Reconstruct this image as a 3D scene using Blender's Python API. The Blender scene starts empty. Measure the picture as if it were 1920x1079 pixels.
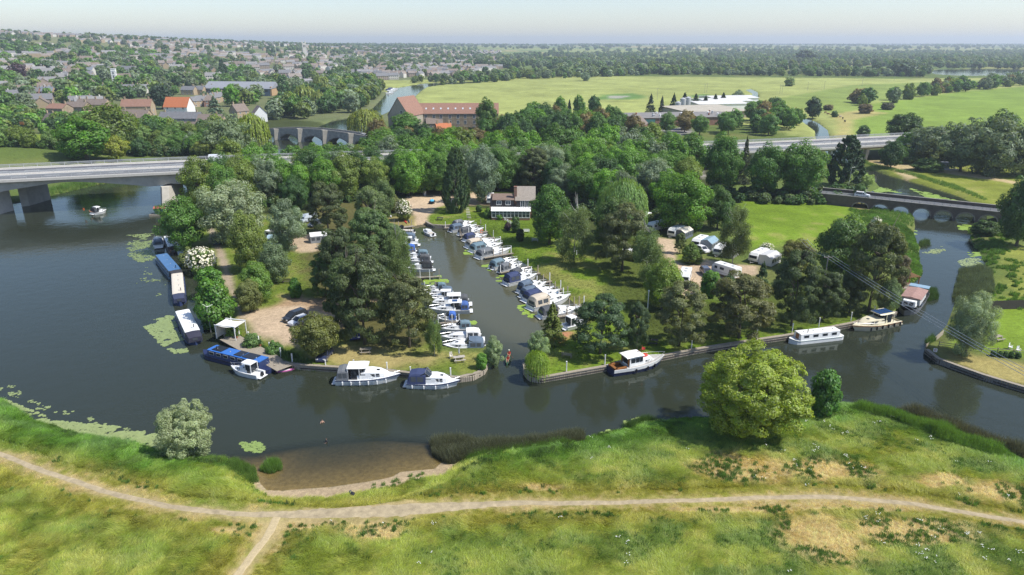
import bpy, bmesh, math, random
import numpy as np
from mathutils import Vector, Matrix
R = math.radians
random.seed(11)
RNG = np.random.default_rng(11)
SC = bpy.context.scene
COL = SC.collection

# ------------------------------------------------------------------ camera, world, sun, exposure
F, CX, CY, H0 = 1281.0, 960.0, 539.5, 50.0          # photograph: 1920 wide, ~24 mm lens, drone 50 m above the river
PITCH = R(19.7)
cam_d = bpy.data.cameras.new('camera'); cam = bpy.data.objects.new('camera', cam_d); COL.objects.link(cam)
cam.location = (0, 0, H0); cam.rotation_euler = (R(90) - PITCH, 0, 0)
cam_d.sensor_width = 36; cam_d.lens = 36 * F / 1920; cam_d.clip_start = 1; cam_d.clip_end = 30000
SC.camera = cam
SUN_EL, SUN_AZ = R(54), R(104)                        # azimuth from +Y (away from the camera) clockwise: sun stands to the right
W = bpy.data.worlds.new('World'); SC.world = W; W.use_nodes = True
wn = W.node_tree.nodes; wl = W.node_tree.links; wn.clear()
sky = wn.new('ShaderNodeTexSky'); sky.sky_type = 'NISHITA'; sky.sun_disc = False
sky.sun_elevation = SUN_EL; sky.sun_rotation = SUN_AZ
sky.altitude = 0; sky.air_density = 1.0; sky.dust_density = 0.6; sky.ozone_density = 1.5
bg = wn.new('ShaderNodeBackground'); bg.inputs['Strength'].default_value = 0.132
wo = wn.new('ShaderNodeOutputWorld'); tint = wn.new('ShaderNodeMix'); tint.data_type = 'RGBA'; tint.blend_type = 'MULTIPLY'; tint.inputs['Factor'].default_value = 1; tint.inputs['B'].default_value = (.975, .985, 1.08, 1)
wl.new(sky.outputs[0], tint.inputs['A']); wl.new(tint.outputs['Result'], bg.inputs[0]); wl.new(bg.outputs[0], wo.inputs[0])
sl = bpy.data.lights.new('sun', 'SUN'); sl.energy = 4.9; sl.angle = R(0.5); sl.color = (1, 0.96, 0.89)
sun = bpy.data.objects.new('sun', sl); COL.objects.link(sun)
sdir = Vector((math.sin(SUN_AZ) * math.cos(SUN_EL), math.cos(SUN_AZ) * math.cos(SUN_EL), math.sin(SUN_EL)))
sun.rotation_euler = sdir.to_track_quat('Z', 'Y').to_euler(); sun.location = (200, 0, 300)
SC.view_settings.view_transform = 'Standard'; SC.view_settings.look = 'None'
SC.view_settings.exposure = 0.3; SC.view_settings.gamma = 1.0; SC.view_settings.use_curve_mapping = False
SC.render.engine = 'CYCLES'
cy = SC.cycles
cy.use_denoising = True
try: cy.denoiser = 'OPENIMAGEDENOISE'; cy.denoising_input_passes = 'RGB_ALBEDO_NORMAL'; cy.denoising_prefilter = 'NONE'
except Exception: pass
cy.max_bounces = 5; cy.diffuse_bounces = 2; cy.glossy_bounces = 3; cy.transmission_bounces = 3
cy.transparent_max_bounces = 6; cy.volume_bounces = 0; cy.caustics_reflective = False; cy.caustics_refractive = False
cy.sample_clamp_indirect = 4.0; cy.sample_clamp_direct = 12; SC.render.filter_size = 1.2

# ------------------------------------------------------------------ photograph pixel -> place
SP, CP = math.sin(PITCH), math.cos(PITCH)
def ray(px, py):
    u = (px - CX) / F; v = -(py - CY) / F
    return Vector((u, CP + v * SP, -SP + v * CP))
def P(px, py, z=0.9):
    d = ray(px, py); t = (z - H0) / d.z
    return Vector((d.x * t, d.y * t, z))
def depth_at(p): return p.y * CP - (p.z - H0) * SP
def pxl(p):
    dp = depth_at(p); v = (p.y * SP + (p.z - H0) * CP) / dp
    return (CX + F * p.x / dp, CY - F * v)
def z_at(px, py, y):                                  # height at which pixel row py is seen at ground distance y
    d = ray(px, py); return H0 + d.z / d.y * y

# ------------------------------------------------------------------ numpy noise and polygon distance
def _hash(ix, iy, s):
    h = (ix.astype(np.int64) * 374761393 + iy.astype(np.int64) * 668265263 + s * 974711) & 0x7fffffff
    h = ((h ^ (h >> 13)) * 1274126177) & 0x7fffffff
    return ((h ^ (h >> 16)) & 0xffff) / 65535.0
def vnoise(x, y, s=0):
    x = np.asarray(x, float); y = np.asarray(y, float)
    ix = np.floor(x); iy = np.floor(y); fx = x - ix; fy = y - iy
    fx = fx * fx * (3 - 2 * fx); fy = fy * fy * (3 - 2 * fy)
    a = _hash(ix, iy, s); b = _hash(ix + 1, iy, s); c = _hash(ix, iy + 1, s); d = _hash(ix + 1, iy + 1, s)
    return (a * (1 - fx) + b * fx) * (1 - fy) + (c * (1 - fx) + d * fx) * fy
def fbm(x, y, s=0, o=4):
    t = 0; a = 0.5; n = 0
    for k in range(o):
        t = t + a * vnoise(x * 2 ** k, y * 2 ** k, s + k * 17); n += a; a *= 0.5
    return t / n
def sstep(a, b, x):
    t = np.clip((x - a) / (b - a), 0, 1); return t * t * (3 - 2 * t)
def seg_dist(x, y, pts, closed=True):
    pts = np.asarray(pts, float)[:, :2]; n = len(pts)
    best = np.full(x.shape, 1e18)
    for i in range(n if closed else n - 1):
        ax, ay = pts[i]; bx, by = pts[(i + 1) % n]
        dx, dy = bx - ax, by - ay; L = dx * dx + dy * dy + 1e-12
        t = np.clip(((x - ax) * dx + (y - ay) * dy) / L, 0, 1)
        best = np.minimum(best, (x - ax - t * dx) ** 2 + (y - ay - t * dy) ** 2)
    return np.sqrt(best)
def inside(x, y, pts):
    pts = np.asarray(pts, float)[:, :2]; n = len(pts); r = np.zeros(x.shape, bool)
    for i in range(n):
        ax, ay = pts[i]; bx, by = pts[(i + 1) % n]
        c = ((ay > y) != (by > y)) & (x < (bx - ax) * (y - ay) / (by - ay + 1e-15) + ax)
        r ^= c
    return r
def sdist(x, y, pts):                                 # positive inside
    d = seg_dist(x, y, pts); return np.where(inside(x, y, pts), d, -d)
def W2(pp, z=0.0): return [tuple(P(a, b, z)[:2]) for a, b in pp]

# ------------------------------------------------------------------ objects
def tag(o, label=None, cat=None, group=None, kind=None):
    if label: o['label'] = label
    if cat: o['category'] = cat
    if group: o['group'] = group
    if kind: o['kind'] = kind
    return o
def thing(name, label, cat, loc=(0, 0, 0), rz=0, group=None):
    o = bpy.data.objects.new(name, None); COL.objects.link(o); o.empty_display_size = 0.2
    o.location = loc; o.rotation_euler = (0, 0, rz)
    return tag(o, label, cat, group)
def link(name, me, parent=None, kind=None):
    o = bpy.data.objects.new(name, me); COL.objects.link(o)
    if parent is not None: o.parent = parent
    if kind: o['kind'] = kind
    return o
def mesh_np(name, V, Fq, mats=(), mi=None):           # fast mesh: V (n,3), Fq (m,3 or 4)
    V = np.asarray(V, np.float32); Fq = np.asarray(Fq, np.int32); k = Fq.shape[1]
    me = bpy.data.meshes.new(name)
    me.vertices.add(len(V)); me.vertices.foreach_set('co', V.ravel())
    me.loops.add(Fq.size); me.loops.foreach_set('vertex_index', Fq.ravel())
    me.polygons.add(len(Fq)); me.polygons.foreach_set('loop_start', np.arange(0, Fq.size, k, dtype=np.int32))
    try: me.polygons.foreach_set('loop_total', np.full(len(Fq), k, np.int32))
    except Exception: pass
    for m in mats: me.materials.append(m)
    if mi is not None: me.polygons.foreach_set('material_index', np.asarray(mi, np.int32))
    me.update(calc_edges=True)
    return me
def vcol(me, name, cols):
    a = me.color_attributes.new(name, 'FLOAT_COLOR', 'POINT')
    c = np.ones((len(me.vertices), 4), np.float32); c[:, :cols.shape[1]] = cols
    a.data.foreach_set('color', c.ravel())
class MB:
    def __init__(s): s.v = []; s.f = []; s.m = []; s.k = 0
    def add(s, vs, fs, k=None):
        b = len(s.v); s.v += [tuple(v) for v in vs]; s.f += [tuple(i + b for i in f) for f in fs]
        s.m += [s.k if k is None else k] * len(fs); return s
    def box(s, c, d, rz=0, k=None, taper=1.0):
        cx, cy_, cz = c; a, b, h = d[0] / 2, d[1] / 2, d[2] / 2; co, si = math.cos(rz), math.sin(rz); vs = []
        for z, t in ((-h, 1), (h, taper)):
            for x, y in ((-a, -b), (a, -b), (a, b), (-a, b)):
                x *= t; y *= t; vs.append((cx + x * co - y * si, cy_ + x * si + y * co, cz + z))
        return s.add(vs, [(3, 2, 1, 0), (4, 5, 6, 7), (0, 1, 5, 4), (1, 2, 6, 5), (2, 3, 7, 6), (3, 0, 4, 7)], k)
    def bar(s, p, q, w=0.05, h=None, k=None):         # square bar between two points
        p, q = Vector(p), Vector(q); d = (q - p).normalized(); h = h or w
        u = d.cross(Vector((0, 0, 1)));  u = Vector((1, 0, 0)) if u.length < 1e-4 else u.normalized(); n = u.cross(d)
        vs = [tuple(c + u * a * w / 2 + n * b * h / 2) for c in (p, q) for a, b in ((-1, -1), (1, -1), (1, 1), (-1, 1))]
        return s.add(vs, [(3, 2, 1, 0), (4, 5, 6, 7), (0, 1, 5, 4), (1, 2, 6, 5), (2, 3, 7, 6), (3, 0, 4, 7)], k)
    def tube(s, pts, rs, n=6, k=None, cap=True):
        if not hasattr(rs, '__len__'): rs = [rs] * len(pts)
        pts = [Vector(p) for p in pts]; vs = []; fs = []
        for i, p in enumerate(pts):
            d = (pts[min(i + 1, len(pts) - 1)] - pts[max(i - 1, 0)]).normalized()
            u = d.cross(Vector((0.02, 0.01, 1))); u = Vector((1, 0, 0)) if u.length < 1e-3 else u.normalized(); w = d.cross(u)
            for j in range(n):
                a = 2 * math.pi * j / n; vs.append(tuple(p + (u * math.cos(a) + w * math.sin(a)) * rs[i]))
        for i in range(len(pts) - 1):
            for j in range(n): fs.append((i * n + j, i * n + (j + 1) % n, (i + 1) * n + (j + 1) % n, (i + 1) * n + j))
        if cap: fs += [tuple(range(n - 1, -1, -1)), tuple(range((len(pts) - 1) * n, len(pts) * n))]
        return s.add(vs, fs, k)
    def loft(s, rings, closed=True, cap0=True, cap1=True, k=None):
        n = len(rings[0]); vs = [p for r in rings for p in r]; fs = []
        for i in range(len(rings) - 1):
            for j in range(n if closed else n - 1):
                fs.append((i * n + j, i * n + (j + 1) % n, (i + 1) * n + (j + 1) % n, (i + 1) * n + j))
        if cap0: fs.append(tuple(range(n - 1, -1, -1)))
        if cap1: fs.append(tuple(range((len(rings) - 1) * n, len(rings) * n)))
        return s.add(vs, fs, k)
    def extr(s, poly, y0, y1, k=None):                # xz profile extruded along y
        return s.loft([[(x, y0, z) for x, z in poly], [(x, y1, z) for x, z in poly]], k=k)
    def prism(s, poly, z0, z1, k=None):               # xy outline extruded along z
        return s.loft([[(x, y, z0) for x, y in poly], [(x, y, z1) for x, y in poly]], k=k)
    def quad(s, *p, k=None): return s.add(p, [tuple(range(len(p)))], k)
    def disc(s, c, r, n=8, k=None, ax='z', h=0.05):
        ring = [(r * math.cos(2 * math.pi * j / n), r * math.sin(2 * math.pi * j / n)) for j in range(n)]
        f = {'z': lambda a, b, t: (c[0] + a, c[1] + b, c[2] + t), 'y': lambda a, b, t: (c[0] + a, c[1] + t, c[2] + b), 'x': lambda a, b, t: (c[0] + t, c[1] + a, c[2] + b)}[ax]
        return s.loft([[f(a, b, -h / 2) for a, b in ring], [f(a, b, h / 2) for a, b in ring]], k=k)
    def ell(s, c, r, nu=8, nv=5, k=None):
        rings = []
        for i in range(1, nv):
            t = math.pi * i / nv
            rings.append([(c[0] + r[0] * math.sin(t) * math.cos(2 * math.pi * j / nu), c[1] + r[1] * math.sin(t) * math.sin(2 * math.pi * j / nu), c[2] - r[2] * math.cos(t)) for j in range(nu)])
        return s.loft(rings, k=k)
    def mesh(s, name, mats, smooth=False):
        me = bpy.data.meshes.new(name); me.from_pydata(s.v, [], s.f)
        mats = mats if isinstance(mats, (list, tuple)) else [mats]
        for m in mats: me.materials.append(m)
        if len(mats) > 1: me.polygons.foreach_set('material_index', np.asarray(s.m, np.int32))
        bm = bmesh.new(); bm.from_mesh(me); bmesh.ops.recalc_face_normals(bm, faces=bm.faces); bm.to_mesh(me); bm.free()
        if smooth: me.polygons.foreach_set('use_smooth', np.ones(len(me.polygons), bool))
        me.update(); return me
    def build(s, name, mats, parent=None, kind=None, smooth=False): return link(name, s.mesh(name, mats, smooth), parent, kind)

# ------------------------------------------------------------------ materials
_mc = {}
def mat(name, col, rough=0.6, var=0.12, scale=3.0, metal=0.0, bump=0.0, spec=0.4, coat=0.0):
    if name in _mc: return _mc[name]
    m = bpy.data.materials.new(name); m.use_nodes = True; nt = m.node_tree; b = nt.nodes['Principled BSDF']
    b.inputs['Roughness'].default_value = rough; b.inputs['Metallic'].default_value = metal
    b.inputs['Specular IOR Level'].default_value = spec; b.inputs['Coat Weight'].default_value = coat
    if var > 0:
        g = nt.nodes.new('ShaderNodeNewGeometry'); n = nt.nodes.new('ShaderNodeTexNoise'); n.inputs['Scale'].default_value = scale
        n.inputs['Detail'].default_value = 5; n.inputs['Roughness'].default_value = 0.7
        nt.links.new(g.outputs['Position'], n.inputs['Vector'])
        mp = nt.nodes.new('ShaderNodeMapRange'); mp.inputs['From Min'].default_value = 0.25; mp.inputs['From Max'].default_value = 0.75
        mp.inputs['To Min'].default_value = 1 - var; mp.inputs['To Max'].default_value = 1 + var * 0.6
        nt.links.new(n.outputs['Fac'], mp.inputs['Value'])
        mx = nt.nodes.new('ShaderNodeMix'); mx.data_type = 'RGBA'; mx.blend_type = 'MULTIPLY'; mx.inputs['Factor'].default_value = 1
        mx.inputs['A'].default_value = (*col, 1); nt.links.new(mp.outputs[0], mx.inputs['B']); nt.links.new(mx.outputs['Result'], b.inputs['Base Color'])
        if bump > 0:
            bp = nt.nodes.new('ShaderNodeBump'); bp.inputs['Strength'].default_value = bump; bp.inputs['Distance'].default_value = 0.05
            nt.links.new(n.outputs['Fac'], bp.inputs['Height']); nt.links.new(bp.outputs[0], b.inputs['Normal'])
    else: b.inputs['Base Color'].default_value = (*col, 1)
    _mc[name] = m; return m
def brickmat(name, c1, c2, mortar, sc=1.0, bw=0.5, rh=0.25, rough=0.85):
    m = bpy.data.materials.new(name); m.use_nodes = True; nt = m.node_tree; b = nt.nodes['Principled BSDF']; b.inputs['Roughness'].default_value = rough
    tc = nt.nodes.new('ShaderNodeTexCoord'); sp = nt.nodes.new('ShaderNodeSeparateXYZ'); cb = nt.nodes.new('ShaderNodeCombineXYZ'); ad = nt.nodes.new('ShaderNodeMath')
    nt.links.new(tc.outputs['Object'], sp.inputs[0]); nt.links.new(sp.outputs['X'], ad.inputs[0]); nt.links.new(sp.outputs['Y'], ad.inputs[1])
    nt.links.new(ad.outputs[0], cb.inputs['X']); nt.links.new(sp.outputs['Z'], cb.inputs['Y'])
    br = nt.nodes.new('ShaderNodeTexBrick'); br.inputs['Color1'].default_value = (*c1, 1); br.inputs['Color2'].default_value = (*c2, 1); br.inputs['Mortar'].default_value = (*mortar, 1)
    br.inputs['Scale'].default_value = sc; br.inputs['Brick Width'].default_value = bw; br.inputs['Row Height'].default_value = rh; br.inputs['Mortar Size'].default_value = 0.015
    nt.links.new(cb.outputs[0], br.inputs['Vector'])
    n = nt.nodes.new('ShaderNodeTexNoise'); n.inputs['Scale'].default_value = 0.6; n.inputs['Detail'].default_value = 6; nt.links.new(tc.outputs['Object'], n.inputs['Vector'])
    mp = nt.nodes.new('ShaderNodeMapRange'); mp.inputs['From Min'].default_value = .3; mp.inputs['From Max'].default_value = .7; mp.inputs['To Min'].default_value = 0.7; mp.inputs['To Max'].default_value = 1.15
    nt.links.new(n.outputs['Fac'], mp.inputs['Value'])
    mx = nt.nodes.new('ShaderNodeMix'); mx.data_type = 'RGBA'; mx.blend_type = 'MULTIPLY'; mx.inputs['Factor'].default_value = 1
    nt.links.new(br.outputs['Color'], mx.inputs['A']); nt.links.new(mp.outputs[0], mx.inputs['B']); nt.links.new(mx.outputs['Result'], b.inputs['Base Color'])
    return m
def objcol(name, rough=0.5, coat=0.0, var=0.1):       # takes the object's own paint colour
    m = mat(name, (1, 1, 1), rough, var, 2.0, coat=coat); nt = m.node_tree
    oi = nt.nodes.new('ShaderNodeObjectInfo')
    mx = [n for n in nt.nodes if n.type == 'MIX'][0]; nt.links.new(oi.outputs['Color'], mx.inputs['A']); return m
M_WHITE = mat('white_gelcoat', (.74, .75, .74), .3, .1, 1.5)
M_WPAINT = mat('white_paint', (.78, .78, .75), .5, .1, 2)
M_CREAM = mat('cream_gelcoat', (.68, .62, .45), .35, .08, 1.5)
M_GLASS = mat('dark_glass', (.025, .03, .035), .08, 0, spec=.6)
M_STEEL = mat('steel', (.55, .56, .57), .3, .05, 5, metal=.7)
M_GALV = mat('galvanised', (.46, .47, .47), .5, .12, 2, metal=.3)
M_RUBBER = mat('rubber', (.02, .02, .022), .7, 0)
M_WOOD = mat('weathered_wood', (.3, .26, .2), .85, .3, 4, bump=.3)
M_DWOOD = mat('dark_wood', (.07, .06, .05), .85, .3, 4)
M_VARN = mat('varnished_wood', (.26, .11, .035), .4, .2, 4)
M_BLACK = mat('black_paint', (.018, .018, .022), .4, 0)
M_NAVY = mat('navy_paint', (.02, .03, .085), .4, .1, 2)
M_CONC = mat('concrete', (.52, .49, .43), .85, .22, .7, bump=.2)
M_DCONC = mat('shuttered_concrete', (.47, .45, .40), .85, .25, .5, bump=.2)
M_ASPH = mat('asphalt', (.115, .115, .12), .85, .12, 1.2)
M_LINE = mat('road_paint', (.75, .75, .72), .6, .15, 3)
M_SLATE = mat('slate_roof', (.17, .17, .175), .7, .25, .9)
M_BROWNT = mat('brown_tiles', (.2, .158, .13), .8, .3, 1.1)
M_REDT = mat('red_tiles', (.27, .15, .105), .8, .25, 1.1)
M_ORANGET = mat('orange_tiles', (.45, .15, .06), .8, .15, 1.1)
M_STONEB = mat('buff_brick', (.4, .31, .2), .85, .2, 1.5)
M_RENDER = mat('pale_render', (.6, .57, .5), .8, .12, 1)
M_WIN = mat('window_glass', (.06, .075, .09), .12, 0, spec=.6)
M_OBJ = objcol('coloured_paint', .35)
M_CANVAS = objcol('canvas', .8)
# ------------------------------------------------------------------ the lie of the land
RIVER = W2([(-900, 640), (-300, 715), (0, 752), (60, 792), (110, 806), (170, 824), (260, 838), (310, 852), (370, 858), (425, 862), (445, 872), (480, 890), (488, 908), (500, 920),
    (530, 921), (560, 918), (620, 914), (690, 904), (735, 895), (750, 886), (815, 880), (828, 868), (900, 850), (960, 842), (1090, 826), (1130, 818), (1170, 810), (1210, 800),
    (1250, 792), (1310, 788), (1400, 785), (1510, 772), (1570, 762), (1610, 766), (1680, 780), (1740, 803), (1830, 832), (1880, 852), (1930, 872), (2300, 1000),
    (2300, 850), (1930, 738), (1850, 714), (1760, 682), (1738, 664), (1733, 655), (1775, 610), (1790, 570), (1835, 520), (1850, 495), (1838, 478), (1822, 448), (1818, 430), (1850, 419),
    (1850, 392), (1790, 366), (1720, 345), (1660, 328), (1625, 316), (1585, 298), (1556, 262), (1552, 245), (1535, 232), (1522, 226), (1508, 222), (1498, 224), (1512, 234), (1528, 246), (1530, 262), (1560, 300),
    (1605, 322), (1640, 340), (1650, 352), (1625, 364), (1618, 378), (1640, 392), (1714, 407), (1716, 425), (1712, 445), (1726, 464), (1719, 483), (1731, 510), (1717, 526), (1702, 545), (1690, 580), (1677, 592),
    (1600, 612), (1475, 636), (1380, 650), (1300, 663), (1240, 675), (1145, 693), (1010, 717), (995, 714), (985, 702), (985, 690), (1000, 668), (1005, 645), (1040, 625), (1080, 618), (1104, 602),
    (1092, 585), (1062, 555), (1032, 528), (992, 500), (965, 484), (946, 467), (926, 448), (911, 434), (896, 426), (880, 424), (833, 428), (815, 428), (805, 425), (800, 421), (779, 423), (772, 431), (722, 437),
    (728, 462), (752, 490), (768, 520), (785, 545), (795, 570), (800, 590), (812, 610), (825, 632), (830, 655), (850, 659), (905, 659), (914, 650), (926, 655), (930, 672), (912, 690), (905, 702), (885, 713),
    (850, 717), (760, 706), (640, 697), (560, 692), (538, 688), (505, 655), (455, 632), (440, 615), (415, 590), (395, 560), (375, 525), (362, 490), (345, 470), (325, 440), (305, 420), (306, 398), (335, 386), (378, 368), (410, 346), (440, 328),
    (480, 308), (520, 296), (600, 292), (650, 280), (665, 268), (675, 255), (690, 238), (712, 218), (745, 202), (772, 187), (788, 172), (800, 164), (830, 160), (900, 156),
    (900, 153), (830, 155), (795, 157), (770, 161), (740, 166), (728, 172), (718, 184), (700, 203), (660, 221), (622, 228), (592, 240), (568, 243), (512, 256), (498, 268), (470, 288), (440, 303), (400, 320), (300, 331), (185, 346), (90, 369), (0, 386), (-300, 402), (-900, 430)])
LAKE = W2([(1738, 133), (1770, 130.5), (1850, 129.5), (1925, 131), (2150, 132), (2150, 145), (1925, 143.5), (1860, 143), (1800, 143), (1755, 140)])
LAKE2 = W2([(1560, 120.5), (1665, 121), (1667, 124), (1560, 122.5)])
STREAM = W2([(1372, 193), (1398, 187), (1409, 182), (1411, 176), (1398, 169), (1407, 167), (1421, 174), (1421, 184), (1404, 191), (1380, 197)])
WATERS = [RIVER, LAKE, LAKE2, STREAM]
QUAYS = [W2([(538, 688), (560, 692), (640, 697), (760, 706), (850, 717), (885, 713), (905, 702), (912, 690)]),
         W2([(985, 690), (985, 702), (995, 714), (1010, 717), (1145, 693), (1240, 675), (1300, 663), (1380, 650), (1475, 636), (1600, 612), (1677, 592)]),
         W2([(1738, 664), (1760, 682), (1850, 714), (1930, 738), (2300, 850)]),
         W2([(800, 421), (805, 425), (815, 428), (833, 428), (880, 424)]),
         W2([(830, 655), (850, 659), (905, 659)])]
SHALLOW = P(668, 886, 0)
MIDR = np.array(sorted(W2([(-900, 540), (-300, 560), (0, 610), (250, 700), (420, 790), (520, 790), (700, 775), (900, 770), (1100, 755), (1300, 725), (1500, 705), (1700, 710), (1850, 770), (2300, 900)])))
def farside(x, y): return y - np.interp(x, MIDR[:, 0], MIDR[:, 1])   # metres beyond the middle of the river
AZ = [-60, -40, -37, -27, -15, 0, 15, 37, 60]
H_S = [90, 84, 80, 62, 34, 26, 24, 22, 22]
H_A = [430, 430, 430, 460, 560, 1500, 2200, 2600, 2600]
H_B = [2700, 2700, 2700, 2900, 3400, 6000, 7000, 7500, 7500]
def land(x, y):
    D = np.hypot(x, y); az = np.degrees(np.arctan2(x, np.maximum(y, 1)))
    S = np.interp(az, AZ, H_S); a = np.interp(az, AZ, H_A); b = np.interp(az, AZ, H_B)
    z = 0.9 + S * sstep(0, 1, (D - a) / (b - a))
    z = z + np.where(D > 2200, (fbm(x / 900, y / 900, 5, 3) - .5) * 14 * sstep(2200, 4500, D), 0)
    near = sstep(2, -12, farside(x, y))
    z = z + near * (0.5 + 0.5 * fbm(x / 9, y / 9, 3, 3))
    mound = np.exp(-((x + 215) ** 2 / 40 ** 2 + (y - 290) ** 2 / 22 ** 2)) * 7.5      # grassy mound beyond the road bridge
    return z + mound + (fbm(x / 14, y / 14, 9, 3) - .5) * 0.25
def wdist(x, y):
    d = None
    for w in WATERS:
        k = sdist(x, y, w); d = k if d is None else np.maximum(d, k)
    return d
def hgt(x, y, full=False):
    x = np.asarray(x, float); y = np.asarray(y, float)
    L = land(x, y); d = wdist(x, y)
    q = np.full(x.shape, 1e9)
    for pl in QUAYS: q = np.minimum(q, seg_dist(x, y, pl, False))
    hard = q < 5.0
    s1 = np.where(hard, 4.0, 0.42)
    rs = np.hypot((x - SHALLOW.x) / 12.2, (y - SHALLOW.y) / 8)
    s2 = 0.5 - 0.435 * sstep(1.9, .9, rs)
    s1 = s1 * (1 - 0.72 * sstep(1.35, .9, rs))
    z = np.where(d < 0, np.minimum(L, -d * s1), -np.minimum(1.6, d * np.where(hard, 2.5, s2)))
    return (z, d, rs) if full else z
def H1(x, y): return float(hgt(np.array([x]), np.array([y]))[0])
def G(px, py):                                         # pixel -> point on the ground
    d = ray(px, py); t = np.geomspace(40, 9000, 420)
    z = H0 + d.z * t; g = np.maximum(hgt(d.x * t, d.y * t), 0)
    i = np.argmax(z < g)
    if z[i] >= g[i]: i = len(t) - 1
    t0, t1 = t[max(i - 1, 0)], t[i]
    for _ in range(2):
        s = np.linspace(t0, t1, 12); z = H0 + d.z * s; g = np.maximum(hgt(d.x * s, d.y * s), 0); j = max(np.argmax(z < g), 1); t0, t1 = s[j - 1], s[j]
    return Vector((d.x * t1, d.y * t1, max(H1(d.x * t1, d.y * t1), 0)))

# ------------------------------------------------------------------ colours of the ground cover
PATHPTS = [(-500, 690), (-250, 770), (-60, 838), (0, 852), (90, 888), (200, 925), (320, 955), (440, 968), (600, 966), (720, 962), (850, 952), (980, 945), (1150, 945), (1300, 942), (1420, 935), (1560, 933), (1680, 941), (1800, 960), (1940, 984), (2150, 1030), (2500, 1120)]
PATH = W2(PATHPTS, 1.5)
PATH2 = W2([(520, 968), (505, 1000), (475, 1040), (440, 1085), (400, 1130)], 1.6)
DRY = [(1395, 880, 150, 34), (1560, 885, 130, 26), (1760, 905, 90, 18), (1870, 925, 90, 25), (1700, 1000, 170, 30), (1540, 1010, 110, 55), (700, 1000, 80, 25), (1010, 915, 60, 8), (560, 985, 120, 14), (1600, 950, 300, 14), (420, 1000, 60, 10), (740, 950, 200, 12), (1380, 960, 200, 12)]
DRYW = [(P(a, b, 1.5), c / F * depth_at(P(a, b, 1.5)), e) for a, b, c, e in DRY]
def rgb(*c): return np.array(c)
def mixc(c, k, f): return c + (np.asarray(k) - c) * np.clip(f, 0, 1)[:, None]
def meadow(x, y):                                      # long grass of the near bank: lush, yellowing, straw
    n1 = fbm(x / 16, y / 11, 21, 3); n2 = fbm(x / 3.2, y / 2.2, 31, 3)
    wx = x + 3.0 * fbm(x / 7, y / 7, 41, 2); wy = y + 3.0 * fbm(x / 7, y / 7, 47, 2)
    n3 = fbm(wx / 0.9 + wy / 4, wy / 0.7, 51, 3)
    c = np.tile(rgb(.20, .235, .045), (len(x), 1))
    c = mixc(c, (.30, .295, .085), sstep(.45, .72, n3 * .6 + n1 * .4) * .85)
    rgt = sstep(-45, 30, x)
    weeds = sstep(.50 - .05 * rgt, .62, n2 * .65 + n1 * .35) * (.15 + .45 * rgt) * sstep(88, 78, y)
    c = mixc(c, (.075, .135, .03), weeds)
    c = mixc(c, (.09, .16, .035), sstep(.52, .7, fbm(x / 6, y / 5, 61, 3)) * .3 * (1 - rgt))
    dry = np.zeros(len(x))
    for p, rx, ey in DRYW:
        ry = ey / F * depth_at(p) / 0.52
        dry = np.maximum(dry, 1 - np.hypot((x - p.x) / rx, (y - p.y) / ry) * .8)
    dp = np.minimum(seg_dist(x, y, PATH, False), seg_dist(x, y, PATH2, False))
    dry = np.maximum(dry, (1 - dp / 4.5) * .62)
    f = sstep(.30, .62, dry * .75 + n3 * .28 + n2 * .22 - .12)
    c = mixc(c, (.44, .345, .19), f * .9)
    c = mixc(c, (.25, .21, .05), sstep(2.6, .8, np.abs(dp - 2.2)) * .45 * (1 - f))
    bank = sstep(9.5, 2.5, -wdist(x, y) + (n2 - .5) * 6) * sstep(1.15, 1.8, np.hypot((x - SHALLOW.x) / 12.2, (y - SHALLOW.y) / 8))
    c = mixc(c, (.085, .18, .028), bank * .85)
    c = mixc(c, (.07, .12, .04), bank * sstep(.5, .6, n2) * .6)
    return c, f, dp, bank
AREAS = []                                             # (outline, colour, edge softness in m, patchiness)
def area(pts, col, soft=1.5, patch=.5, z=.9): AREAS.append((W2(pts, z), col, soft, patch))
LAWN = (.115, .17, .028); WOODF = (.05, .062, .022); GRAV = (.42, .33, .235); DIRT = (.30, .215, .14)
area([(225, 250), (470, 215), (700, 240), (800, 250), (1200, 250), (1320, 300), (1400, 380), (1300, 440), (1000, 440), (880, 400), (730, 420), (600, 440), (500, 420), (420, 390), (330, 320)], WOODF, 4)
area([(300, 400), (420, 380), (560, 420), (720, 420), (720, 440), (800, 600), (830, 660), (905, 665), (905, 700), (560, 690), (400, 600), (330, 470)], (.125, .165, .035), 1, .9)
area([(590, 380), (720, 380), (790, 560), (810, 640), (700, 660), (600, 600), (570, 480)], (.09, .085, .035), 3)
area([(790, 380), (1000, 400), (1300, 560), (1700, 580), (1480, 640), (1000, 715), (1000, 640), (1090, 590), (930, 450), (800, 420)], LAWN, 1, .6)
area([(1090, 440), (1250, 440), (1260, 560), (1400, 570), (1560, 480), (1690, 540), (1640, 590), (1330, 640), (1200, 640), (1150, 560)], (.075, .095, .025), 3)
area([(560, 655), (600, 640), (700, 655), (850, 668), (800, 690), (640, 690)], (.30, .25, .12), 3, .9)
area([(720, 560), (600, 560), (540, 560), (470, 590), (600, 650)], DIRT, 2.5)
area([(540, 440), (590, 440), (600, 470), (565, 475), (540, 470)], GRAV, 1)
area([(450, 590), (480, 580), (560, 575), (640, 600), (620, 620), (560, 655), (520, 640), (470, 625)], GRAV, 1.2)
area([(388, 425), (400, 425), (425, 480), (440, 540), (470, 590), (455, 598), (425, 540), (405, 480)], (.33, .27, .2), .8)
area([(770, 360), (830, 355), (860, 375), (815, 392), (805, 405), (798, 425), (776, 425), (775, 395), (755, 385)], GRAV, .8)
area([(860, 355), (930, 370), (925, 385), (880, 385)], GRAV, 1)
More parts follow.
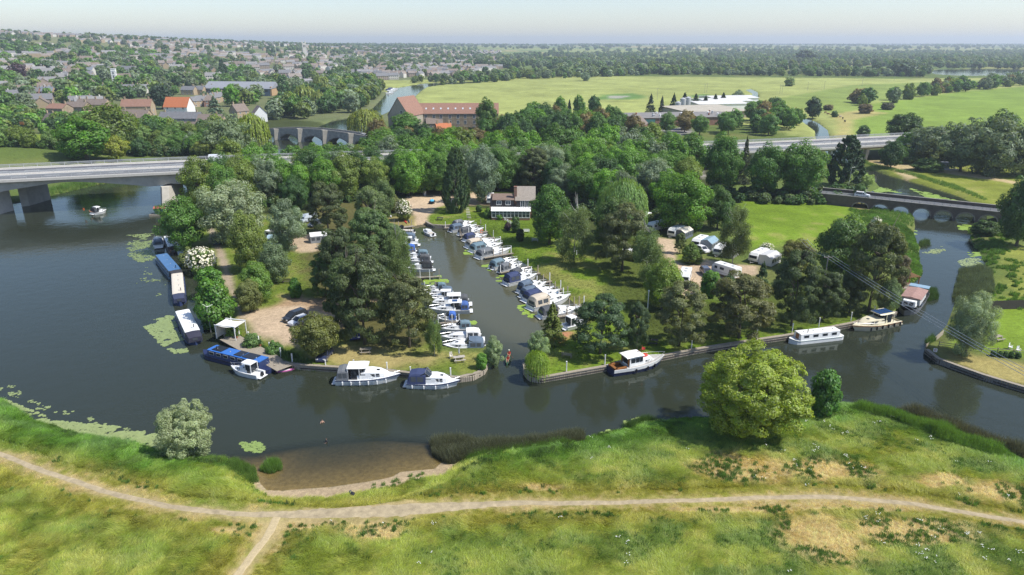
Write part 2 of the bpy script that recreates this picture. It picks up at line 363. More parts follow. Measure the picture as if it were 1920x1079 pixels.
area([(725, 408), (778, 405), (776, 426), (722, 428)], (.24, .21, .09), 1)
area([(1225, 445), (1265, 450), (1275, 475), (1330, 490), (1420, 500), (1425, 515), (1350, 545), (1290, 560), (1265, 545), (1275, 520), (1245, 480)], GRAV, 1.0)
area([(1265, 475), (1300, 472), (1320, 490), (1290, 498), (1268, 488)], LAWN, .7)
area([(1060, 560), (1080, 565), (1110, 600), (1100, 605), (1075, 580), (1045, 555), (1010, 520), (1020, 515)], (.32, .25, .13), 2, .8)
area([(1030, 615), (1070, 625), (1050, 650), (1030, 645)], (.32, .17, .1), .8)
area([(1380, 370), (1470, 365), (1590, 385), (1640, 420), (1680, 500), (1600, 480), (1480, 455), (1400, 470), (1390, 430)], (.15, .22, .035), 3, .8)
area([(1590, 395), (1610, 385), (1670, 440), (1720, 520), (1690, 530), (1640, 450)], (.11, .18, .03), 3)
area([(1560, 372), (1600, 368), (1650, 415), (1645, 430), (1615, 395)], (.3, .24, .12), 2, .8)
area([(1500, 350), (1625, 352), (1625, 366), (1540, 372)], (.2, .2, .2), 1)
area([(1620, 305), (1720, 300), (1920, 320), (2100, 330), (2100, 460), (1900, 400), (1840, 385), (1700, 340)], (.19, .215, .05), 3, .8)
area([(1600, 298), (1680, 302), (1790, 318), (1910, 342), (1905, 346), (1780, 326), (1700, 316), (1720, 335), (1700, 335), (1660, 312)], (.42, .34, .2), 1)
area([(1880, 460), (2100, 470), (2100, 560), (1890, 560)], (.2, .22, .06), 3)
area([(1745, 655), (1860, 670), (1960, 690), (1960, 735), (1800, 690)], (.26, .22, .095), 2, .9)
area([(1820, 560), (1960, 560), (1960, 680), (1860, 660), (1790, 650)], (.14, .2, .035), 2, .5)
area([(560, 155), (1100, 143), (1700, 148), (1990, 145), (1990, 235), (1700, 250), (1520, 260), (1300, 215), (1150, 225), (900, 215), (790, 200), (775, 178)], (.285, .31, .115), 6, .6)
area([(1600, 200), (1800, 172), (1990, 158), (2200, 165), (2200, 240), (1720, 262), (1600, 258), (1595, 225)], (.185, .255, .06), 5, .5)
area([(1430, 190), (1600, 160), (1900, 148), (1900, 160), (1640, 190), (1590, 215), (1500, 205)], (.2, .25, .075), 5, .5)
area([(1560, 215), (1620, 205), (1660, 212), (1600, 225), (1590, 262), (1570, 262), (1575, 235)], (.36, .32, .14), 4, .8)
area([(1130, 178), (1190, 175), (1215, 182), (1190, 187), (1110, 187)], (.12, .2, .06), 6, .3)
area([(1140, 180), (1180, 180), (1165, 185), (1140, 185)], (.3, .3, .24), 4)
area([(1300, 178), (1330, 177), (1330, 183), (1290, 183)], (.12, .2, .06), 5)
area([(-50, 252), (110, 252), (120, 280), (40, 290), (-60, 285)], (.18, .235, .045), 3, .4)
area([(1200, 250), (1290, 238), (1300, 250), (1230, 262)], (.24, .23, .22), 2)
area([(1280, 312), (1320, 315), (1320, 335), (1290, 330)], (.3, .28, .25), 2)
area([(535, 150), (590, 150), (590, 190), (550, 192)], (.3, .29, .29), 3)
def cover(x, y, d):
    D = np.hypot(x, y); az = np.degrees(np.arctan2(x, y))
    n1 = fbm(x / 30, y / 30, 71, 4); n2 = fbm(x / 4, y / 4, 81, 3); big = fbm(x / 420, y / 420, 91, 2)
    c = np.tile(rgb(.10, .135, .04), (len(x), 1))
    c = mixc(c, (.19, .18, .075), sstep(.5, .75, n1) * .5)
    # patchwork of far fields
    cell = np.floor(vnoise(x / 500 + big, y / 700, 101) * 7).astype(int)
    pal = np.array([(.17, .22, .08), (.24, .25, .10), (.12, .17, .06), (.33, .28, .14), (.15, .20, .07), (.22, .25, .09), (.13, .18, .07)])
    far = sstep(1300, 1900, D)
    c = c + (pal[np.clip(cell, 0, 6)] - c) * far[:, None]
    town = sstep(-4, -9, az) * sstep(420, 520, D) * sstep(3600, 2600, D)
    c = mixc(c, (.14, .15, .085), town * .7)
    out_near = farside(x, y) > 0
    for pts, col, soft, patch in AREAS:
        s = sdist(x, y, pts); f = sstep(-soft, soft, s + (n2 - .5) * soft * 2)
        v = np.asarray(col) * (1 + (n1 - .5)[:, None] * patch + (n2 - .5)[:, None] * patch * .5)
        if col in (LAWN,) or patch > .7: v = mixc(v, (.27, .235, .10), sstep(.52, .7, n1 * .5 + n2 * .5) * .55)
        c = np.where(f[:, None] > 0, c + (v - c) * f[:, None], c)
    nm = (~out_near) & (d < 25)
    if nm.any():
        mc, f, dp, bank = meadow(x[nm], y[nm]); c[nm] = mc * .85
    rs = np.hypot((x - SHALLOW.x) / 12.2, (y - SHALLOW.y) / 8)
    c = mixc(c, (.38, .30, .2), sstep(1.16, 1.02, rs + (n2 - .5) * .35) * (d > -2.6))
    c = mixc(c, (.31, .265, .175), (d > 0) * sstep(1.9, 1.3, rs))
    c = mixc(c, (.045, .045, .025), (d > 0.3) * sstep(1.7, 2.5, rs))
    return c

# ground sheet: polar grid reaching past the horizon, finer near the camera
NR, NA = 680, 600
rr = np.concatenate([np.geomspace(40, 330, 400, endpoint=False), np.geomspace(330, 12500, NR - 400)])
aa = np.radians(np.linspace(-57, 57, NA))
RR, AA = np.meshgrid(rr, aa, indexing='ij'); gx = (RR * np.sin(AA)).ravel(); gy = (RR * np.cos(AA)).ravel()
gz, gd, grs = hgt(gx, gy, True)
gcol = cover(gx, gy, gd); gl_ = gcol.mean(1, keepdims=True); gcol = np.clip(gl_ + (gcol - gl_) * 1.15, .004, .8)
ii = (np.arange(NR - 1)[:, None] * NA + np.arange(NA - 1)[None, :]).ravel()
gf = np.stack([ii, ii + 1, ii + NA + 1, ii + NA], 1)
def ground_material():
    m = bpy.data.materials.new('ground_cover'); m.use_nodes = True; nt = m.node_tree; b = nt.nodes['Principled BSDF']
    b.inputs['Roughness'].default_value = .95; b.inputs['Specular IOR Level'].default_value = .1
    at = nt.nodes.new('ShaderNodeAttribute'); at.attribute_name = 'col'
    g = nt.nodes.new('ShaderNodeNewGeometry')
    n = nt.nodes.new('ShaderNodeTexNoise'); n.inputs['Scale'].default_value = 1.6; n.inputs['Detail'].default_value = 9; n.inputs['Roughness'].default_value = .72
    nt.links.new(g.outputs['Position'], n.inputs['Vector'])
    n2 = nt.nodes.new('ShaderNodeTexNoise'); n2.inputs['Scale'].default_value = .06; n2.inputs['Detail'].default_value = 8; n2.inputs['Roughness'].default_value = .65
    nt.links.new(g.outputs['Position'], n2.inputs['Vector'])
    def rng_(src, a, b2):
        mp = nt.nodes.new('ShaderNodeMapRange'); mp.inputs['From Min'].default_value = .28; mp.inputs['From Max'].default_value = .72; mp.inputs['To Min'].default_value = a; mp.inputs['To Max'].default_value = b2
        nt.links.new(src, mp.inputs['Value']); return mp.outputs[0]
    ml = nt.nodes.new('ShaderNodeMath'); ml.operation = 'MULTIPLY'; nt.links.new(rng_(n.outputs['Fac'], .62, 1.3), ml.inputs[0]); nt.links.new(rng_(n2.outputs['Fac'], .82, 1.14), ml.inputs[1])
    mx = nt.nodes.new('ShaderNodeMix'); mx.data_type = 'RGBA'; mx.blend_type = 'MULTIPLY'; mx.inputs['Factor'].default_value = 1
    nt.links.new(at.outputs['Color'], mx.inputs['A']); nt.links.new(ml.outputs[0], mx.inputs['B']); nt.links.new(mx.outputs['Result'], b.inputs['Base Color'])
    bp = nt.nodes.new('ShaderNodeBump'); bp.inputs['Strength'].default_value = .7; bp.inputs['Distance'].default_value = .25
    nt.links.new(n.outputs['Fac'], bp.inputs['Height']); nt.links.new(bp.outputs[0], b.inputs['Normal'])
    return m
M_GROUND = ground_material()
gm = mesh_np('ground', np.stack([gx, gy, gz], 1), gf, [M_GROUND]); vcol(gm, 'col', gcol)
gm.polygons.foreach_set('use_smooth', np.ones(len(gf), bool))
ground = link('ground', gm, kind='structure')

# footpath: its own trodden strip, a little proud of the soil, with a ragged edge
def strip(name, line, w, col, z=.03, n=420, kind='structure'):
    pts = np.array(line); seg = np.r_[0, np.cumsum(np.hypot(*np.diff(pts, axis=0).T))]; s = np.linspace(0, seg[-1], n)
    k = np.ones(9) / 9
    X = np.interp(s, seg, pts[:, 0]); Y = np.interp(s, seg, pts[:, 1])
    X = np.convolve(np.pad(X, 4, 'edge'), k, 'valid'); Y = np.convolve(np.pad(Y, 4, 'edge'), k, 'valid')
    tx, ty = np.gradient(X), np.gradient(Y); l = np.hypot(tx, ty); nx, ny = -ty / l, tx / l
    wv = w(s / seg[-1]) if callable(w) else w
    cols = []; V = []; m = 7
    for j in range(m):
        o = (j / (m - 1) - .5); e = 1 + (vnoise(s / .8, s * 0 + j * 5, 7 + j) - .5) * (.5 if j in (0, m - 1) else .1)
        x = X + nx * o * wv * e; y = Y + ny * o * wv * e
        V.append(np.stack([x, y, hgt(x, y) + z - (.05 if j in (0, m - 1) else 0)], 1))
    V = np.stack(V, 1).reshape(-1, 3); ii = (np.arange(n - 1)[:, None] * m + np.arange(m - 1)[None]).ravel()
    me = mesh_np(name, V, np.stack([ii, ii + 1, ii + m + 1, ii + m], 1), [col]); me.polygons.foreach_set('use_smooth', np.ones(len(me.polygons), bool))
    return link(name, me, kind=kind)
M_PATH = mat('trodden_earth', (.37, .30, .185), .95, .42, 1.3, bump=.6)
pw_ = np.r_[0, np.cumsum(np.hypot(*np.diff(np.array(PATH), axis=0).T))]; PKT = pw_[9] / pw_[-1]
strip('footpath', PATH, lambda t: .85 + 1.6 * np.exp(-((t - PKT) / .045) ** 2), M_PATH)
strip('side_path', PATH2, 1.1, mat('dry_straw', (.45, .36, .205), .95, .25, 3, bump=.5), z=.02, n=90)

# ------------------------------------------------------------------ water
def water_material():
    m = bpy.data.materials.new('river_water'); m.use_nodes = True; nt = m.node_tree; nt.nodes.remove(nt.nodes['Principled BSDF'])
    out = [n for n in nt.nodes if n.type == 'OUTPUT_MATERIAL'][0]
    g = nt.nodes.new('ShaderNodeNewGeometry')
    def noise(sc, det, stretch):
        mp = nt.nodes.new('ShaderNodeMapping'); mp.inputs['Scale'].default_value = stretch; nt.links.new(g.outputs['Position'], mp.inputs['Vector'])
        n = nt.nodes.new('ShaderNodeTexNoise'); n.inputs['Scale'].default_value = sc; n.inputs['Detail'].default_value = det; nt.links.new(mp.outputs[0], n.inputs['Vector']); return n
    n1 = noise(1.6, 5, (1, 1.3, 1)); n2 = noise(.35, 2, (1, 1.2, 1))
    bp = nt.nodes.new('ShaderNodeBump'); bp.inputs['Strength'].default_value = .12; bp.inputs['Distance'].default_value = .12; nt.links.new(n1.outputs['Fac'], bp.inputs['Height'])
    bp2 = nt.nodes.new('ShaderNodeBump'); bp2.inputs['Strength'].default_value = .12; bp2.inputs['Distance'].default_value = .3; nt.links.new(n2.outputs['Fac'], bp2.inputs['Height']); nt.links.new(bp.outputs[0], bp2.inputs['Normal'])
    big = noise(.05, 4, (1, 1.6, 1))
    gl = nt.nodes.new('ShaderNodeBsdfGlossy'); gl.inputs['Color'].default_value = (.93, .97, .91, 1); nt.links.new(bp2.outputs[0], gl.inputs['Normal'])
    rr_ = nt.nodes.new('ShaderNodeMapRange'); rr_.inputs['From Min'].default_value = .42; rr_.inputs['From Max'].default_value = .6; rr_.inputs['To Min'].default_value = .025; rr_.inputs['To Max'].default_value = .10
    nt.links.new(big.outputs['Fac'], rr_.inputs['Value']); nt.links.new(rr_.outputs[0], gl.inputs['Roughness'])
    df = nt.nodes.new('ShaderNodeBsdfDiffuse'); df.inputs['Color'].default_value = (.018, .021, .014, 1)
    at = nt.nodes.new('ShaderNodeAttribute'); at.attribute_name = 'murk'
    mc = nt.nodes.new('ShaderNodeMix'); mc.data_type = 'RGBA'; mc.inputs['A'].default_value = (.027, .033, .022, 1); mc.inputs['B'].default_value = (.085, .085, .05, 1); nt.links.new(at.outputs['Color'], mc.inputs['Factor'])
    sx = nt.nodes.new('ShaderNodeSeparateColor'); nt.links.new(at.outputs['Color'], sx.inputs[0])
    nt.links.new(sx.outputs['Red'], mc.inputs['Factor']); nt.links.new(mc.outputs['Result'], df.inputs['Color'])
    tr = nt.nodes.new('ShaderNodeBsdfTransparent'); tr.inputs['Color'].default_value = (.80, .75, .58, 1)
    ms = nt.nodes.new('ShaderNodeMixShader'); nt.links.new(sx.outputs['Green'], ms.inputs[0]); nt.links.new(df.outputs[0], ms.inputs[1]); nt.links.new(tr.outputs[0], ms.inputs[2])
    fr = nt.nodes.new('ShaderNodeFresnel'); fr.inputs['IOR'].default_value = 1.34; nt.links.new(bp2.outputs[0], fr.inputs['Normal'])
    mx = nt.nodes.new('ShaderNodeMixShader'); nt.links.new(fr.outputs[0], mx.inputs[0]); nt.links.new(ms.outputs[0], mx.inputs[1]); nt.links.new(gl.outputs[0], mx.inputs[2])
    nt.links.new(mx.outputs[0], out.inputs['Surface']); return m
M_WATER = water_material()
wr = np.geomspace(60, 2300, 240); wa = np.radians(np.linspace(-56, 56, 260))
A, B = np.meshgrid(wr, wa, indexing='ij'); wx = (A * np.sin(B)).ravel(); wy = (A * np.cos(B)).ravel()
wd = wdist(wx, wy); wz = hgt(wx, wy)
mar = W2([(722, 437), (780, 424), (900, 424), (1000, 500), (1095, 590), (1000, 660), (930, 640), (850, 600), (760, 480)])
murk = sstep(-6, 6, sdist(wx, wy, mar)) * .9 * sstep(230, 150, wy) + 0
wrs = np.hypot((wx - SHALLOW.x) / 12.2, (wy - SHALLOW.y) / 8)
clear = np.clip(1 - (-wz) / 1.15, 0, 1) ** 1.7 * sstep(1.8, 1.0, wrs) * (wz > -1)
keep = (wd > -9)
ii = (np.arange(239)[:, None] * 260 + np.arange(259)[None, :]).ravel()
wf = np.stack([ii, ii + 1, ii + 261, ii + 260], 1); wf = wf[keep[wf].any(1)]
wm = mesh_np('river_water', np.stack([wx, wy, wx * 0], 1), wf, [M_WATER]); vcol(wm, 'murk', np.stack([murk, clear, murk * 0], 1))
wm.polygons.foreach_set('use_smooth', np.ones(len(wf), bool))
link('river', wm, kind='structure')

# ------------------------------------------------------------------ air
hz = MB(); hz.box((0, 6300, 68), (24000, 13400, 146))
mh = bpy.data.materials.new('haze'); mh.use_nodes = True; nt = mh.node_tree; nt.nodes.remove(nt.nodes['Principled BSDF'])
pv = nt.nodes.new('ShaderNodeVolumePrincipled'); pv.inputs['Color'].default_value = (.80, .90, 1, 1); pv.inputs['Density'].default_value = .00013; pv.inputs['Anisotropy'].default_value = .2
nt.links.new(pv.outputs[0], [n for n in nt.nodes if n.type == 'OUTPUT_MATERIAL'][0].inputs['Volume'])
haze = hz.build('haze', mh, kind='stuff')
# ------------------------------------------------------------------ foliage
def foliage_material(name, inst=False):
    m = bpy.data.materials.new(name); m.use_nodes = True; nt = m.node_tree; nt.nodes.remove(nt.nodes['Principled BSDF'])
    out = [n for n in nt.nodes if n.type == 'OUTPUT_MATERIAL'][0]
    if inst:
        src = nt.nodes.new('ShaderNodeAttribute'); src.attribute_type = 'INSTANCER'; src.attribute_name = 'col'; c = src.outputs['Color']
    else:
        src = nt.nodes.new('ShaderNodeObjectInfo'); c = src.outputs['Color']
    v = nt.nodes.new('ShaderNodeAttribute'); v.attribute_name = 'v'
    sp = nt.nodes.new('ShaderNodeSeparateColor'); nt.links.new(v.outputs['Color'], sp.inputs[0])
    hs = nt.nodes.new('ShaderNodeHueSaturation')
    def mr(s, a, b):
        n = nt.nodes.new('ShaderNodeMapRange'); n.inputs['To Min'].default_value = a; n.inputs['To Max'].default_value = b; nt.links.new(s, n.inputs['Value']); return n.outputs[0]
    nt.links.new(mr(sp.outputs['Green'], .478, .522), hs.inputs['Hue']); nt.links.new(mr(sp.outputs['Red'], .62, 1.38), hs.inputs['Value']); nt.links.new(mr(sp.outputs['Blue'], .82, 1.1), hs.inputs['Saturation'])
    nt.links.new(c, hs.inputs['Color'])
    df = nt.nodes.new('ShaderNodeBsdfDiffuse'); tr = nt.nodes.new('ShaderNodeBsdfTranslucent'); nt.links.new(hs.outputs[0], df.inputs['Color'])
    wm_ = nt.nodes.new('ShaderNodeMix'); wm_.data_type = 'RGBA'; wm_.blend_type = 'MULTIPLY'; wm_.inputs['Factor'].default_value = 1; wm_.inputs['B'].default_value = (1.25, 1.2, .55, 1)
    nt.links.new(hs.outputs[0], wm_.inputs['A']); nt.links.new(wm_.outputs['Result'], tr.inputs['Color'])
    mx = nt.nodes.new('ShaderNodeMixShader'); mx.inputs[0].default_value = .42; nt.links.new(df.outputs[0], mx.inputs[1]); nt.links.new(tr.outputs[0], mx.inputs[2])
    gl = nt.nodes.new('ShaderNodeBsdfGlossy'); gl.inputs['Roughness'].default_value = .5; gl.inputs['Color'].default_value = (.9, .95, 1, 1)
    m2 = nt.nodes.new('ShaderNodeMixShader'); m2.inputs[0].default_value = .022; nt.links.new(mx.outputs[0], m2.inputs[1]); nt.links.new(gl.outputs[0], m2.inputs[2])
    nt.links.new(m2.outputs[0], out.inputs['Surface']); return m
M_LEAF = foliage_material('foliage'); M_LEAFI = foliage_material('foliage_massed', True)
M_BARK = mat('bark', (.12, .1, .075), .9, .3, 6); M_PBARK = mat('pale_bark', (.42, .4, .36), .85, .35, 5)
M_BLOSSOM = mat('blossom', (.72, .68, .52), .8, .15, 8)

def nrm(a): return a / (np.linalg.norm(a, axis=-1, keepdims=True) + 1e-9)
def rdir(r, n): return nrm(r.normal(size=(n, 3)))
def cards(r, C, N, size, asp=1.0, up=None):           # leaf cards: centre, normal, size; long axis random or along 'up'
    n = len(C); ref = rdir(r, n) if up is None else up
    t = nrm(np.cross(N, ref)); b = np.cross(N, t)
    if up is not None: b, t = nrm(ref - N * (ref * N).sum(1, keepdims=True)), t
    s = (size * (.55 + .9 * r.random(n)))[:, None] if np.isscalar(size) else size[:, None]
    w = s; h = s * asp
    bend = N * s * .25
    q = np.stack([C - b * h * .5 - bend * .5, C + t * w * .5 + bend * .3, C + b * h * .5 - bend * .5, C - t * w * .5 + bend * .3], 1)
    return q.reshape(-1, 3), np.arange(n * 4).reshape(-1, 4)
def blobs(r, n, kind):
    """clump centres and radii inside a unit crown: height 0..1, widest radius .5"""
    k = np.arange(n) + .5; ph = np.arccos(1 - 2 * k / n); th = np.pi * (1 + 5 ** .5) * k + r.random() * 6
    d = np.stack([np.cos(th) * np.sin(ph), np.sin(th) * np.sin(ph), np.cos(ph)], 1) + r.normal(size=(n, 3)) * .18; d = nrm(d)
    rad = .55 + .45 * r.random(n)
    if kind == 'broad':
        lump = .82 + .3 * r.random(n)
        c = d * np.array([.38, .38, .42]) * (rad * lump)[:, None] + np.array([0, 0, .50]); c[:, 2] = np.maximum(c[:, 2], .1 + .05 * r.random(n))
        rr_ = .06 + .085 * r.random(n)
    elif kind == 'willow':
        c = d * np.array([.40, .40, .43]) * (rad * (.72 + .5 * r.random(n)))[:, None] + np.array([0, 0, .47]); c[:, 2] = np.maximum(c[:, 2], .07); rr_ = .05 + .085 * r.random(n)
    elif kind == 'dome':
        up_ = np.where(d[:, 2:3] < 0, .95, 1); q = rad * (.86 + .22 * vnoise(d[:, 0] * 2.2 + 9, d[:, 1] * 2.2 + d[:, 2] * 3, 5)); c = d * up_ * np.array([.43, .43, .50]) * q[:, None] + np.array([0, 0, .44]); c[:, 2] = np.maximum(c[:, 2], .04); rr_ = .035 + .05 * r.random(n)
    elif kind == 'shrub':
        c = d * np.array([.36, .36, .48]) * rad[:, None] * (.85 + .3 * r.random(n))[:, None] + np.array([0, 0, .42]); c[:, 2] = np.maximum(c[:, 2], .1); rr_ = .1 + .08 * r.random(n)
    elif kind == 'tall':
        z = .1 + .85 * r.random(n); w = .40 * np.sin(np.clip((z - .03) / .97, 0, 1) ** .8 * np.pi) ** .6; a = r.random(n) * 6.283
        c = np.stack([np.cos(a) * w * rad, np.sin(a) * w * rad, z], 1); rr_ = .08 + .05 * r.random(n)
    elif kind == 'pine':
        z = .16 + .8 * r.random(n) ** .85; w = .42 * (1 - ((z - .38) / .66) ** 2).clip(.08) ** .6; a = r.random(n) * 6.283
        c = np.stack([np.cos(a) * w * rad, np.sin(a) * w * rad, z], 1); rr_ = .055 + .06 * r.random(n)
    return c, rr_
def crown(kind, seed, nl):
    r = np.random.default_rng(seed)
    if kind in ('broad', 'willow', 'shrub', 'tall', 'pine', 'dome'):
        nb = {'dome': 330, 'broad': 96, 'willow': 130, 'shrub': 56, 'tall': 70, 'pine': 100}[kind]
        bc, br = blobs(r, nb, kind); w = br ** 2; pick = r.choice(nb, nl, p=w / w.sum())
        ctr = np.array([0, 0, .5]); d = rdir(r, nl); out = nrm(bc[pick] - ctr + d * br[pick][:, None] * 2)
        flip = (d * out).sum(1) < -.15; d[flip] *= -1
        flat = np.array([1, 1, .55 if kind == 'pine' else .8])
        C = bc[pick] + d * flat * (br[pick] * (.62 + .48 * r.random(nl)))[:, None]
        N = nrm(d * .8 + out * .35 + rdir(r, nl) * .6 + np.array([0, 0, .25]))
        size = {'dome': .024, 'broad': .032, 'willow': .021, 'shrub': .042, 'tall': .03, 'pine': .021}[kind] * (9000 / nl) ** .5
        asp = {'dome': 2.3, 'broad': 1.25, 'willow': 2.6, 'shrub': 1.25, 'tall': 1.4, 'pine': 2.4}[kind]
        up = None
        if kind == 'pine': up = nrm(d * .7 + rdir(r, nl) * .6 + np.array([0, 0, .5]))
        if kind in ('willow', 'dome'): up = nrm(d * .5 + rdir(r, nl) * .7 + np.array([0, 0, .35]))
        bv = r.random(nb)[pick]
    elif kind == 'weeping':
        ns = nl // 26; a = r.random(ns) * 6.283; q = np.sqrt(r.random(ns)); top = .55 + .43 * np.sqrt(np.clip(1 - (q * .93) ** 2, 0, 1)) + r.normal(size=ns) * .025
        cl = np.round(a * 3.2 + q * 2) ; top += (_hash(cl, cl * 0, seed) - .5) * .09
        ln = (.25 + .42 * r.random(ns)) * (.45 + .6 * q); bot = np.maximum(top - ln, .02)
        pick = r.integers(0, ns, nl); f = r.random(nl) ** .8
        rad = .47 * q[pick] * (1 + .10 * np.sin(f * 2.2)) + .018
        C = np.stack([np.cos(a[pick]) * rad, np.sin(a[pick]) * rad, top[pick] * (1 - f) + bot[pick] * f], 1) + r.normal(size=(nl, 3)) * .007
        N = nrm(np.stack([np.cos(a[pick]), np.sin(a[pick]), .5 - .3 * f], 1) + rdir(r, nl) * .55)
        up = nrm(np.stack([np.cos(a[pick]) * .2, np.sin(a[pick]) * .2, -np.ones(nl)], 1) + rdir(r, nl) * .2); size = .022 * (9000 / nl) ** .5; asp = 2.9; bv = r.random(ns)[pick]
    elif kind == 'birch':
        nb = 46; z = .2 + .76 * r.random(nb); w = .38 * np.sin(np.clip((z - .08) / .95, 0, 1) ** .9 * np.pi) ** .7; a = r.random(nb) * 6.283; q = .35 + .65 * r.random(nb)
        bc = np.stack([np.cos(a) * w * q, np.sin(a) * w * q, z], 1); pick = r.integers(0, nb, nl); f = r.random(nl)
        C = bc[pick] + r.normal(size=(nl, 3)) * np.array([.05, .05, .02]) - np.stack([f * 0, f * 0, f ** 1.3 * .17], 1)
        N = nrm(nrm(C - np.array([0, 0, .45])) * .6 + rdir(r, nl) * .9 + np.array([0, 0, .2])); up = nrm(np.tile([0, 0, -1.], (nl, 1)) + rdir(r, nl) * .7); size = .02 * (9000 / nl) ** .5; asp = 1.8; bv = r.random(nb)[pick]
    elif kind == 'cypress':
        nt_ = 260; z = r.random(nt_) ** 1.1 * .97 + .015; w = .47 * np.clip(np.minimum(1, (z / .22) ** .5) * (1 - (z / 1.0) ** 2.2), .02, 1) ** .75; a = r.random(nt_) * 6.283
        bc = np.stack([np.cos(a) * w, np.sin(a) * w, z], 1); pick = r.integers(0, nt_, nl); f = r.random(nl)
        od = np.stack([np.cos(a), np.sin(a), np.full(nt_, .75)], 1)[pick]
        C = bc[pick] * np.array([.80, .80, 1]) + od * ((f - .45) * .09)[:, None] + r.normal(size=(nl, 3)) * (.022 * (1.1 - f))[:, None]
        N = nrm(od * np.array([1, 1, .5]) + rdir(r, nl) * .75); up = nrm(od + rdir(r, nl) * .4 + np.array([0, 0, .4])); size = .03 * (9000 / nl) ** .5; asp = 1.9; bv = r.random(nt_)[pick]
    elif kind == 'spruce':
        nt_ = 190; z = .05 + .93 * r.random(nt_) ** 1.2; z = np.round(z * 17) / 17 + r.normal(size=nt_) * .008; w = .46 * (1.02 - z) ** .85 * (.75 + .3 * r.random(nt_)); a = r.random(nt_) * 6.283
        pick = r.integers(0, nt_, nl); f = np.sqrt(r.random(nl)); aa_ = a[pick] + r.normal(size=nl) * .22 * (1.25 - f)
        rad = w[pick] * f; C = np.stack([np.cos(aa_) * rad, np.sin(aa_) * rad, z[pick] - f ** 2 * .05 * w[pick] / .4 + r.normal(size=nl) * .012], 1)
        od = np.stack([np.cos(aa_), np.sin(aa_), np.full(nl, -.1)], 1)
        N = nrm(np.array([0, 0, 1.]) + od * .5 + rdir(r, nl) * .6); up = nrm(od + rdir(r, nl) * .5); size = .022 * (9000 / nl) ** .5; asp = 2.2; bv = r.random(nt_)[pick]
    V, Fq = cards(r, C, N, size, asp, up)
    v = np.stack([np.clip(bv * .5 + r.random(nl) * .5, 0, 1), np.clip(r.normal(.5, .2, nl), 0, 1), r.random(nl)], 1).repeat(4, 0)
    return V, Fq, v
def trunk_mesh(kind, seed, m):
    r = random.Random(seed); b = MB()
    th = {'dome': .4, 'broad': .62, 'willow': .5, 'shrub': .4, 'tall': .8, 'pine': .92, 'weeping': .7, 'birch': .95, 'cypress': .7, 'spruce': .95}[kind]
    tr = {'dome': .02, 'broad': .026, 'willow': .026, 'shrub': .018, 'tall': .02, 'pine': .022, 'weeping': .03, 'birch': .013, 'cypress': .025, 'spruce': .018}[kind]
    pts = [Vector((0, 0, -.03))]; 
    for i in range(1, 6): pts.append(Vector((r.uniform(-.012, .012) * i, r.uniform(-.012, .012) * i, th * i / 5)))
    b.tube(pts, [tr * 1.25] + [tr * (1 - i / 6.2) for i in range(1, 6)], 7)
    for i in range(11 if kind in ('broad', 'willow', 'birch', 'pine') else 6):
        k = r.uniform(.3, .95); p = pts[0].lerp(pts[-1], k); a = i * 2.4 + r.random(); l = r.uniform(.18, .34) * (1.2 - k * .5)
        e = p + Vector((math.cos(a) * l, math.sin(a) * l, l * r.uniform(.5, 1.2))); mid = p.lerp(e, .5) + Vector((0, 0, -.02))
        b.tube([p, mid, e], [tr * .5, tr * .32, tr * .1], 5)
    return b.mesh(kind + '_trunk', m, True)
PROT = {}
def proto(kind, var, nl, inst=False):
    key = (kind, var, nl, inst)
    if key in PROT: return PROT[key]
    V, Fq, v = crown(kind, 100 + var * 7 + len(kind) * 31, nl)
    if inst:
        tv = trunk_mesh(kind, var, M_BARK)
    me = mesh_np(kind + '_crown', V, Fq, [M_LEAFI if inst else M_LEAF]); vcol(me, 'v', v.astype(np.float32))
    PROT[key] = me; return me
TRUNKS = {}
def trunk(kind, var):
    if (kind, var) not in TRUNKS: TRUNKS[(kind, var)] = trunk_mesh(kind, 50 + var, M_PBARK if kind == 'birch' else M_BARK)
    return TRUNKS[(kind, var)]
NAMES = {'dome': 'willow_tree', 'broad': 'broadleaf_tree', 'willow': 'willow_tree', 'shrub': 'shrub', 'tall': 'poplar_tree', 'pine': 'pine_tree', 'weeping': 'weeping_willow', 'birch': 'birch_tree', 'cypress': 'cypress_tree', 'spruce': 'spruce_tree'}
TREES = []
LEAFGAIN = 2.25
def put_tree(kind, loc, h, w, col, label, group=None, name=None, hi=False, blossom=0):
    var = random.randrange(2 if kind in ('cypress', 'weeping', 'birch') else 3)
    dist = math.hypot(loc[0], loc[1]); nl = 60000 if hi else 24000 if dist < 260 else 10000 if dist < 420 else 2500 if dist < 800 else 1200
    if kind == 'shrub' and nl > 9000: nl = 9000
    o = thing(name or NAMES[kind], label, 'shrub' if kind == 'shrub' else 'tree', loc, random.random() * 6.283, group)
    s = (w, w, h)
    c = link('crown', proto(kind, var, nl), o); c.scale = s; j = random.uniform(.92, 1.08); j *= max(1.2, LEAFGAIN - max(0, (.3 * col[0] + .6 * col[1] - .075)) * 4.2); mn_ = sum(col) / 3; c.color = tuple(max(.008, (mn_ + (q_ - mn_) * 1.14) * j) for q_ in col) + (1,)
    if not (kind == 'shrub' and dist > 150) and dist < 700:
        t = link('trunk', trunk(kind, var), o); t.scale = s
    if blossom:
        r = np.random.default_rng(len(TREES)); d = rdir(r, blossom); d[:, 2] = np.abs(d[:, 2]) * 1.2 - .25; d = nrm(d)
        q = d * np.array([.5, .5, .52]) * (.88 + .18 * r.random((blossom, 1))) + np.array([0, 0, .47]); V, Fq = cards(r, q, nrm(d + rdir(r, blossom) * .4), .075)
        bl = link('blossom', mesh_np('blossom', V, Fq, [M_BLOSSOM]), o); bl.scale = s
    TREES.append((loc[0], loc[1], w * .5)); return o
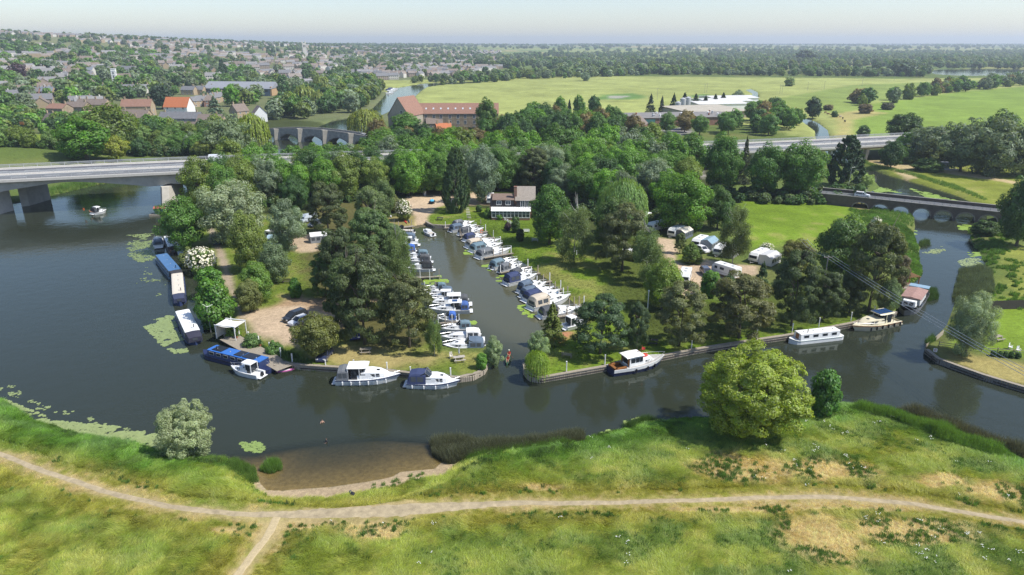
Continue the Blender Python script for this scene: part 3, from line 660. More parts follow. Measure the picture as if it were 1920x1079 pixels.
# albedo of each kind of foliage
BRT, MID, DRK, OLV = (.078, .150, .022), (.056, .105, .022), (.034, .066, .020), (.085, .115, .026)
SIL, SILD, YEL, PIN, PINB, CON = (.20, .235, .15), (.105, .135, .085), (.195, .215, .04), (.045, .062, .025), (.072, .082, .033), (.028, .05, .02)
BIR, PAL, PUR, BRN = (.085, .118, .043), (.12, .18, .05), (.045, .03, .035), (.10, .082, .035)
def tree(kind, bx, by, ty, wpx, col, label, group=None, **kw):
    p = G(bx, by); dp = depth_at(p); w = wpx / F * dp; h = max(z_at(bx, ty, p.y - w * .15) - p.z, w * .4)
    return put_tree(kind, p, h, w * 1.06, col, label, group, **kw)

T = tree
# near bank and water's edge
T('dome', 355, 858, 757, 112, (.21, .245, .14), 'silvery round willow on the near bank beside the lily pads', hi=True)
T('dome', 1402, 808, 656, 216, (.15, .19, .034), 'big yellow-green willow overhanging the river from the near bank', hi=True, name='willow_tree')
T('shrub', 1541, 780, 692, 62, (.05, .105, .025), 'dark green bush close beside the big yellow-green willow', name='alder_bush')
T('willow', 1810, 668, 545, 84, (.185, .23, .14), 'tall silver willow beside the power lines on the right bank', hi=True)
T('willow', 1008, 676, 622, 44, (.19, .25, .13), 'pale silvery bush on the corner of the channel mouth', name='willow_bush')
T('weeping', 1007, 710, 662, 44, (.16, .23, .04), 'small yellow-green weeping bush at the quay corner', name='willow_bush')
T('willow', 925, 688, 633, 40, (.185, .235, .13), 'silvery willow bush at the end of the marina point', name='willow_bush')
T('shrub', 903, 692, 662, 25, (.08, .16, .03), 'small round green bush beside the silvery willow bush')
T('pine', 1125, 664, 563, 108, (.042, .068, .03), 'broad blue-green pine with its boughs near the ground behind the launch')
T('pine', 1194, 657, 570, 46, (.042, .062, .03), 'slim young pine with a leaning bare trunk on the quay lawn')
T('pine', 1273, 648, 536, 100, (.085, .095, .042), 'brownish open pine with a straight bare trunk on the quay lawn')
T('spruce', 1035, 642, 572, 66, (.10, .125, .03), 'yellow-tipped conifer standing over the last marina boats')
# pines along the right quay
g = 'pines on the right-hand lawn'
T('pine', 1385, 634, 520, 124, (.075, .078, .032), 'wide brown-green pine at the left end of the quay pines', g)
T('pine', 1483, 612, 476, 92, PIN, 'tallest dark pine above the white narrowboat', g)
T('pine', 1545, 598, 512, 68, PIN, 'dark pine just behind the white narrowboat stern', g)
T('broad', 1572, 540, 400, 112, (.055, .092, .026), 'dark green leafy tree beside the electricity pole')
T('pine', 1628, 585, 420, 104, (.062, .075, .03), 'tall pine above the cream cruiser')
T('pine', 1592, 588, 514, 58, (.045, .058, .025), 'small dark pine between the tall pine and the quay', g)
T('broad', 1660, 590, 523, 46, (.09, .125, .06), 'grey-green leafy tree beside the brown barge')
T('shrub', 1684, 535, 476, 38, (.085, .075, .045), 'grey-brown half-bare shrub near the pergola')
T('broad', 1492, 505, 448, 68, (.085, .088, .028), 'bronze-green tree behind the white awning caravan')
T('spruce', 1425, 552, 494, 46, (.045, .075, .03), 'young dark conifer between the gravel and the pines')
T('shrub', 1330, 556, 506, 40, (.075, .145, .03), 'bright green bush in front of the motorhome')
T('shrub', 1366, 548, 513, 30, (.05, .085, .035), 'small dark bush in front of the motorhome')
T('birch', 1373, 496, 386, 68, (.075, .098, .036), 'tall birch standing alone on the caravan site')
T('shrub', 1296, 494, 455, 42, (.075, .115, .028), 'round mop-headed bush on the gravel turning circle', name='small_tree')
T('pine', 1274, 476, 438, 24, (.07, .09, .035), 'little thin pine on the gravel turning circle')
T('shrub', 1640, 434, 406, 20, (.10, .15, .05), 'white-flowering elder bush on the field edge near the arch bridge', blossom=240)
T('shrub', 1436, 480, 456, 26, (.10, .15, .05), 'white-flowering bush behind the white awning caravan', blossom=240)
T('willow', 1622, 352, 325, 32, (.19, .25, .09), 'pale green willow bush at the end of the arch bridge', name='willow_bush')
T('tall', 1608, 384, 345, 24, (.06, .1, .035), 'slim dark tree at the end of the arch bridge')
T('broad', 1905, 462, 322, 96, (.04, .07, .024), 'dark leafy tree at the right end of the arch bridge')
T('shrub', 1845, 440, 415, 50, (.045, .075, .024), 'dark bush on the bank below the arch bridge')
# island middle
T('broad', 1030, 458, 342, 90, (.045, .088, .018), 'large dark green tree beside the boatyard house')
T('birch', 1076, 494, 386, 84, (.085, .112, .045), 'pale-stemmed birch pair on the marina lawn')
T('pine', 1166, 508, 388, 98, (.062, .072, .03), 'big shaggy pine in the middle of the caravan site')
T('broad', 1150, 472, 366, 84, (.05, .078, .025), 'dark leafy tree behind the shaggy pine')
T('birch', 1212, 532, 428, 76, (.078, .11, .042), 'drooping birch beside the gravel road')
T('broad', 1240, 580, 488, 78, (.105, .15, .03), 'yellow-green beech at the edge of the marina lawn')
T('weeping', 1163, 446, 340, 86, (.12, .185, .06), 'pale green weeping willow left of the white caravan')
T('broad', 1274, 434, 326, 112, (.07, .135, .02), 'large bright green tree behind the caravans')
T('broad', 1345, 430, 350, 64, (.045, .08, .022), 'dark green tree right of the large bright tree')
T('broad', 1225, 380, 298, 86, SILD, 'grey-green poplar above the large bright tree', name='poplar_tree')
T('broad', 1180, 330, 244, 78, SILD, 'tall grey-green poplar left of the road viaduct', name='poplar_tree')
T('broad', 1254, 330, 248, 60, MID, 'conical green tree at the left end of the viaduct')
T('broad', 1350, 362, 244, 78, (.05, .10, .02), 'tall dark oak standing in front of the viaduct')
T('broad', 1432, 372, 262, 76, (.045, .09, .02), 'left one of two great dark trees above the mown field')
T('broad', 1495, 374, 258, 96, (.05, .095, .02), 'right one of two great dark trees above the mown field')
T('cypress', 1580, 350, 258, 80, (.025, .045, .022), 'black-green conifer beside the viaduct column')
T('spruce', 1392, 345, 258, 34, (.04, .05, .025), 'thin brown-green conifer between the oak and the twin trees')
T('cypress', 856, 398, 280, 62, (.042, .068, .026), 'huge dense cypress on the lawn by the slipway')
T('broad', 904, 380, 272, 70, (.10, .135, .09), 'tall grey poplar between the cypress and the house', name='poplar_tree')
T('pine', 1002, 358, 280, 64, (.06, .075, .03), 'brown-green conifer behind the boatyard house')
T('spruce', 966, 350, 300, 34, CON, 'dark conifer left of the house chimney')
T('shrub', 758, 414, 374, 30, (.11, .14, .04), 'white-flowering elder beside the slipway tents', blossom=260)
T('shrub', 742, 398, 364, 30, (.10, .115, .045), 'olive bush above the blue tent by the slipway')
T('shrub', 916, 408, 390, 20, (.09, .15, .03), 'olive bush in front of the conservatory')
T('shrub', 937, 412, 400, 17, (.10, .19, .03), 'light green clipped bush in front of the conservatory')
T('shrub', 952, 432, 416, 15, PUR, 'purple-leaved bush below the conservatory steps')
T('shrub', 975, 452, 428, 19, (.035, .055, .02), 'dark clipped bush beside the white garden bench')
T('shrub', 898, 398, 384, 14, (.05, .09, .025), 'small green bush beside the motorhome at the house')
T('shrub', 967, 436, 405, 20, (.045, .075, .022), 'dark bush at the foot of the house tree')
# left half of the island
T('broad', 350, 470, 370, 94, (.048, .095, .018), 'dark green tree leaning over the moored narrowboats')
T('willow', 442, 455, 336, 132, (.165, .195, .12), 'great silver willow behind the road bridge pier')
T('willow', 540, 470, 374, 70, (.125, .16, .10), 'smaller silver willow beside the tent trailer')
T('broad', 470, 510, 392, 70, (.105, .135, .036), 'olive birch right of the riverside track')
T('broad', 518, 530, 452, 62, (.085, .115, .06), 'grey-green tree beside the lawn with the bench')
T('broad', 486, 566, 494, 66, (.09, .15, .032), 'bright green tree above the parking yard')
T('broad', 470, 585, 525, 56, (.10, .115, .04), 'brown-green thin tree above the parking yard')
T('shrub', 555, 557, 522, 28, (.05, .115, .02), 'round clipped bush near the bench on the lawn')
T('broad', 598, 672, 588, 94, (.085, .095, .028), 'bronze-green thorn tree over the parked cars')
T('birch', 815, 668, 597, 36, (.085, .12, .04), 'small birch on the quay lawn beside the moored boats')
T('shrub', 380, 512, 466, 52, (.10, .145, .045), 'white-flowering elder beside the blue narrowboat', blossom=420)
T('shrub', 357, 500, 464, 40, (.10, .12, .04), 'brownish bush behind the moored narrowboats')
T('shrub', 398, 560, 500, 56, (.065, .135, .025), 'bright green bush below the flowering elder')
T('shrub', 408, 612, 528, 80, (.062, .125, .024), 'big bright green bush beside the wooden jetty')
T('shrub', 440, 635, 608, 30, (.11, .17, .03), 'yellow-green bush behind the small wind turbine')
T('shrub', 475, 655, 628, 40, (.08, .13, .04), 'low leafy bush behind the white pergola')
T('shrub', 515, 668, 640, 34, (.07, .125, .035), 'climbing green bush behind the landing stage')
T('pine', 616, 440, 345, 78, (.045, .058, .022), 'dark pine above the tent trailer')
T('pine', 700, 470, 352, 72, (.075, .10, .04), 'tall pale pine left of the slipway tents')
g = 'pines between yard and marina'
for a in [(640, 560, 430, 84, PIN), (700, 520, 392, 92, (.062, .095, .034)), (690, 590, 462, 108, PIN), (738, 520, 420, 70, (.07, .1, .04)), (655, 620, 490, 86, (.05, .075, .026)), (612, 556, 478, 60, (.05, .09, .025))]:
    T('pine', *a, 'dark shaggy pine in the thicket between yard and marina', g)
T('pine', 684, 646, 486, 118, (.05, .066, .026), 'broad dark pine at the front left of the thicket')
T('pine', 768, 652, 522, 104, (.062, .072, .03), 'brown-green pine at the front right of the thicket')
T('birch', 752, 560, 430, 66, (.085, .115, .045), 'thin white-branched birch over the marina boats')
T('broad', 720, 420, 330, 56, (.07, .1, .035), 'leafy birch above the slipway tents')
T('spruce', 708, 405, 340, 36, (.045, .06, .025), 'dark conifer above the slipway tents')
# around the road bridge on the left
T('broad', 165, 300, 220, 104, (.06, .125, .018), 'large bright tree behind the left end of the road bridge')
T('broad', 212, 285, 190, 112, (.075, .105, .022), 'great olive tree in front of the riverside houses')
T('broad', 220, 302, 253, 52, (.155, .175, .03), 'yellow-leaved tree beside the road bridge railing')
T('weeping', 478, 288, 215, 58, (.17, .215, .04), 'yellow weeping willow by the old stone bridge')
T('willow', 432, 296, 213, 92, (.10, .13, .07), 'big grey willow left of the yellow weeping willow')
T('broad', 388, 298, 258, 52, (.14, .165, .045), 'pale green tree behind the railing near the parked van')
T('weeping', 688, 262, 206, 62, (.155, .18, .042), 'yellow weeping willow at the right end of the old bridge')
T('broad', 720, 290, 240, 62, (.075, .135, .025), 'bright tree below the yellow weeping willow')
T('broad', 762, 260, 212, 66, (.06, .12, .022), 'green tree in front of the mill gable')
T('broad', 795, 276, 228, 46, (.028, .05, .02), 'dark yew in front of the mill')
T('broad', 914, 258, 184, 48, (.05, .085, .018), 'tall tree hiding the end of the mill roof')
T('broad', 850, 243, 222, 16, SILD, 'slim grey tree against the mill wall')
T('broad', 883, 248, 219, 18, (.04, .07, .02), 'slim dark tree against the mill wall')
# field-edge trees right of the mill
for k, a in enumerate([('broad', 1000, 236, 192, 52, MID), ('broad', 1050, 228, 178, 30, MID), ('spruce', 1067, 224, 187, 16, (.02, .035, .025)), ('broad', 1085, 224, 178, 24, MID), ('broad', 1113, 219, 176, 28, DRK)]):
    T(*a[:5], a[5], ['rounded tree at the meadow edge right of the mill', 'airy tree at the meadow edge', 'pointed dark conifer at the meadow edge', 'ragged tree right of the pointed conifer', 'lollipop-shaped dark tree at the meadow edge'][k])
for k, (a, b, c, d) in enumerate([(1219, 215, 178, 26), (1240, 214, 181, 18), (1262, 210, 177, 24), (1282, 208, 174, 26), (1303, 205, 176, 24), (1322, 203, 180, 22), (1340, 201, 177, 22), (1355, 198, 174, 22)]):
    T('spruce', a, b, c, d, (.022, .038, .02), 'dark conifer in the row behind the dairy silos', 'row of conifers behind the silos')
# right of the viaduct
for k, a in enumerate([('broad', 1692, 268, 210, 74, (.035, .06, .018)), ('willow', 1740, 305, 232, 96, (.085, .11, .065)), ('willow', 1800, 322, 218, 92, (.08, .105, .062)), ('broad', 1868, 300, 208, 86, (.05, .08, .03)), ('willow', 1862, 330, 222, 112, (.082, .105, .06)), ('willow', 1925, 330, 214, 90, (.075, .1, .055))]):
    T(*a[:5], a[5], ['dark tree at the right end of the viaduct', 'grey willow at the right end of the viaduct', 'tall grey willow above the pump hut', 'dark tree top behind the tall grey willows', 'broad grey willow right of the pump hut', 'grey willow at the right edge above the paddock'][k])
T('shrub', 1700, 306, 278, 46, (.05, .085, .03), 'green bush under the viaduct edge')
T('shrub', 1790, 304, 265, 60, (.07, .11, .03), 'brighter green tree behind the pump hut')
T('shrub', 1618, 256, 235, 26, (.045, .075, .025), 'dark thorn bush on the meadow beyond the viaduct')
T('shrub', 1738, 321, 303, 60, (.06, .095, .03), 'long low hedge bush beside the pump hut')
T('broad', 1524, 222, 182, 34, (.03, .05, .025), 'dark round tree by the stream')
T('shrub', 1621, 213, 194, 30, (.09, .075, .045), 'reddish hawthorn standing alone on the grass')
T('shrub', 1552, 207, 196, 22, (.085, .075, .04), 'reddish hawthorn beside the dark round tree')
T('shrub', 1663, 206, 192, 28, (.06, .06, .04), 'low dark thorn on the field bank')
T('shrub', 1564, 220, 208, 15, (.05, .085, .03), 'round green bush beside the cows')
T('shrub', 1480, 162, 143, 22, (.16, .2, .09), 'pale willow bush alone on the far meadow', name='willow_bush')
T('willow', 1098, 152, 135, 20, (.13, .17, .12), 'pale willow pair alone on the far meadow')
T('shrub', 1383, 188, 168, 24, (.10, .13, .08), 'grey willow bush on the stream bank', name='willow_bush')
T('broad', 1690, 143, 110, 50, (.055, .075, .05), 'big dark poplar clump left of the lake', name='poplar_clump')
T('broad', 1510, 118, 92, 40, (.05, .065, .045), 'domed dark wood clump near the horizon', name='poplar_clump')
T('tall', 420, 147, 112, 17, (.028, .045, .022), 'black columnar poplar above the long grey office roof')
T('tall', 534, 186, 140, 26, (.045, .08, .03), 'columnar poplar at the end of the office building')
T('broad', 305, 205, 155, 50, (.028, .045, .025), 'dark cedar behind the orange roofed house', name='cedar_tree')
T('broad', 435, 200, 158, 34, (.06, .13, .015), 'vivid green tree in front of the office building')
T('spruce', 405, 222, 182, 48, (.08, .115, .075), 'blue-grey cedar beside the orange roofed house', name='cedar_tree')
T('broad', 37, 152, 118, 38, PUR, 'purple copper beech in the town', name='copper_beech')
T('cypress', 278, 243, 215, 18, (.05, .10, .025), 'small pointed green conifer among the riverside roofs')

# belts of trees that look alike -------------------------------------------------
def belt(outline, n, sp, h, wk, label, group, mingap=.62, world=False, avoid=True):
    O = outline if world else W2(outline, .9); xs = [p[0] for p in O]; ys = [p[1] for p in O]; got = 0; tries = 0
    cand = RNG.random((n * 40, 2)) * [max(xs) - min(xs), max(ys) - min(ys)] + [min(xs), min(ys)]
    cand = cand[inside(cand[:, 0], cand[:, 1], O)]
    cand = cand[wdist(cand[:, 0], cand[:, 1]) < -2.0]
    for x, y in cand:
        if got >= n: break
        hh = random.uniform(*h); w = hh * random.uniform(*wk); q_ = pxl(Vector((x, y, .9)))
        if 470 < q_[0] < 690 and 262 < q_[1] < 345:
            if q_[1] < 287: continue
            hh = min(hh, z_at(q_[0], 273, y)); w = max(w * .8, hh * .9)
        if 740 < q_[0] < 906 and 248 < q_[1] < 300: hh = min(hh, max(5, z_at(q_[0], 241, y)))
        if avoid and any((x - a) ** 2 + (y - b) ** 2 < (mingap * (w * .5 + c)) ** 2 for a, b, c in TREES): continue
        kind, col = random.choice(sp); v = random.uniform(.85, 1.2)
        put_tree(kind, Vector((x, y, H1(x, y))), hh, w, tuple(k * v for k in col), label, group); got += 1
    return got
MIX = [('broad', BRT), ('broad', BRT), ('broad', MID), ('broad', MID), ('broad', (.066, .128, .022)), ('broad', DRK), ('broad', OLV), ('willow', SILD)]
def rd(s_, n_): return (-113 + .954 * s_ - .2985 * n_, 217 + .2985 * s_ + .954 * n_)
n0 = belt([rd(14, -14), rd(190, -12), rd(190, -2), rd(14, -2)], 46, MIX, (14, 17), (.75, .95), 'tall leafy tree in the screen along the road bridge', 'trees screening the road bridge', .36, True)
n0 += belt([rd(14, 27), rd(196, 27), rd(196, 34), rd(14, 34)], 26, MIX, (15, 18), (.8, 1.0), 'tall leafy tree just behind the road bridge', 'trees behind the road bridge', .42, True)
n1 = belt([(455, 365), (480, 335), (640, 322), (780, 312), (900, 305), (1000, 300), (1010, 345), (950, 345), (870, 340), (800, 348), (700, 365), (560, 400), (480, 390)], 46, MIX, (11, 15), (.8, 1.05), 'leafy green tree in the wood behind the boatyard', 'trees in the wood behind the boatyard', mingap=.45)
n2 = belt([(1000, 300), (1120, 295), (1270, 295), (1290, 330), (1320, 365), (1200, 420), (1080, 395), (1010, 350)], 32, MIX, (11, 16), (.8, 1.05), 'leafy green tree in the wood right of the house', 'trees in the wood right of the house', mingap=.45)
n3 = belt([(675, 272), (760, 262), (900, 256), (1000, 245), (1130, 243), (1200, 256), (1200, 268), (1000, 272), (800, 280), (700, 286)], 52, [('broad', BRT), ('broad', MID), ('broad', DRK), ('broad', DRK), ('broad', BRN), ('broad', (.05, .1, .02))], (12, 17), (.75, 1.0), 'leafy tree in the belt between the mill and the road', 'trees between the mill and the road', mingap=.42)
n4 = belt([(-60, 312), (60, 310), (300, 298), (420, 292), (430, 270), (330, 262), (250, 270), (120, 285), (-60, 290)], 34, [('broad', MID), ('broad', OLV), ('broad', DRK), ('broad', (.085, .13, .04))], (8, 12), (.9, 1.15), 'bushy tree beyond the left road bridge', 'bushy trees beyond the road bridge', mingap=.6)
n5 = belt([(1210, 262), (1300, 256), (1420, 257), (1500, 252), (1500, 225), (1440, 210), (1400, 215), (1350, 235), (1300, 242), (1220, 250)], 30, [('broad', MID), ('broad', MID), ('broad', (.06, .11, .03)), ('broad', DRK), ('broad', BRN)], (10, 15), (.8, 1.1), 'leafy tree between the viaduct and the dairy', 'trees between the viaduct and the dairy', mingap=.5)
n6 = belt([(1600, 205), (1660, 196), (1760, 180), (1925, 160), (1925, 152), (1760, 166), (1680, 182), (1600, 192)], 52, [('broad', MID), ('shrub', BRN), ('willow', SILD), ('broad', DRK), ('shrub', OLV)], (8, 15), (.9, 1.3), 'tree in the long hedgerow across the right-hand meadows', 'hedgerow trees on the right', mingap=.5)
n7 = belt([(525, 255), (560, 235), (650, 222), (715, 190), (725, 160), (640, 150), (560, 175), (545, 195), (500, 215), (500, 240)], 38, [('broad', MID), ('broad', DRK), ('broad', OLV), ('willow', SILD), ('weeping', (.15, .18, .05)), ('broad', DRK)], (12, 18), (.75, 1.0), 'park tree on the far river bank beyond the old bridge', 'park trees beyond the old bridge', mingap=.5)
n8 = 0
n9 = belt([(230, 250), (420, 250), (500, 262), (480, 285), (300, 290)], 16, [('broad', MID), ('broad', OLV), ('willow', SILD), ('broad', DRK)], (8, 12), (.8, 1.1), 'riverside tree below the brown-roofed houses', 'riverside trees below the houses', mingap=.55)
n10 = belt([(1650, 330), (1700, 300), (1960, 330), (1960, 318), (1760, 290), (1680, 290)], 12, [('willow', SILD), ('broad', DRK), ('broad', MID)], (9, 14), (.8, 1.1), 'grey-green tree in the clump at the right end of the viaduct', 'trees at the right end of the viaduct', mingap=.5)
ORDN = ['leftmost', 'second', 'third', 'fourth', 'fifth', 'sixth', 'seventh', 'eighth', 'ninth', 'tenth', 'eleventh', 'twelfth', 'thirteenth', 'fourteenth', 'fifteenth', 'sixteenth', 'seventeenth', 'eighteenth', 'nineteenth', 'twentieth']
fam = {}
for o in COL.objects:                                   # alike trees of a belt: named by size, colour and order from the left
    g_ = o.get('group')
    if o.type == 'EMPTY' and g_ and o.get('category') in ('tree', 'shrub'):
        c = [k for k in o.children if k.name.startswith('crown')][0]; r_, gg, b_ = c.color[:3]
        cw = 'grey-green' if b_ > .55 * gg else 'reddish-brown' if r_ > gg else 'olive' if r_ > .68 * gg else 'bright green' if gg > .19 else 'dark green' if gg < .13 else 'mid-green'
        kd = {'pine_tree': 'pine', 'weeping_willow': 'weeping willow', 'spruce_tree': 'conifer', 'shrub': 'bush'}.get(o.name.split('.')[0], 'tree')
        sz = 'taller' if c.scale[2] > 15 else 'medium' if c.scale[2] > 12 else 'lower'
        fam.setdefault((g_, sz + ' ' + cw + ' ' + kd), []).append(o)
for (g_, d_), L_ in fam.items():
    L_.sort(key=lambda o: pxl(o.location)[0])
    for k, o in enumerate(L_):
        if len(L_) == 1: o['label'] = 'the only %s among the %s' % (d_, g_)
        elif k < 20: o['label'] = ('%s %s from the left, %s' if k else '%s %s, %s') % (ORDN[k], d_, g_.replace('trees ', '', 1) if g_.startswith('trees') else 'among the ' + g_)
print('TREES', len(TREES), n0, n9, n10, n1, n2, n3, n4, n5, n6, n7, n8)

# massed trees too far away or too many to tell apart ----------------------------
def scatter(name, pts, rot, scl, cols, protos, idx=None):
    me = bpy.data.meshes.new(name); n = len(pts); me.vertices.add(n); me.vertices.foreach_set('co', np.asarray(pts, np.float32).ravel())
    def at(nm, ty, data, f):
        a = me.attributes.new(nm, ty, 'POINT'); a.data.foreach_set(f, np.asarray(data).ravel())
    at('rot', 'FLOAT_VECTOR', np.asarray(rot, np.float32), 'vector'); at('scl', 'FLOAT_VECTOR', np.asarray(scl, np.float32), 'vector')
    c4 = np.ones((n, 4), np.float32); c4[:, :3] = cols; at('col', 'FLOAT_COLOR', c4, 'color')
    at('idx', 'INT', np.asarray(RNG.integers(0, len(protos), n) if idx is None else idx, np.int32), 'value')
    o = link(name, me, kind='stuff')
    cl = bpy.data.collections.new(name + '_kit')
    for k, p in enumerate(protos):
        q = bpy.data.objects.new('%s_kit_%02d' % (name, k), p); cl.objects.link(q)
    ng = bpy.data.node_groups.new(name + '_scatter', 'GeometryNodeTree')
    ng.interface.new_socket('Geometry', in_out='INPUT', socket_type='NodeSocketGeometry'); ng.interface.new_socket('Geometry', in_out='OUTPUT', socket_type='NodeSocketGeometry')
    gi = ng.nodes.new('NodeGroupInput'); go = ng.nodes.new('NodeGroupOutput'); ip = ng.nodes.new('GeometryNodeInstanceOnPoints'); ci = ng.nodes.new('GeometryNodeCollectionInfo')
    ci.inputs['Collection'].default_value = cl; ci.inputs['Separate Children'].default_value = True; ci.inputs['Reset Children'].default_value = True; ip.inputs['Pick Instance'].default_value = True
    def na(nm, ty):
        a = ng.nodes.new('GeometryNodeInputNamedAttribute'); a.data_type = ty; a.inputs['Name'].default_value = nm; return a.outputs['Attribute']
    ng.links.new(gi.outputs[0], ip.inputs['Points']); ng.links.new(ci.outputs[0], ip.inputs['Instance']); ng.links.new(na('idx', 'INT'), ip.inputs['Instance Index'])
    er = ng.nodes.new('FunctionNodeEulerToRotation'); ng.links.new(na('rot', 'FLOAT_VECTOR'), er.inputs[0]); ng.links.new(er.outputs[0], ip.inputs['Rotation'])
    ng.links.new(na('scl', 'FLOAT_VECTOR'), ip.inputs['Scale']); ng.links.new(ip.outputs[0], go.inputs[0])
    md = o.modifiers.new('scatter', 'NODES'); md.node_group = ng
    return o
def massed(name, outline, n, sp, h, wk, clump=0.0, cs=120, z=.9, edge=0):
    O = W2(outline, z); xs = [p[0] for p in O]; ys = [p[1] for p in O]
    c = RNG.random((n * 6, 2)) * [max(xs) - min(xs), max(ys) - min(ys)] + [min(xs), min(ys)]
    k = inside(c[:, 0], c[:, 1], O); c = c[k]
    if clump: c = c[fbm(c[:, 0] / cs, c[:, 1] / cs, 7, 3) > clump]
    c = c[wdist(c[:, 0], c[:, 1]) < -3][:n]; n = len(c)
    hh = RNG.uniform(*h, n) ; w = hh * RNG.uniform(*wk, n)
    zz = land(c[:, 0], c[:, 1]); pts = np.stack([c[:, 0], c[:, 1], zz], 1)
    cols = np.array([s[1] for s in sp])[RNG.integers(0, len(sp), n)] * LEAFGAIN * 1.1 * RNG.uniform(.8, 1.2, (n, 1))
    kk = [proto(q, v, 700, True) for q, v in (('broad', 0), ('broad', 1), ('shrub', 0), ('willow', 1))]
    return scatter(name, pts, np.stack([np.zeros(n), np.zeros(n), RNG.random(n) * 6.283], 1), np.stack([w, w, hh], 1), cols, kk)
FARM = [(0, MID), (0, DRK), (0, SILD), (0, OLV), (0, (.06, .09, .035)), (0, (.085, .11, .06))]
massed('distant_woods', [(560, 152), (760, 150), (900, 152), (1000, 148), (1200, 142), (1450, 142), (1740, 145), (1760, 125), (2000, 124), (2000, 100), (1500, 100), (1000, 106), (700, 118), (560, 130)], 3600, FARM, (9, 17), (.8, 1.3), .40, 150)
massed('horizon_woods', [(700, 112), (1000, 106), (1500, 100), (2000, 100), (2000, 86), (1300, 86), (700, 90), (560, 100)], 3400, FARM, (12, 20), (1.0, 1.8), .50, 420)
massed('lakeside_trees', [(1740, 129), (2000, 130), (2000, 122), (1700, 122)], 260, FARM, (9, 14), (.8, 1.2))
massed('field_edge_trees', [(780, 162), (880, 158), (1000, 149), (1240, 141), (1700, 145), (1730, 146), (1730, 141), (1700, 139), (1240, 136), (980, 142), (860, 150), (770, 155)], 420, FARM, (7, 13), (.8, 1.2))
# ------------------------------------------------------------------ bridges
def frame_obj(name, label, cat, a, b):                 # thing with local x from a to b
    o = thing(name, label, cat, (a[0], a[1], 0), math.atan2(b[1] - a[1], b[0] - a[0])); return o, math.hypot(b[0] - a[0], b[1] - a[1])
# the dual-carriageway bridge and viaduct
A0 = Vector((-113, 217, 0)); DV = Vector((.954, .2985, 0)).normalized(); NV = Vector((-DV.y, DV.x, 0))
S0, S1, WID = -240.0, 470.0, 25.0
def zdeck(s): return 10.9 - 3.3 * float(sstep(0, 1, (s + 20) / 290))
def xy(s, n): return (A0.x + DV.x * s + NV.x * n, A0.y + DV.y * s + NV.y * n)
hw = thing('road_bridge', 'long grey concrete dual-carriageway bridge crossing the river', 'bridge', (0, 0, 0))
SS = list(np.arange(S0, S1 + .1, 5.0))
def ribbon(n0, n1, dz, th, name, m, parent=hw, ss=SS, zf=zdeck):
    b = MB(); b.loft([[(*xy(s, n0), zf(s) + dz), (*xy(s, n1), zf(s) + dz), (*xy(s, n1), zf(s) + dz - th), (*xy(s, n0), zf(s) + dz - th)] for s in ss]); return b.build(name, m, parent)
M_KERB = mat('pale_concrete', (.5, .48, .43), .85, .15, 1.5)
ribbon(0, WID, 0, .5, 'deck', M_CONC)
ribbon(2.1, 10.4, .012, .01, 'carriageway', M_ASPH); ribbon(14.3, 22.8, .012, .01, 'carriageway', M_ASPH)
ribbon(-.35, 1.2, .28, .75, 'edge_beam', M_KERB); ribbon(WID - 1.2, WID + .35, .28, .75, 'edge_beam', M_KERB); ribbon(11.4, 13.4, .12, .11, 'central_reserve', M_KERB)
for n in (2.5, 10.0, 14.7, 22.4): ribbon(n - .11, n + .11, .017, .004, 'edge_line', M_LINE)
b = MB()
for n in (6.25, 18.55):
    for s in np.arange(S0, S1 - 6, 9.0):
        p, q = xy(s, n - .1), xy(s + 4.2, n - .1); p2, q2 = xy(s, n + .1), xy(s + 4.2, n + .1)
        b.quad((*p, zdeck(s) + .018), (*q, zdeck(s + 4.2) + .018), (*q2, zdeck(s + 4.2) + .018), (*p2, zdeck(s) + .018))
b.build('lane_marking', M_LINE, hw, 'stuff')
for n, nm, z0, hh in ((.3, 'parapet_rail', .28, 1.05), (WID - .3, 'parapet_rail', .28, 1.05), (11.9, 'crash_barrier', .12, .7), (12.9, 'crash_barrier', .12, .7)):
    b = MB()
    for s in np.arange(S0, S1, 4.0): b.box((*xy(s, n), zdeck(s) + z0 + hh / 2), (.14, .14, hh), math.atan2(DV.y, DV.x))
    for k in ((.45, .78, 1.0) if hh > 1 else (.85,)):
        b.loft([[(*xy(s, n - .05), zdeck(s) + z0 + hh * k - .07), (*xy(s, n + .05), zdeck(s) + z0 + hh * k - .07), (*xy(s, n + .05), zdeck(s) + z0 + hh * k + .07), (*xy(s, n - .05), zdeck(s) + z0 + hh * k + .07)] for s in SS])
    b.build(nm, M_GALV, hw)
def soffit(s):                                          # haunched girder depth
    d = min(abs(s - p) for p in (-2.0, -50.0)) if s < 6 else s - 2
    return 1.5 + 3.0 * max(0, 1 - d / 24) ** 1.35 if s < 6 else 1.5 + 3.0 * max(0, 1 - d / 34) ** 1.7
GS = [s for s in np.arange(S0, S1, 3.0)]
for n0, n1 in ((.9, 11.2), (13.8, WID - .9)):
    b = MB(); b.loft([[(*xy(s, n0), zdeck(s) - .5), (*xy(s, n1), zdeck(s) - .5), (*xy(s, n1 - .8), zdeck(s) - soffit(s)), (*xy(s, n0 + .6), zdeck(s) - soffit(s))] for s in GS]); b.build('girder', M_DCONC, hw)
PD = Vector((.10, 1, 0)).normalized(); PN = Vector((PD.y, -PD.x, 0))
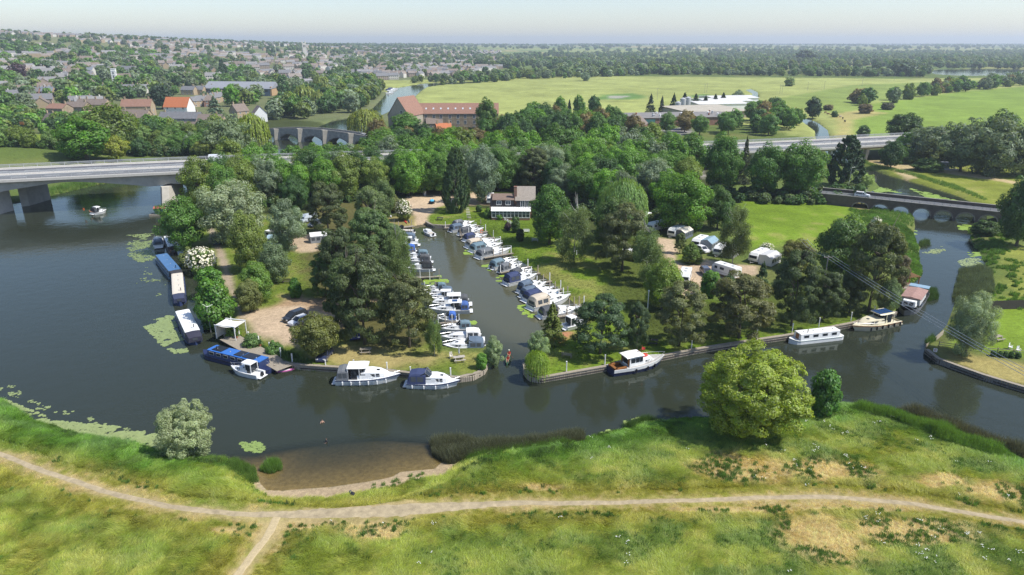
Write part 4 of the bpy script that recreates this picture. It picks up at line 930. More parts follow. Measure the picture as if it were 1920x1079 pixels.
for bx, by in ((-160.5, 202.0), (-112.0, 215.2)):
    for t0, t1 in ((0, 12), (15.5, 28)):
        b = MB(); c = Vector((bx, by, 0)); ztop = 6.55
        def rg(z, sh): return [tuple(c + PD * t + PN * k + Vector((0, 0, z))) for t, k in ((t0 - .0 + sh, 0), (t0 + 1.6 + sh, 1.45), (t1 - 1.4, 1.45), (t1, 0), (t1 - 1.4, -1.45), (t0 + 1.6 + sh, -1.45))]
        b.loft([rg(-1.8, -.9 if t0 == 0 else 0), rg(ztop, 1.1 if t0 == 0 else 0)]); b.build('pier', M_DCONC if t0 else M_CONC, hw)
for s in (100, 120, 190, 207, 224, 245, 264, 283):
    for n in (2.6, 9.5, 15.5, 22.4):
        x, y = xy(s, n); g0 = H1(x, y)
        if g0 < -.2: continue
        b = MB(); zt = zdeck(s) - soffit(s); rz = math.atan2(DV.y, DV.x)
        b.box((x, y, (g0 - .5 + zt) / 2), (.9, 1.0, zt - g0 + .5), rz, taper=1.9); b.build('column', M_CONC, hw)
for s0, s1 in ((8, 96), (312, S1), (S0, -112)):        # earth banks the road runs on
    pass
def arch_bridge(name, label, a, b_, width, z0, z1, nsp, pier, spring, rise, mface, mroad, par, cut=0, pointed=0.0, zcamber=0.0, extra=0, rail=False):
    o, L = frame_obj(name, label, 'bridge', a, b_)
    def zr(x): t = min(max(x / L, 0), 1); return z0 + (z1 - z0) * t + zcamber * (1 - (2 * t - 1) ** 2)
    sp = (L - pier * (nsp + 1)) / nsp; NA_ = 10
    for side, y in ((0, 0.0), (1, width)):
        m = MB(); ya, yb = (y, y + .4) if side == 0 else (y - .4, y)
        cols = []; x = -extra
        def colm(x, zb): cols.append((x, zb))
        colm(-extra, -1.5); colm(pier - .001, -1.5)
        for i in range(nsp):
            xs = pier + i * (sp + pier)
            for k in range(NA_ + 1):
                t = k / NA_; u = abs(2 * t - 1); colm(xs + sp * t, spring + rise * ((1 - u ** 2) ** .5 * (1 - pointed) + pointed * (1 - u ** 1.25)))
            colm(xs + sp + .001, -1.5); colm(xs + sp + pier - .001, -1.5)
        cols[-1] = (L + extra, -1.5)
        top = par if not (rail and side == 0) else .25
        m.loft([[(x, ya, zb), (x, yb, zb), (x, yb, zr(x) + top), (x, ya, zr(x) + top)] for x, zb in cols]); m.build('parapet_wall', mface, o)
        m = MB(); m.loft([[(x, ya - .08, zr(x) + top), (x, yb + .08, zr(x) + top), (x, yb + .08, zr(x) + top + .14), (x, ya - .08, zr(x) + top + .14)] for x in np.linspace(-extra, L + extra, 24)]); m.build('coping', mat('worn_stone', (.30, .28, .24), .9, .25, 1.2), o)
        if side == 0:
            m = MB()
            for i in range(nsp):                         # dressed arch ring stands proud of the face
                xs = pier + i * (sp + pier); pts = []
                for k in range(NA_ + 1):
                    t = k / NA_; u = abs(2 * t - 1); pts.append((xs + sp * t, spring + rise * ((1 - u ** 2) ** .5 * (1 - pointed) + pointed * (1 - u ** 1.25))))
                m.loft([[(px_, -.07, pz), (px_, .3, pz), (px_ + (px_ - xs - sp / 2) * .1, .3, pz + .32), (px_ + (px_ - xs - sp / 2) * .1, -.07, pz + .32)] for px_, pz in pts])
            m.build('arch_ring', mat('ring_stone', (.24, .21, .17), .9, .3, 2), o)
    m = MB(); m.loft([[(x, .4, zr(x)), (x, width - .4, zr(x)), (x, width - .4, zr(x) - .5), (x, .4, zr(x) - .5)] for x in np.linspace(-extra, L + extra, 24)]); m.build('road_deck', mroad, o)
    for i in range(nsp):                                 # barrel of each arch
        xs = pier + i * (sp + pier); m = MB(); pts = []
        for k in range(NA_ + 1):
            t = k / NA_; u = abs(2 * t - 1); pts.append((xs + sp * t, spring + rise * ((1 - u ** 2) ** .5 * (1 - pointed) + pointed * (1 - u ** 1.25))))
        m.loft([[(px_, .4, pz), (px_, width - .4, pz), (px_, width - .4, pz + .2), (px_, .4, pz + .2)] for px_, pz in pts]); m.build('arch', mface, o)
    for i in range(nsp + 1):
        xs = i * (sp + pier); m = MB(); m.prism([(xs, .4), (xs + pier, .4), (xs + pier, width - .4), (xs, width - .4)], -1.6, spring + .25); m.build('pier', mface, o)
        if cut and 0 < i < nsp + 0 or (cut and i == 0):
            m = MB(); m.loft([[(xs - .5, 0, -1.6), (xs + pier * .5, -cut, -1.6), (xs + pier + .5, 0, -1.6)], [(xs - .4, 0, zr(xs) - 1.4), (xs + pier * .5, -cut * .8, zr(xs) - 1.4), (xs + pier + .4, 0, zr(xs) - 1.4)], [(xs - .3, -.01, zr(xs) + par + .1), (xs + pier * .5, -cut * .7, zr(xs) + par + .1), (xs + pier + .3, -.01, zr(xs) + par + .1)]]); m.build('cutwater', mat('pale_limestone', (.45, .41, .33), .9, .2, .9), o)
    if rail:
        m = MB(); n = int((L + 2 * extra) / 2.0)
        for i in range(n + 1):
            x = -extra + i * (L + 2 * extra) / n; m.box((x, .2, zr(x) + .75), (.09, .09, .85))
        for k in (.7, 1.15): m.loft([[(x, .16, zr(x) + k), (x, .24, zr(x) + k), (x, .24, zr(x) + k + .07), (x, .16, zr(x) + k + .07)] for x in np.linspace(-extra, L + extra, 24)])
        m.build('railing', M_GALV, o)
    return o, zr, L
M_DBRICK = brickmat('dark_brick', (.125, .085, .06), (.085, .065, .05), (.15, .135, .115), 1.0, .45, .15)
M_GSTONE = brickmat('grey_stone', (.46, .43, .36), (.36, .335, .285), (.27, .25, .21), 1.0, .8, .35)
brb, brz, brL = arch_bridge('brick_arch_bridge', 'dark brick bridge with seven low arches on the right channel', (107.2, 213.6), (147, 190.2), 7.2, 3.9, 3.5, 8, .95, .55, 2.0, M_DBRICK, M_ASPH, .9, extra=9, rail=True)
tb, tbz, tbL = arch_bridge('stone_bridge', 'old grey stone bridge with pointed arches and pale cutwaters', (-146, 389.5), (-66, 349), 6.5, 2.6, 3.0, 5, 4.0, .5, 2.9, M_GSTONE, M_ASPH, 1.25, cut=2.2, pointed=.45, zcamber=2.9, extra=10)

# ------------------------------------------------------------------ timber quay walls
M_PILE = mat('pale_timber_pile', (.42, .36, .28), .9, .35, 5); M_PILEG = mat('grey_timber_pile', (.25, .23, .2), .9, .35, 5)
def quay(line, label, ztop=.78, mp=M_PILE, step=.34, off=.25):
    o = thing('quay_wall', label, 'quay wall', (0, 0, 0)); pts = np.array(line); seg = np.r_[0, np.cumsum(np.hypot(*np.diff(pts, axis=0).T))]
    n = int(seg[-1] / step); s = np.linspace(0, seg[-1], n); X = np.interp(s, seg, pts[:, 0]); Y = np.interp(s, seg, pts[:, 1])
    tx, ty = np.gradient(X), np.gradient(Y); l = np.hypot(tx, ty); nx, ny = ty / l, -tx / l
    if wdist(np.array([X[n // 2] + nx[n // 2]]), np.array([Y[n // 2] + ny[n // 2]]))[0] < 0: nx, ny = -nx, -ny
    b = MB()
    for i in range(n):
        j = .04 * random.random(); b.box((X[i] + nx[i] * (off + j), Y[i] + ny[i] * (off + j), (ztop - 1.2) / 2 + .03 * random.random()), (step * .86, .2, ztop + 1.2), math.atan2(ty[i], tx[i]))
    b.build('pile', mp, o, 'stuff')
    k = max(2, int(seg[-1] / 3)); s2 = np.linspace(0, n - 1, k).astype(int)
    b = MB(); b.loft([[(X[i] + nx[i] * a, Y[i] + ny[i] * a, z) for a, z in ((off + .22, ztop + .03), (off + .22, ztop + .16), (off - .42, ztop + .16), (off - .42, ztop + .03))] for i in s2]); b.build('capping_beam', M_WOOD, o)
    b = MB(); b.loft([[(X[i] + nx[i] * a, Y[i] + ny[i] * a, z) for a, z in ((off + .18, .22), (off + .18, .42), (off + .02, .42), (off + .02, .22))] for i in s2]); b.build('waling', M_DWOOD, o)
    return o
quay(QUAYS[0], 'timber piled quay edge curving round the left marina point')
quay(QUAYS[1], 'long timber piled quay edge along the right-hand lawn')
quay(QUAYS[2], 'dark timber quay edge of the garden on the far right', mp=M_PILEG)
quay(QUAYS[3], 'low concrete-topped wall round the lawn beside the slipway', mp=M_PILEG)
ORD = ['first', 'second', 'third', 'fourth', 'fifth', 'sixth', 'seventh', 'eighth', 'ninth', 'tenth', 'eleventh', 'twelfth', 'thirteenth', 'fourteenth', 'fifteenth', 'sixteenth', 'seventeenth', 'eighteenth', 'nineteenth', 'twentieth']
def posts(line, zs, label, group, hgt_=1.3, m=M_WPAINT, r=.09):
    pm = None
    for k, (px_, py_) in enumerate(line):
        p = G(px_, py_); b = MB(); b.tube([(0, 0, -.3), (0, 0, hgt_)], r, 6); b.box((0, 0, hgt_ + .03), (.22, .22, .06))
        o = b.build('mooring_post', m); o.location = p; tag(o, ORD[k] + ' ' + label + ', counting from the left', 'post', group)
posts([(488 + 1, 0)][:0], 0, '', '')
posts([(611, 690), (664, 690), (726, 694), (770, 703), (845, 705)], 0, 'pale wooden mooring post on the left quay edge', 'mooring posts on the left quay')
posts([(1062, 697), (1134, 684), (1296, 657), (1418, 636), (1485, 624), (1535, 613), (1595, 602), (1638, 590)], 0, 'white mooring post along the right quay edge', 'mooring posts on the right quay', 1.7)

# ------------------------------------------------------------------ buildings
def house(name, label, cat, loc, rz, w, d, hw_, hr, mw, mr, chim=((.3, 0),), wins=(), hip=0, group=None, ov=.3, doors=(), gable_x=True):
    """w along local x (ridge), d along y; wins: (face, x, z, w, h)"""
    o = thing(name, label, cat, loc, rz, group)
    b = MB(); b.box((0, 0, hw_ / 2 - .5), (w, d, hw_ + 1))
    if not hip: b.add([(-w / 2, -d / 2, hw_), (-w / 2, d / 2, hw_), (-w / 2, 0, hw_ + hr - .1), (w / 2, -d / 2, hw_), (w / 2, d / 2, hw_), (w / 2, 0, hw_ + hr - .1)], [(0, 1, 2), (3, 5, 4)])
    b.build('wall', mw, o)
    b = MB(); sl = hr / (d / 2); e = ov; x1 = w / 2 + (ov if hip == 0 else ov); xr = w / 2 + ov if not hip else w / 2 - hip
    for sg in (-1, 1):
        y0 = sg * (d / 2 + e); z0 = hw_ - e * sl
        b.add([(-x1, y0, z0), (x1, y0, z0), (xr, 0, hw_ + hr), (-xr, 0, hw_ + hr), (-x1, y0, z0 - .15), (x1, y0, z0 - .15), (xr, 0, hw_ + hr - .15), (-xr, 0, hw_ + hr - .15)], [(0, 1, 2, 3), (7, 6, 5, 4), (0, 4, 5, 1), (1, 5, 6, 2), (3, 7, 4, 0)])
    if hip:
        for sg in (-1, 1): b.add([(sg * x1, -d / 2 - e, hw_ - e * sl), (sg * x1, d / 2 + e, hw_ - e * sl), (sg * xr, 0, hw_ + hr)], [(0, 1, 2)])
    rf = b.build('roof', mr, o)
    for cx_, cy_ in chim:
        b = MB(); z = hw_ + hr * (1 - abs(cy_) / (d / 2)); b.box((cx_ * w, cy_, z + .3), (.9, .7, 2.0)); b.box((cx_ * w, cy_, z + 1.36), (1.0, .8, .12))
        for q in (-.22, .22): b.tube([(cx_ * w + q, cy_, z + 1.4), (cx_ * w + q, cy_, z + 1.8)], .12, 6)
        b.build('chimney', M_STONEB, rf)
    for f, x, z, ww, wh in wins: window(o, f, x, z, ww, wh, w, d)
    return o
def window(o, f, x, z, ww, wh, w, d, fm=None):
    b = MB(); t = .1
    def pt(u, v, k):
        return {'f': (x + u, -d / 2 - k, z + v), 'b': (x + u, d / 2 + k, z + v), 'l': (-w / 2 - k, x + u, z + v), 'r': (w / 2 + k, x + u, z + v)}[f]
    def bx(u0, u1, v0, v1, k0, k1): b.loft([[pt(u0, v0, k), pt(u1, v0, k), pt(u1, v1, k), pt(u0, v1, k)] for k in (k0, k1)])
    bx(-ww / 2 - t, ww / 2 + t, wh, wh + t, -.03, .05); bx(-ww / 2 - t, ww / 2 + t, -t, 0, -.03, .09); bx(-ww / 2 - t, -ww / 2, 0, wh, -.03, .05); bx(ww / 2, ww / 2 + t, 0, wh, -.03, .05); bx(-.04, .04, 0, wh, -.03, .04)
    fr = b.build('window', fm or M_WPAINT, o)
    b = MB(); b.loft([[pt(-ww / 2, 0, k), pt(ww / 2, 0, k), pt(ww / 2, wh, k), pt(-ww / 2, wh, k)] for k in (-.02, .012)]); b.build('pane', M_WIN, fr)
M_YBRICK = brickmat('yellow_brick', (.36, .27, .165), (.30, .225, .14), (.36, .31, .24), 1, .45, .15)
M_RBRICK = brickmat('red_brick', (.30, .13, .08), (.24, .11, .075), (.3, .26, .21), 1, .45, .15)
M_BUFFG = mat('buff_gable', (.40, .35, .265), .9, .15, .6)
# the mill: long wing, taller gabled block
mp_ = P(849, 250, 1.5); mx_, my_ = -34.5, 405.0
mw_ = house('mill_wing', 'long brick mill wing with red tiled roof and skylights', 'mill', (mx_ + 2, my_ + 2, 1.2), R(1.5), 49, 13, 11.0, 5.2, M_YBRICK, M_REDT, chim=(), wins=[('f', -22 + i * 4.6 + (.5 if i % 3 else 0), z, 1.3, 1.9) for i in range(10) for z in (1.8, 5.1, 8.2)])
for i in range(11):
    b = MB(); x = -21 + i * 4.2; y = -3.6; z = 11 + 5.2 * (1 - 3.6 / 6.5); b.loft([[(x - .45, y - .5, z - .36), (x + .45, y - .5, z - .36), (x + .45, y + .5, z + .42), (x - .45, y + .5, z + .42)], [(x - .45, y - .55, z - .26), (x + .45, y - .55, z - .26), (x + .45, y + .45, z + .52), (x - .45, y + .45, z + .52)]]); b.build('skylight', mat('skylight', (.5, .53, .56), .2, 0), mw_)
mg = house('mill_block', 'tall gabled mill block with steep red roof facing the old bridge', 'mill', (-59.5, 396.5, 1.2), R(68), 18, 13.5, 11.2, 9.5, M_BUFFG, M_REDT, chim=(), wins=[('l', y, z, 1.3, 1.7) for y, z in ((-2.8, 3.0), (2.8, 3.0), (-2.8, 7.0), (2.8, 7.0), (-2.0, 12.0))] + [('f', -5 + 4 * i, z, 1.2, 1.7) for i in range(4) for z in (2.5, 6.8)])
house('mill_house', 'small orange-roofed house with chimneys in front of the mill', 'house', tuple(P(832, 262, 1)), R(20), 8, 6.5, 5.5, 3.2, M_RBRICK, M_ORANGET, ((-.4, 0), (.4, 0)), [('f', -2, 1, 1, 1.3), ('f', 2, 1, 1, 1.3), ('f', -2, 3.6, 1, 1.2), ('f', 2, 3.6, 1, 1.2)])
house('mill_house', 'brown-roofed house under the mill gable', 'house', tuple(P(815, 250, 1)), R(8), 9, 7, 6, 3.2, M_YBRICK, M_BROWNT, ((-.42, 0),), [('f', -2, 3.6, 1, 1.2), ('f', 2, 3.6, 1, 1.2)])
# boatyard house
bh = P(957, 409, .95)
M_TILEH = mat('plain_tiles', (.2, .14, .105), .85, .3, 2.2); M_CLAD = mat('dark_cladding', (.045, .04, .04), .8, .2, 3)
ho = thing('boatyard_house', 'brown-roofed boatyard house with white conservatory and brick chimney', 'house', (bh.x, bh.y, .9), R(-2))
b = MB(); b.box((-1.6, 3.4, 1.3), (8.4, 6.4, 3.6)); b.box((4.4, 4.4, 2.4), (5.4, 8.4, 6.0)); b.add([(1.7, .2, 5.4), (7.1, .2, 5.4), (7.1, 8.6, 5.4), (1.7, 8.6, 5.4), (1.7, 4.4, 8.6), (7.1, 4.4, 8.6)], [(0, 3, 4), (1, 5, 2)]); b.build('wall', M_RBRICK, ho)
b = MB(); b.add([(-6.1, -.1, 2.9), (1.68, -.1, 2.9), (1.68, 4.2, 6.5), (-6.1, 4.2, 6.5), (-6.1, 7.4, 3.1), (1.68, 7.4, 3.1)], [(0, 1, 2, 3), (3, 2, 5, 4), (0, 3, 4)]); r1 = b.build('roof', M_TILEH, ho)
b = MB(); b.add([(1.4, -.15, 5.3), (7.4, -.15, 5.3), (7.4, 4.4, 8.75), (1.4, 4.4, 8.75), (7.4, 9, 5.3), (1.4, 9, 5.3)], [(0, 1, 2, 3), (3, 2, 4, 5)]); b.build('roof', mat('weathered_tiles', (.30, .26, .215), .9, .3, 2), ho)
b = MB(); b.box((-2.1, 1.55, 4.5), (6.2, 2.5, 1.9)); b.build('dormer', M_CLAD, r1)
b = MB(); b.add([(-5.4, .1, 5.45), (1.2, .1, 5.45), (1.2, 3.9, 6.6), (-5.4, 3.9, 6.6), (-5.4, .1, 5.3), (1.2, .1, 5.3)], [(0, 1, 2, 3), (4, 5, 1, 0)]); b.build('dormer_roof', M_TILEH, r1)
b = MB(); b.box((4.4, .12, 4.3), (5.2, .2, 2.0)); b.build('cladding', M_CLAD, ho)
for x, z, w_, h_ in ((-3.4, 4.0, 1.3, 1.1), (-.7, 4.0, 1.3, 1.1)): window(ho, 'f', x, z, w_, h_, 0, -.56)
for x, z, w_, h_ in ((3.6, 3.5, 1.1, 1.8), (5.2, 3.5, 1.1, 1.8)): window(ho, 'f', x, z, w_, h_, 0, .05)
b = MB(); b.box((1.45, 1.6, 4.8), (.85, 1.0, 8.6)); b.box((1.45, 1.6, 9.15), (.95, 1.1, .15)); b.build('chimney', M_RBRICK, ho)
co = MB(); co.box((.2, -1.3, .35), (11.2, 2.6, .7)); co.build('conservatory_base', M_RBRICK, ho)
b = MB()
for i in range(11): b.box((-5.35 + i * 1.11, -2.58, 1.65), (.12, .1, 1.9))
b.box((.2, -2.58, 2.62), (11.3, .12, .14)); b.box((.2, -2.58, .76), (11.3, .12, .12)); b.box((.2, -2.58, 1.9), (11.3, .09, .08)); b.build('conservatory_frame', M_WPAINT, ho)
b = MB(); b.box((.2, -2.5, 1.65), (11.0, .03, 1.8)); b.build('conservatory_glass', M_WIN, ho)
for i in range(16):
    b = MB(); x = -5.3 + i * .735; b.loft([[(x - .34, -2.75, 2.68), (x + .34, -2.75, 2.68), (x + .34, .1, 3.3), (x - .34, .1, 3.3)], [(x - .34, -2.75, 2.74), (x + .34, -2.75, 2.74), (x + .34, .1, 3.36), (x - .34, .1, 3.36)]]); b.build('roof_panel', M_WPAINT, ho)

# long office with grey metal roof
M_ZINC = mat('zinc_roof', (.27, .28, .30), .55, .12, .4); M_GWALL = mat('glazed_wall', (.15, .2, .26), .25, .25, .5)
def gz_(px_, py_): return G(px_, py_)
p = G(455, 178); of = thing('office_building', 'long office building with plain grey metal roof', 'office', tuple(p), R(-8))
b = MB(); b.box((0, 0, 3.4), (68, 15, 7.8)); b.build('wall', M_GWALL, of)
b = MB(); b.add([(-35, -9, 6.4), (35, -9, 6.4), (35, 2, 12.4), (-35, 2, 12.4), (35, 9, 7.2), (-35, 9, 7.2), (-35, -9, 6.0), (35, -9, 6.0)], [(0, 1, 2, 3), (3, 2, 4, 5), (0, 6, 7, 1), (1, 4, 2)]); b.build('roof', M_ZINC, of)
b = MB(); b.box((33.8, -.5, 4), (1.6, 14.6, 8.4)); b.build('gable_wall', mat('ochre_brick', (.45, .30, .16), .85, .15, 1), of)
for i in range(16): b = MB(); b.box((-31 + i * 4, -7.54, 4.2), (3.0, .1, 1.4)); b.build('window', M_WIN, of)
b = MB(); b.box((-4, -8.2, 4.6), (9, 1.4, 4.4)); b.build('entrance_bay', mat('blue_glazing', (.08, .16, .25), .2, .1, 1), of)
# white square church tower and church
p = G(217, 158); ch = thing('church', 'brown church behind the white square tower in the town', 'church', tuple(p + Vector((7, 6, 0))), R(20))
b = MB(); b.box((0, 0, 3), (14, 8, 8)); b.add([(-7, -4, 7), (-7, 4, 7), (-7, 0, 11), (7, -4, 7), (7, 4, 7), (7, 0, 11)], [(0, 1, 2), (3, 5, 4)]); b.build('wall', M_STONEB, ch)
b = MB(); b.add([(-7.3, -4.4, 6.7), (7.3, -4.4, 6.7), (7.3, 0, 11.1), (-7.3, 0, 11.1), (7.3, 4.4, 6.7), (-7.3, 4.4, 6.7)], [(0, 1, 2, 3), (3, 2, 4, 5)]); b.build('roof', M_BROWNT, ch)
tw = thing('white_tower', 'white square tower with tall dark openings in the town', 'tower', tuple(p), R(12))
b = MB(); b.box((0, 0, 7.5), (4.6, 4.6, 17)); b.box((0, 0, 16.2), (5.1, 5.1, .5)); b.build('wall', M_WPAINT, tw)
for z in (2.5, 6.5, 10.5):
    for f in 'flr':
        for x in (0,): window(tw, f, x, z, 1.5, 2.6, 4.6, 4.6)
for z in (5.6, 9.8, 13.9): b = MB(); b.box((0, 0, z), (4.9, 4.9, .3)); b.build('string_course', M_WPAINT, tw)
# grey church tower far off
p = G(572, 108); ct = thing('church_tower', 'tall grey church tower with corner pinnacles on the town skyline', 'church', tuple(p), R(25))
M_TOW = mat('pale_tower_stone', (.6, .57, .5), .85, .15, .3); b = MB(); b.box((0, 0, 16), (9, 9, 34)); b.build('wall', M_TOW, ct)
for x in (-3.7, 3.7):
    for y in (-3.7, 3.7): b = MB(); b.box((x, y, 36), (1.5, 1.5, 6), taper=.15); b.build('pinnacle', M_TOW, ct)
for x in (-1.6, 1.6): b = MB(); b.box((x, -4.55, 26), (1.7, .2, 5)); b.build('belfry_window', M_BLACK, ct)
# dairy works
M_FLAT = mat('felt_roof', (.22, .205, .19), .9, .3, .15); M_WROOF = mat('white_sheet_roof', (.6, .585, .55), .6, .12, .2); M_TAN = mat('tan_sheet_roof', (.42, .38, .30), .8, .25, .2)
p = G(1290, 236); dw = thing('dairy_works', 'sprawling low works with dark flat roof and rooftop vents', 'factory', tuple(p), R(9))
b = MB(); b.box((0, 17, 2.2), (72, 34, 5.4)); b.build('wall', M_RBRICK, dw)
b = MB(); b.box((0, 17, 5.06), (73, 35, .3)); b.build('roof', M_FLAT, dw)
b = MB(); b.box((-29, -.3, 3.0), (14, .5, 2.4)); b.build('window_band', mat('teal_glass', (.08, .2, .2), .25, .2, 1), dw)
rv = random.Random(4)
for i in range(18):
    b = MB(); x, y = rv.uniform(-30, 30), rv.uniform(6, 30); h = rv.uniform(.8, 1.8); b.tube([(x, y, 5.2), (x, y, 5.2 + h)], .55, 8); b.tube([(x, y, 5.2 + h), (x, y, 5.5 + h)], [.8, .3], 8); b.build('roof_vent', random.choice([M_WPAINT, M_GALV, mat('rusty_metal', (.3, .13, .07), .8, .3, 3)]), dw)
p = G(1195, 246); bs = house('brick_shed', 'brick shed with steep red gable at the left end of the dairy', 'shed', tuple(p), R(70), 16, 9, 4.2, 4.2, M_RBRICK, M_BROWNT, (), [('l', 0, 1, 1.4, 1.2)])
p = G(1345, 222); tr_ = thing('tan_shed', 'tan-roofed works shed between the dark roof and the white roof', 'factory', tuple(p), R(16)); b = MB(); b.box((0, 18, 2), (46, 40, 5.2)); b.build('wall', M_TAN, tr_)
b = MB(); b.add([(-24, -3, 4.7), (24, -3, 4.7), (24, 39, 5.7), (-24, 39, 5.7), (-24, -3, 4.4), (24, -3, 4.4)], [(0, 1, 2, 3), (4, 5, 1, 0)]); b.build('roof', M_TAN, tr_)
for j in range(3):
    p = G(1358 + j * 12, 209 - j * 6); o = thing('warehouse', ['nearest white-roofed warehouse at the works', 'middle white-roofed warehouse at the works', 'farthest white-roofed warehouse at the works'][j], 'warehouse', tuple(p), R(12)); b = MB(); b.box((0, 16, 2.5), (40, 30, 6)); b.build('wall', M_WPAINT, o)
    b = MB(); b.add([(-21, .5, 5.3), (21, .5, 5.3), (21, 16, 6.6), (-21, 16, 6.6), (21, 31.5, 5.3), (-21, 31.5, 5.3)], [(0, 1, 2, 3), (3, 2, 4, 5), (1, 4, 2), (0, 3, 5)]); b.build('roof', M_WROOF, o)
for k, (a, b_, hh) in enumerate(((1270, 212, 7.5), (1279, 210, 9.5), (1288, 208.5, 9.8))):
    p = G(a, b_); o = thing('silo', ['shortest grey silo at the dairy works', 'middle grey silo at the dairy works', 'right-hand grey silo with a pipe on top'][k], 'silo', tuple(p)); m = MB(); m.tube([(0, 0, -1), (0, 0, hh)], 2.2, 16); m.build('tank', M_GALV, o); m = MB(); m.tube([(0, 0, hh), (0, 0, hh + .9)], [2.25, .5], 16); m.build('cap', M_GALV, o)
    m = MB(); m.tube([(2.3, 0, 0), (2.3, 0, hh + .8), (1.0, 0, hh + 1.3)], .12, 6); m.build('pipe', M_GALV, o)
# riverside and town houses built with their parts
def hs(px_, py_, rz, w, d, h, r, mw, mr, label, chim=((-.4, 0), (.4, 0)), name='house', nw=3, hip=0, storeys=2, side='l'):
    p = G(px_, py_); wins = [('f', -w / 2 + (i + .5) * w / nw, .9 + 2.8 * s, 1.0, 1.3) for i in range(nw) for s in range(storeys)] + [(side, 0, .9 + 2.8 * s, 1.0, 1.3) for s in range(storeys)]
    return house(name, label, 'house', tuple(p - Vector((0, 0, .3))), R(rz), w, d, h, r, mw, mr, chim, wins, hip)
M_SLATEB = mat('bluish_slate', (.19, .21, .24), .7, .2, .9)
hs(118, 233, -12, 12, 9, 10.5, 2.6, M_YBRICK, M_REDT, 'tall flat-fronted brown brick house above the mound', storeys=3, nw=3)
hs(152, 226, -8, 14, 9, 9.5, 3, M_YBRICK, M_BROWNT, 'tall brown brick terrace right of the flat-fronted house', storeys=3, nw=4)
hs(100, 240, -30, 8, 7, 5, 4, M_WPAINT, M_BROWNT, 'small white gabled cottage above the mound', nw=2)
hs(180, 216, -6, 22, 9, 8, 3.5, M_STONEB, M_BROWNT, 'long brown-tiled terrace with chimneys behind the olive tree', nw=6, chim=((-.45, 0), (-.2, 0), (.1, 0), (.4, 0)))
hs(262, 218, 6, 20, 9, 7.5, 4.5, M_STONEB, M_REDT, 'barn-like house with a long red-brown roof and pale gable', nw=4, side='r')
hs(258, 230, -4, 18, 8, 5, 3.5, M_STONEB, M_BROWNT, 'low brown-roofed house with a white roof terrace', nw=3)
hs(272, 244, -4, 11, 8, 4.5, 4, M_RBRICK, M_BROWNT, 'brown-roofed cottage beside the ivy-covered wall', nw=2)
hs(302, 244, -10, 12, 8, 4, 3.5, M_DBRICK, M_BROWNT, 'dark-walled house with brown hipped roof by the river', nw=3, hip=2, chim=())
hs(338, 213, -6, 18, 11, 5.5, 6.5, M_WPAINT, M_ORANGET, 'house with a large bright orange tiled roof', nw=3, chim=())
hs(343, 235, -4, 26, 8, 5, 3.6, M_GSTONE, M_SLATE, 'long slate-roofed stone house near the river', nw=4)
hs(400, 240, -4, 16, 9, 4.5, 4, M_STONEB, M_BROWNT, 'brown-roofed stone house with a dark gable', nw=3, chim=((.2, 0),))
hs(372, 254, -4, 24, 7, 3.6, 4.2, M_RBRICK, M_BROWNT, 'long low brown-roofed building clad in ivy', nw=3, storeys=1, side='r', chim=())
hs(450, 222, 60, 10, 8, 5.5, 4.5, M_STONEB, M_BROWNT, 'brown gabled house left of the white gabled house', nw=2)
hs(488, 228, -60, 9, 8, 6, 4.5, M_WPAINT, M_BROWNT, 'white gabled house above the old bridge', nw=2, chim=())
hs(395, 200, 20, 9, 8, 5.5, 3.6, M_RBRICK, M_BROWNT, 'brown hip-roofed house below the slate terrace', nw=2, hip=2.5)
hs(55, 170, -10, 10, 8, 5.5, 3.5, M_RBRICK, M_BROWNT, 'small gabled brick house among the trees on the left', nw=2)
hs(150, 168, -6, 44, 8, 3, 1.2, M_RENDER, M_SLATE, 'long low flat-roofed building below the church', nw=8, storeys=1, chim=())
hs(160, 142, 8, 22, 10, 7, 4, M_RENDER, M_SLATEB, 'pale building with blue slate roof left of the white tower', nw=5)
hs(240, 140, -6, 26, 10, 7, 4, M_RENDER, M_SLATE, 'pale building with dark slate roof right of the white tower', nw=5)
for i in range(6): hs(372 + i * 9, 200 - i * 2.2, 62, 13, 6.2, 5.2, 3.2, M_STONEB, M_SLATE, ['first', 'second', 'third', 'fourth', 'fifth', 'last'][i] + ' house from the left in the slate-roofed terrace', nw=3, chim=((.45, 0),))
for i in range(5): hs(356 + i * 17, 178 - i * .6, -6, 13, 8, 5.2, 3.2, M_STONEB, M_SLATE, ['first', 'second', 'third', 'fourth', 'last'][i] + ' house from the left in the row below the office', nw=3)
for i in range(9): hs(-8 + i * 14, 186 - i * .7, -5 + (i % 3) * 8, 13, 8, 5.4, 3.4, random.choice([M_STONEB, M_RBRICK, M_RENDER]), random.choice([M_SLATE, M_SLATE, M_SLATEB]), 'slate-roofed terrace house behind the trees on the far left, number %s along' % ['one', 'two', 'three', 'four', 'five', 'six', 'seven', 'eight', 'nine'][i], nw=3)
for i in range(8): hs(172 + i * 14, 182 - (i % 2) * 7, -10 + (i % 4) * 22, 12, 8, 5.2, 3.4, random.choice([M_STONEB, M_RENDER]), random.choice([M_SLATE, M_BROWNT, M_SLATEB]), '%s house from the left in the roofs below the church' % ['first', 'second', 'third', 'fourth', 'fifth', 'sixth', 'seventh', 'last'][i], nw=3)
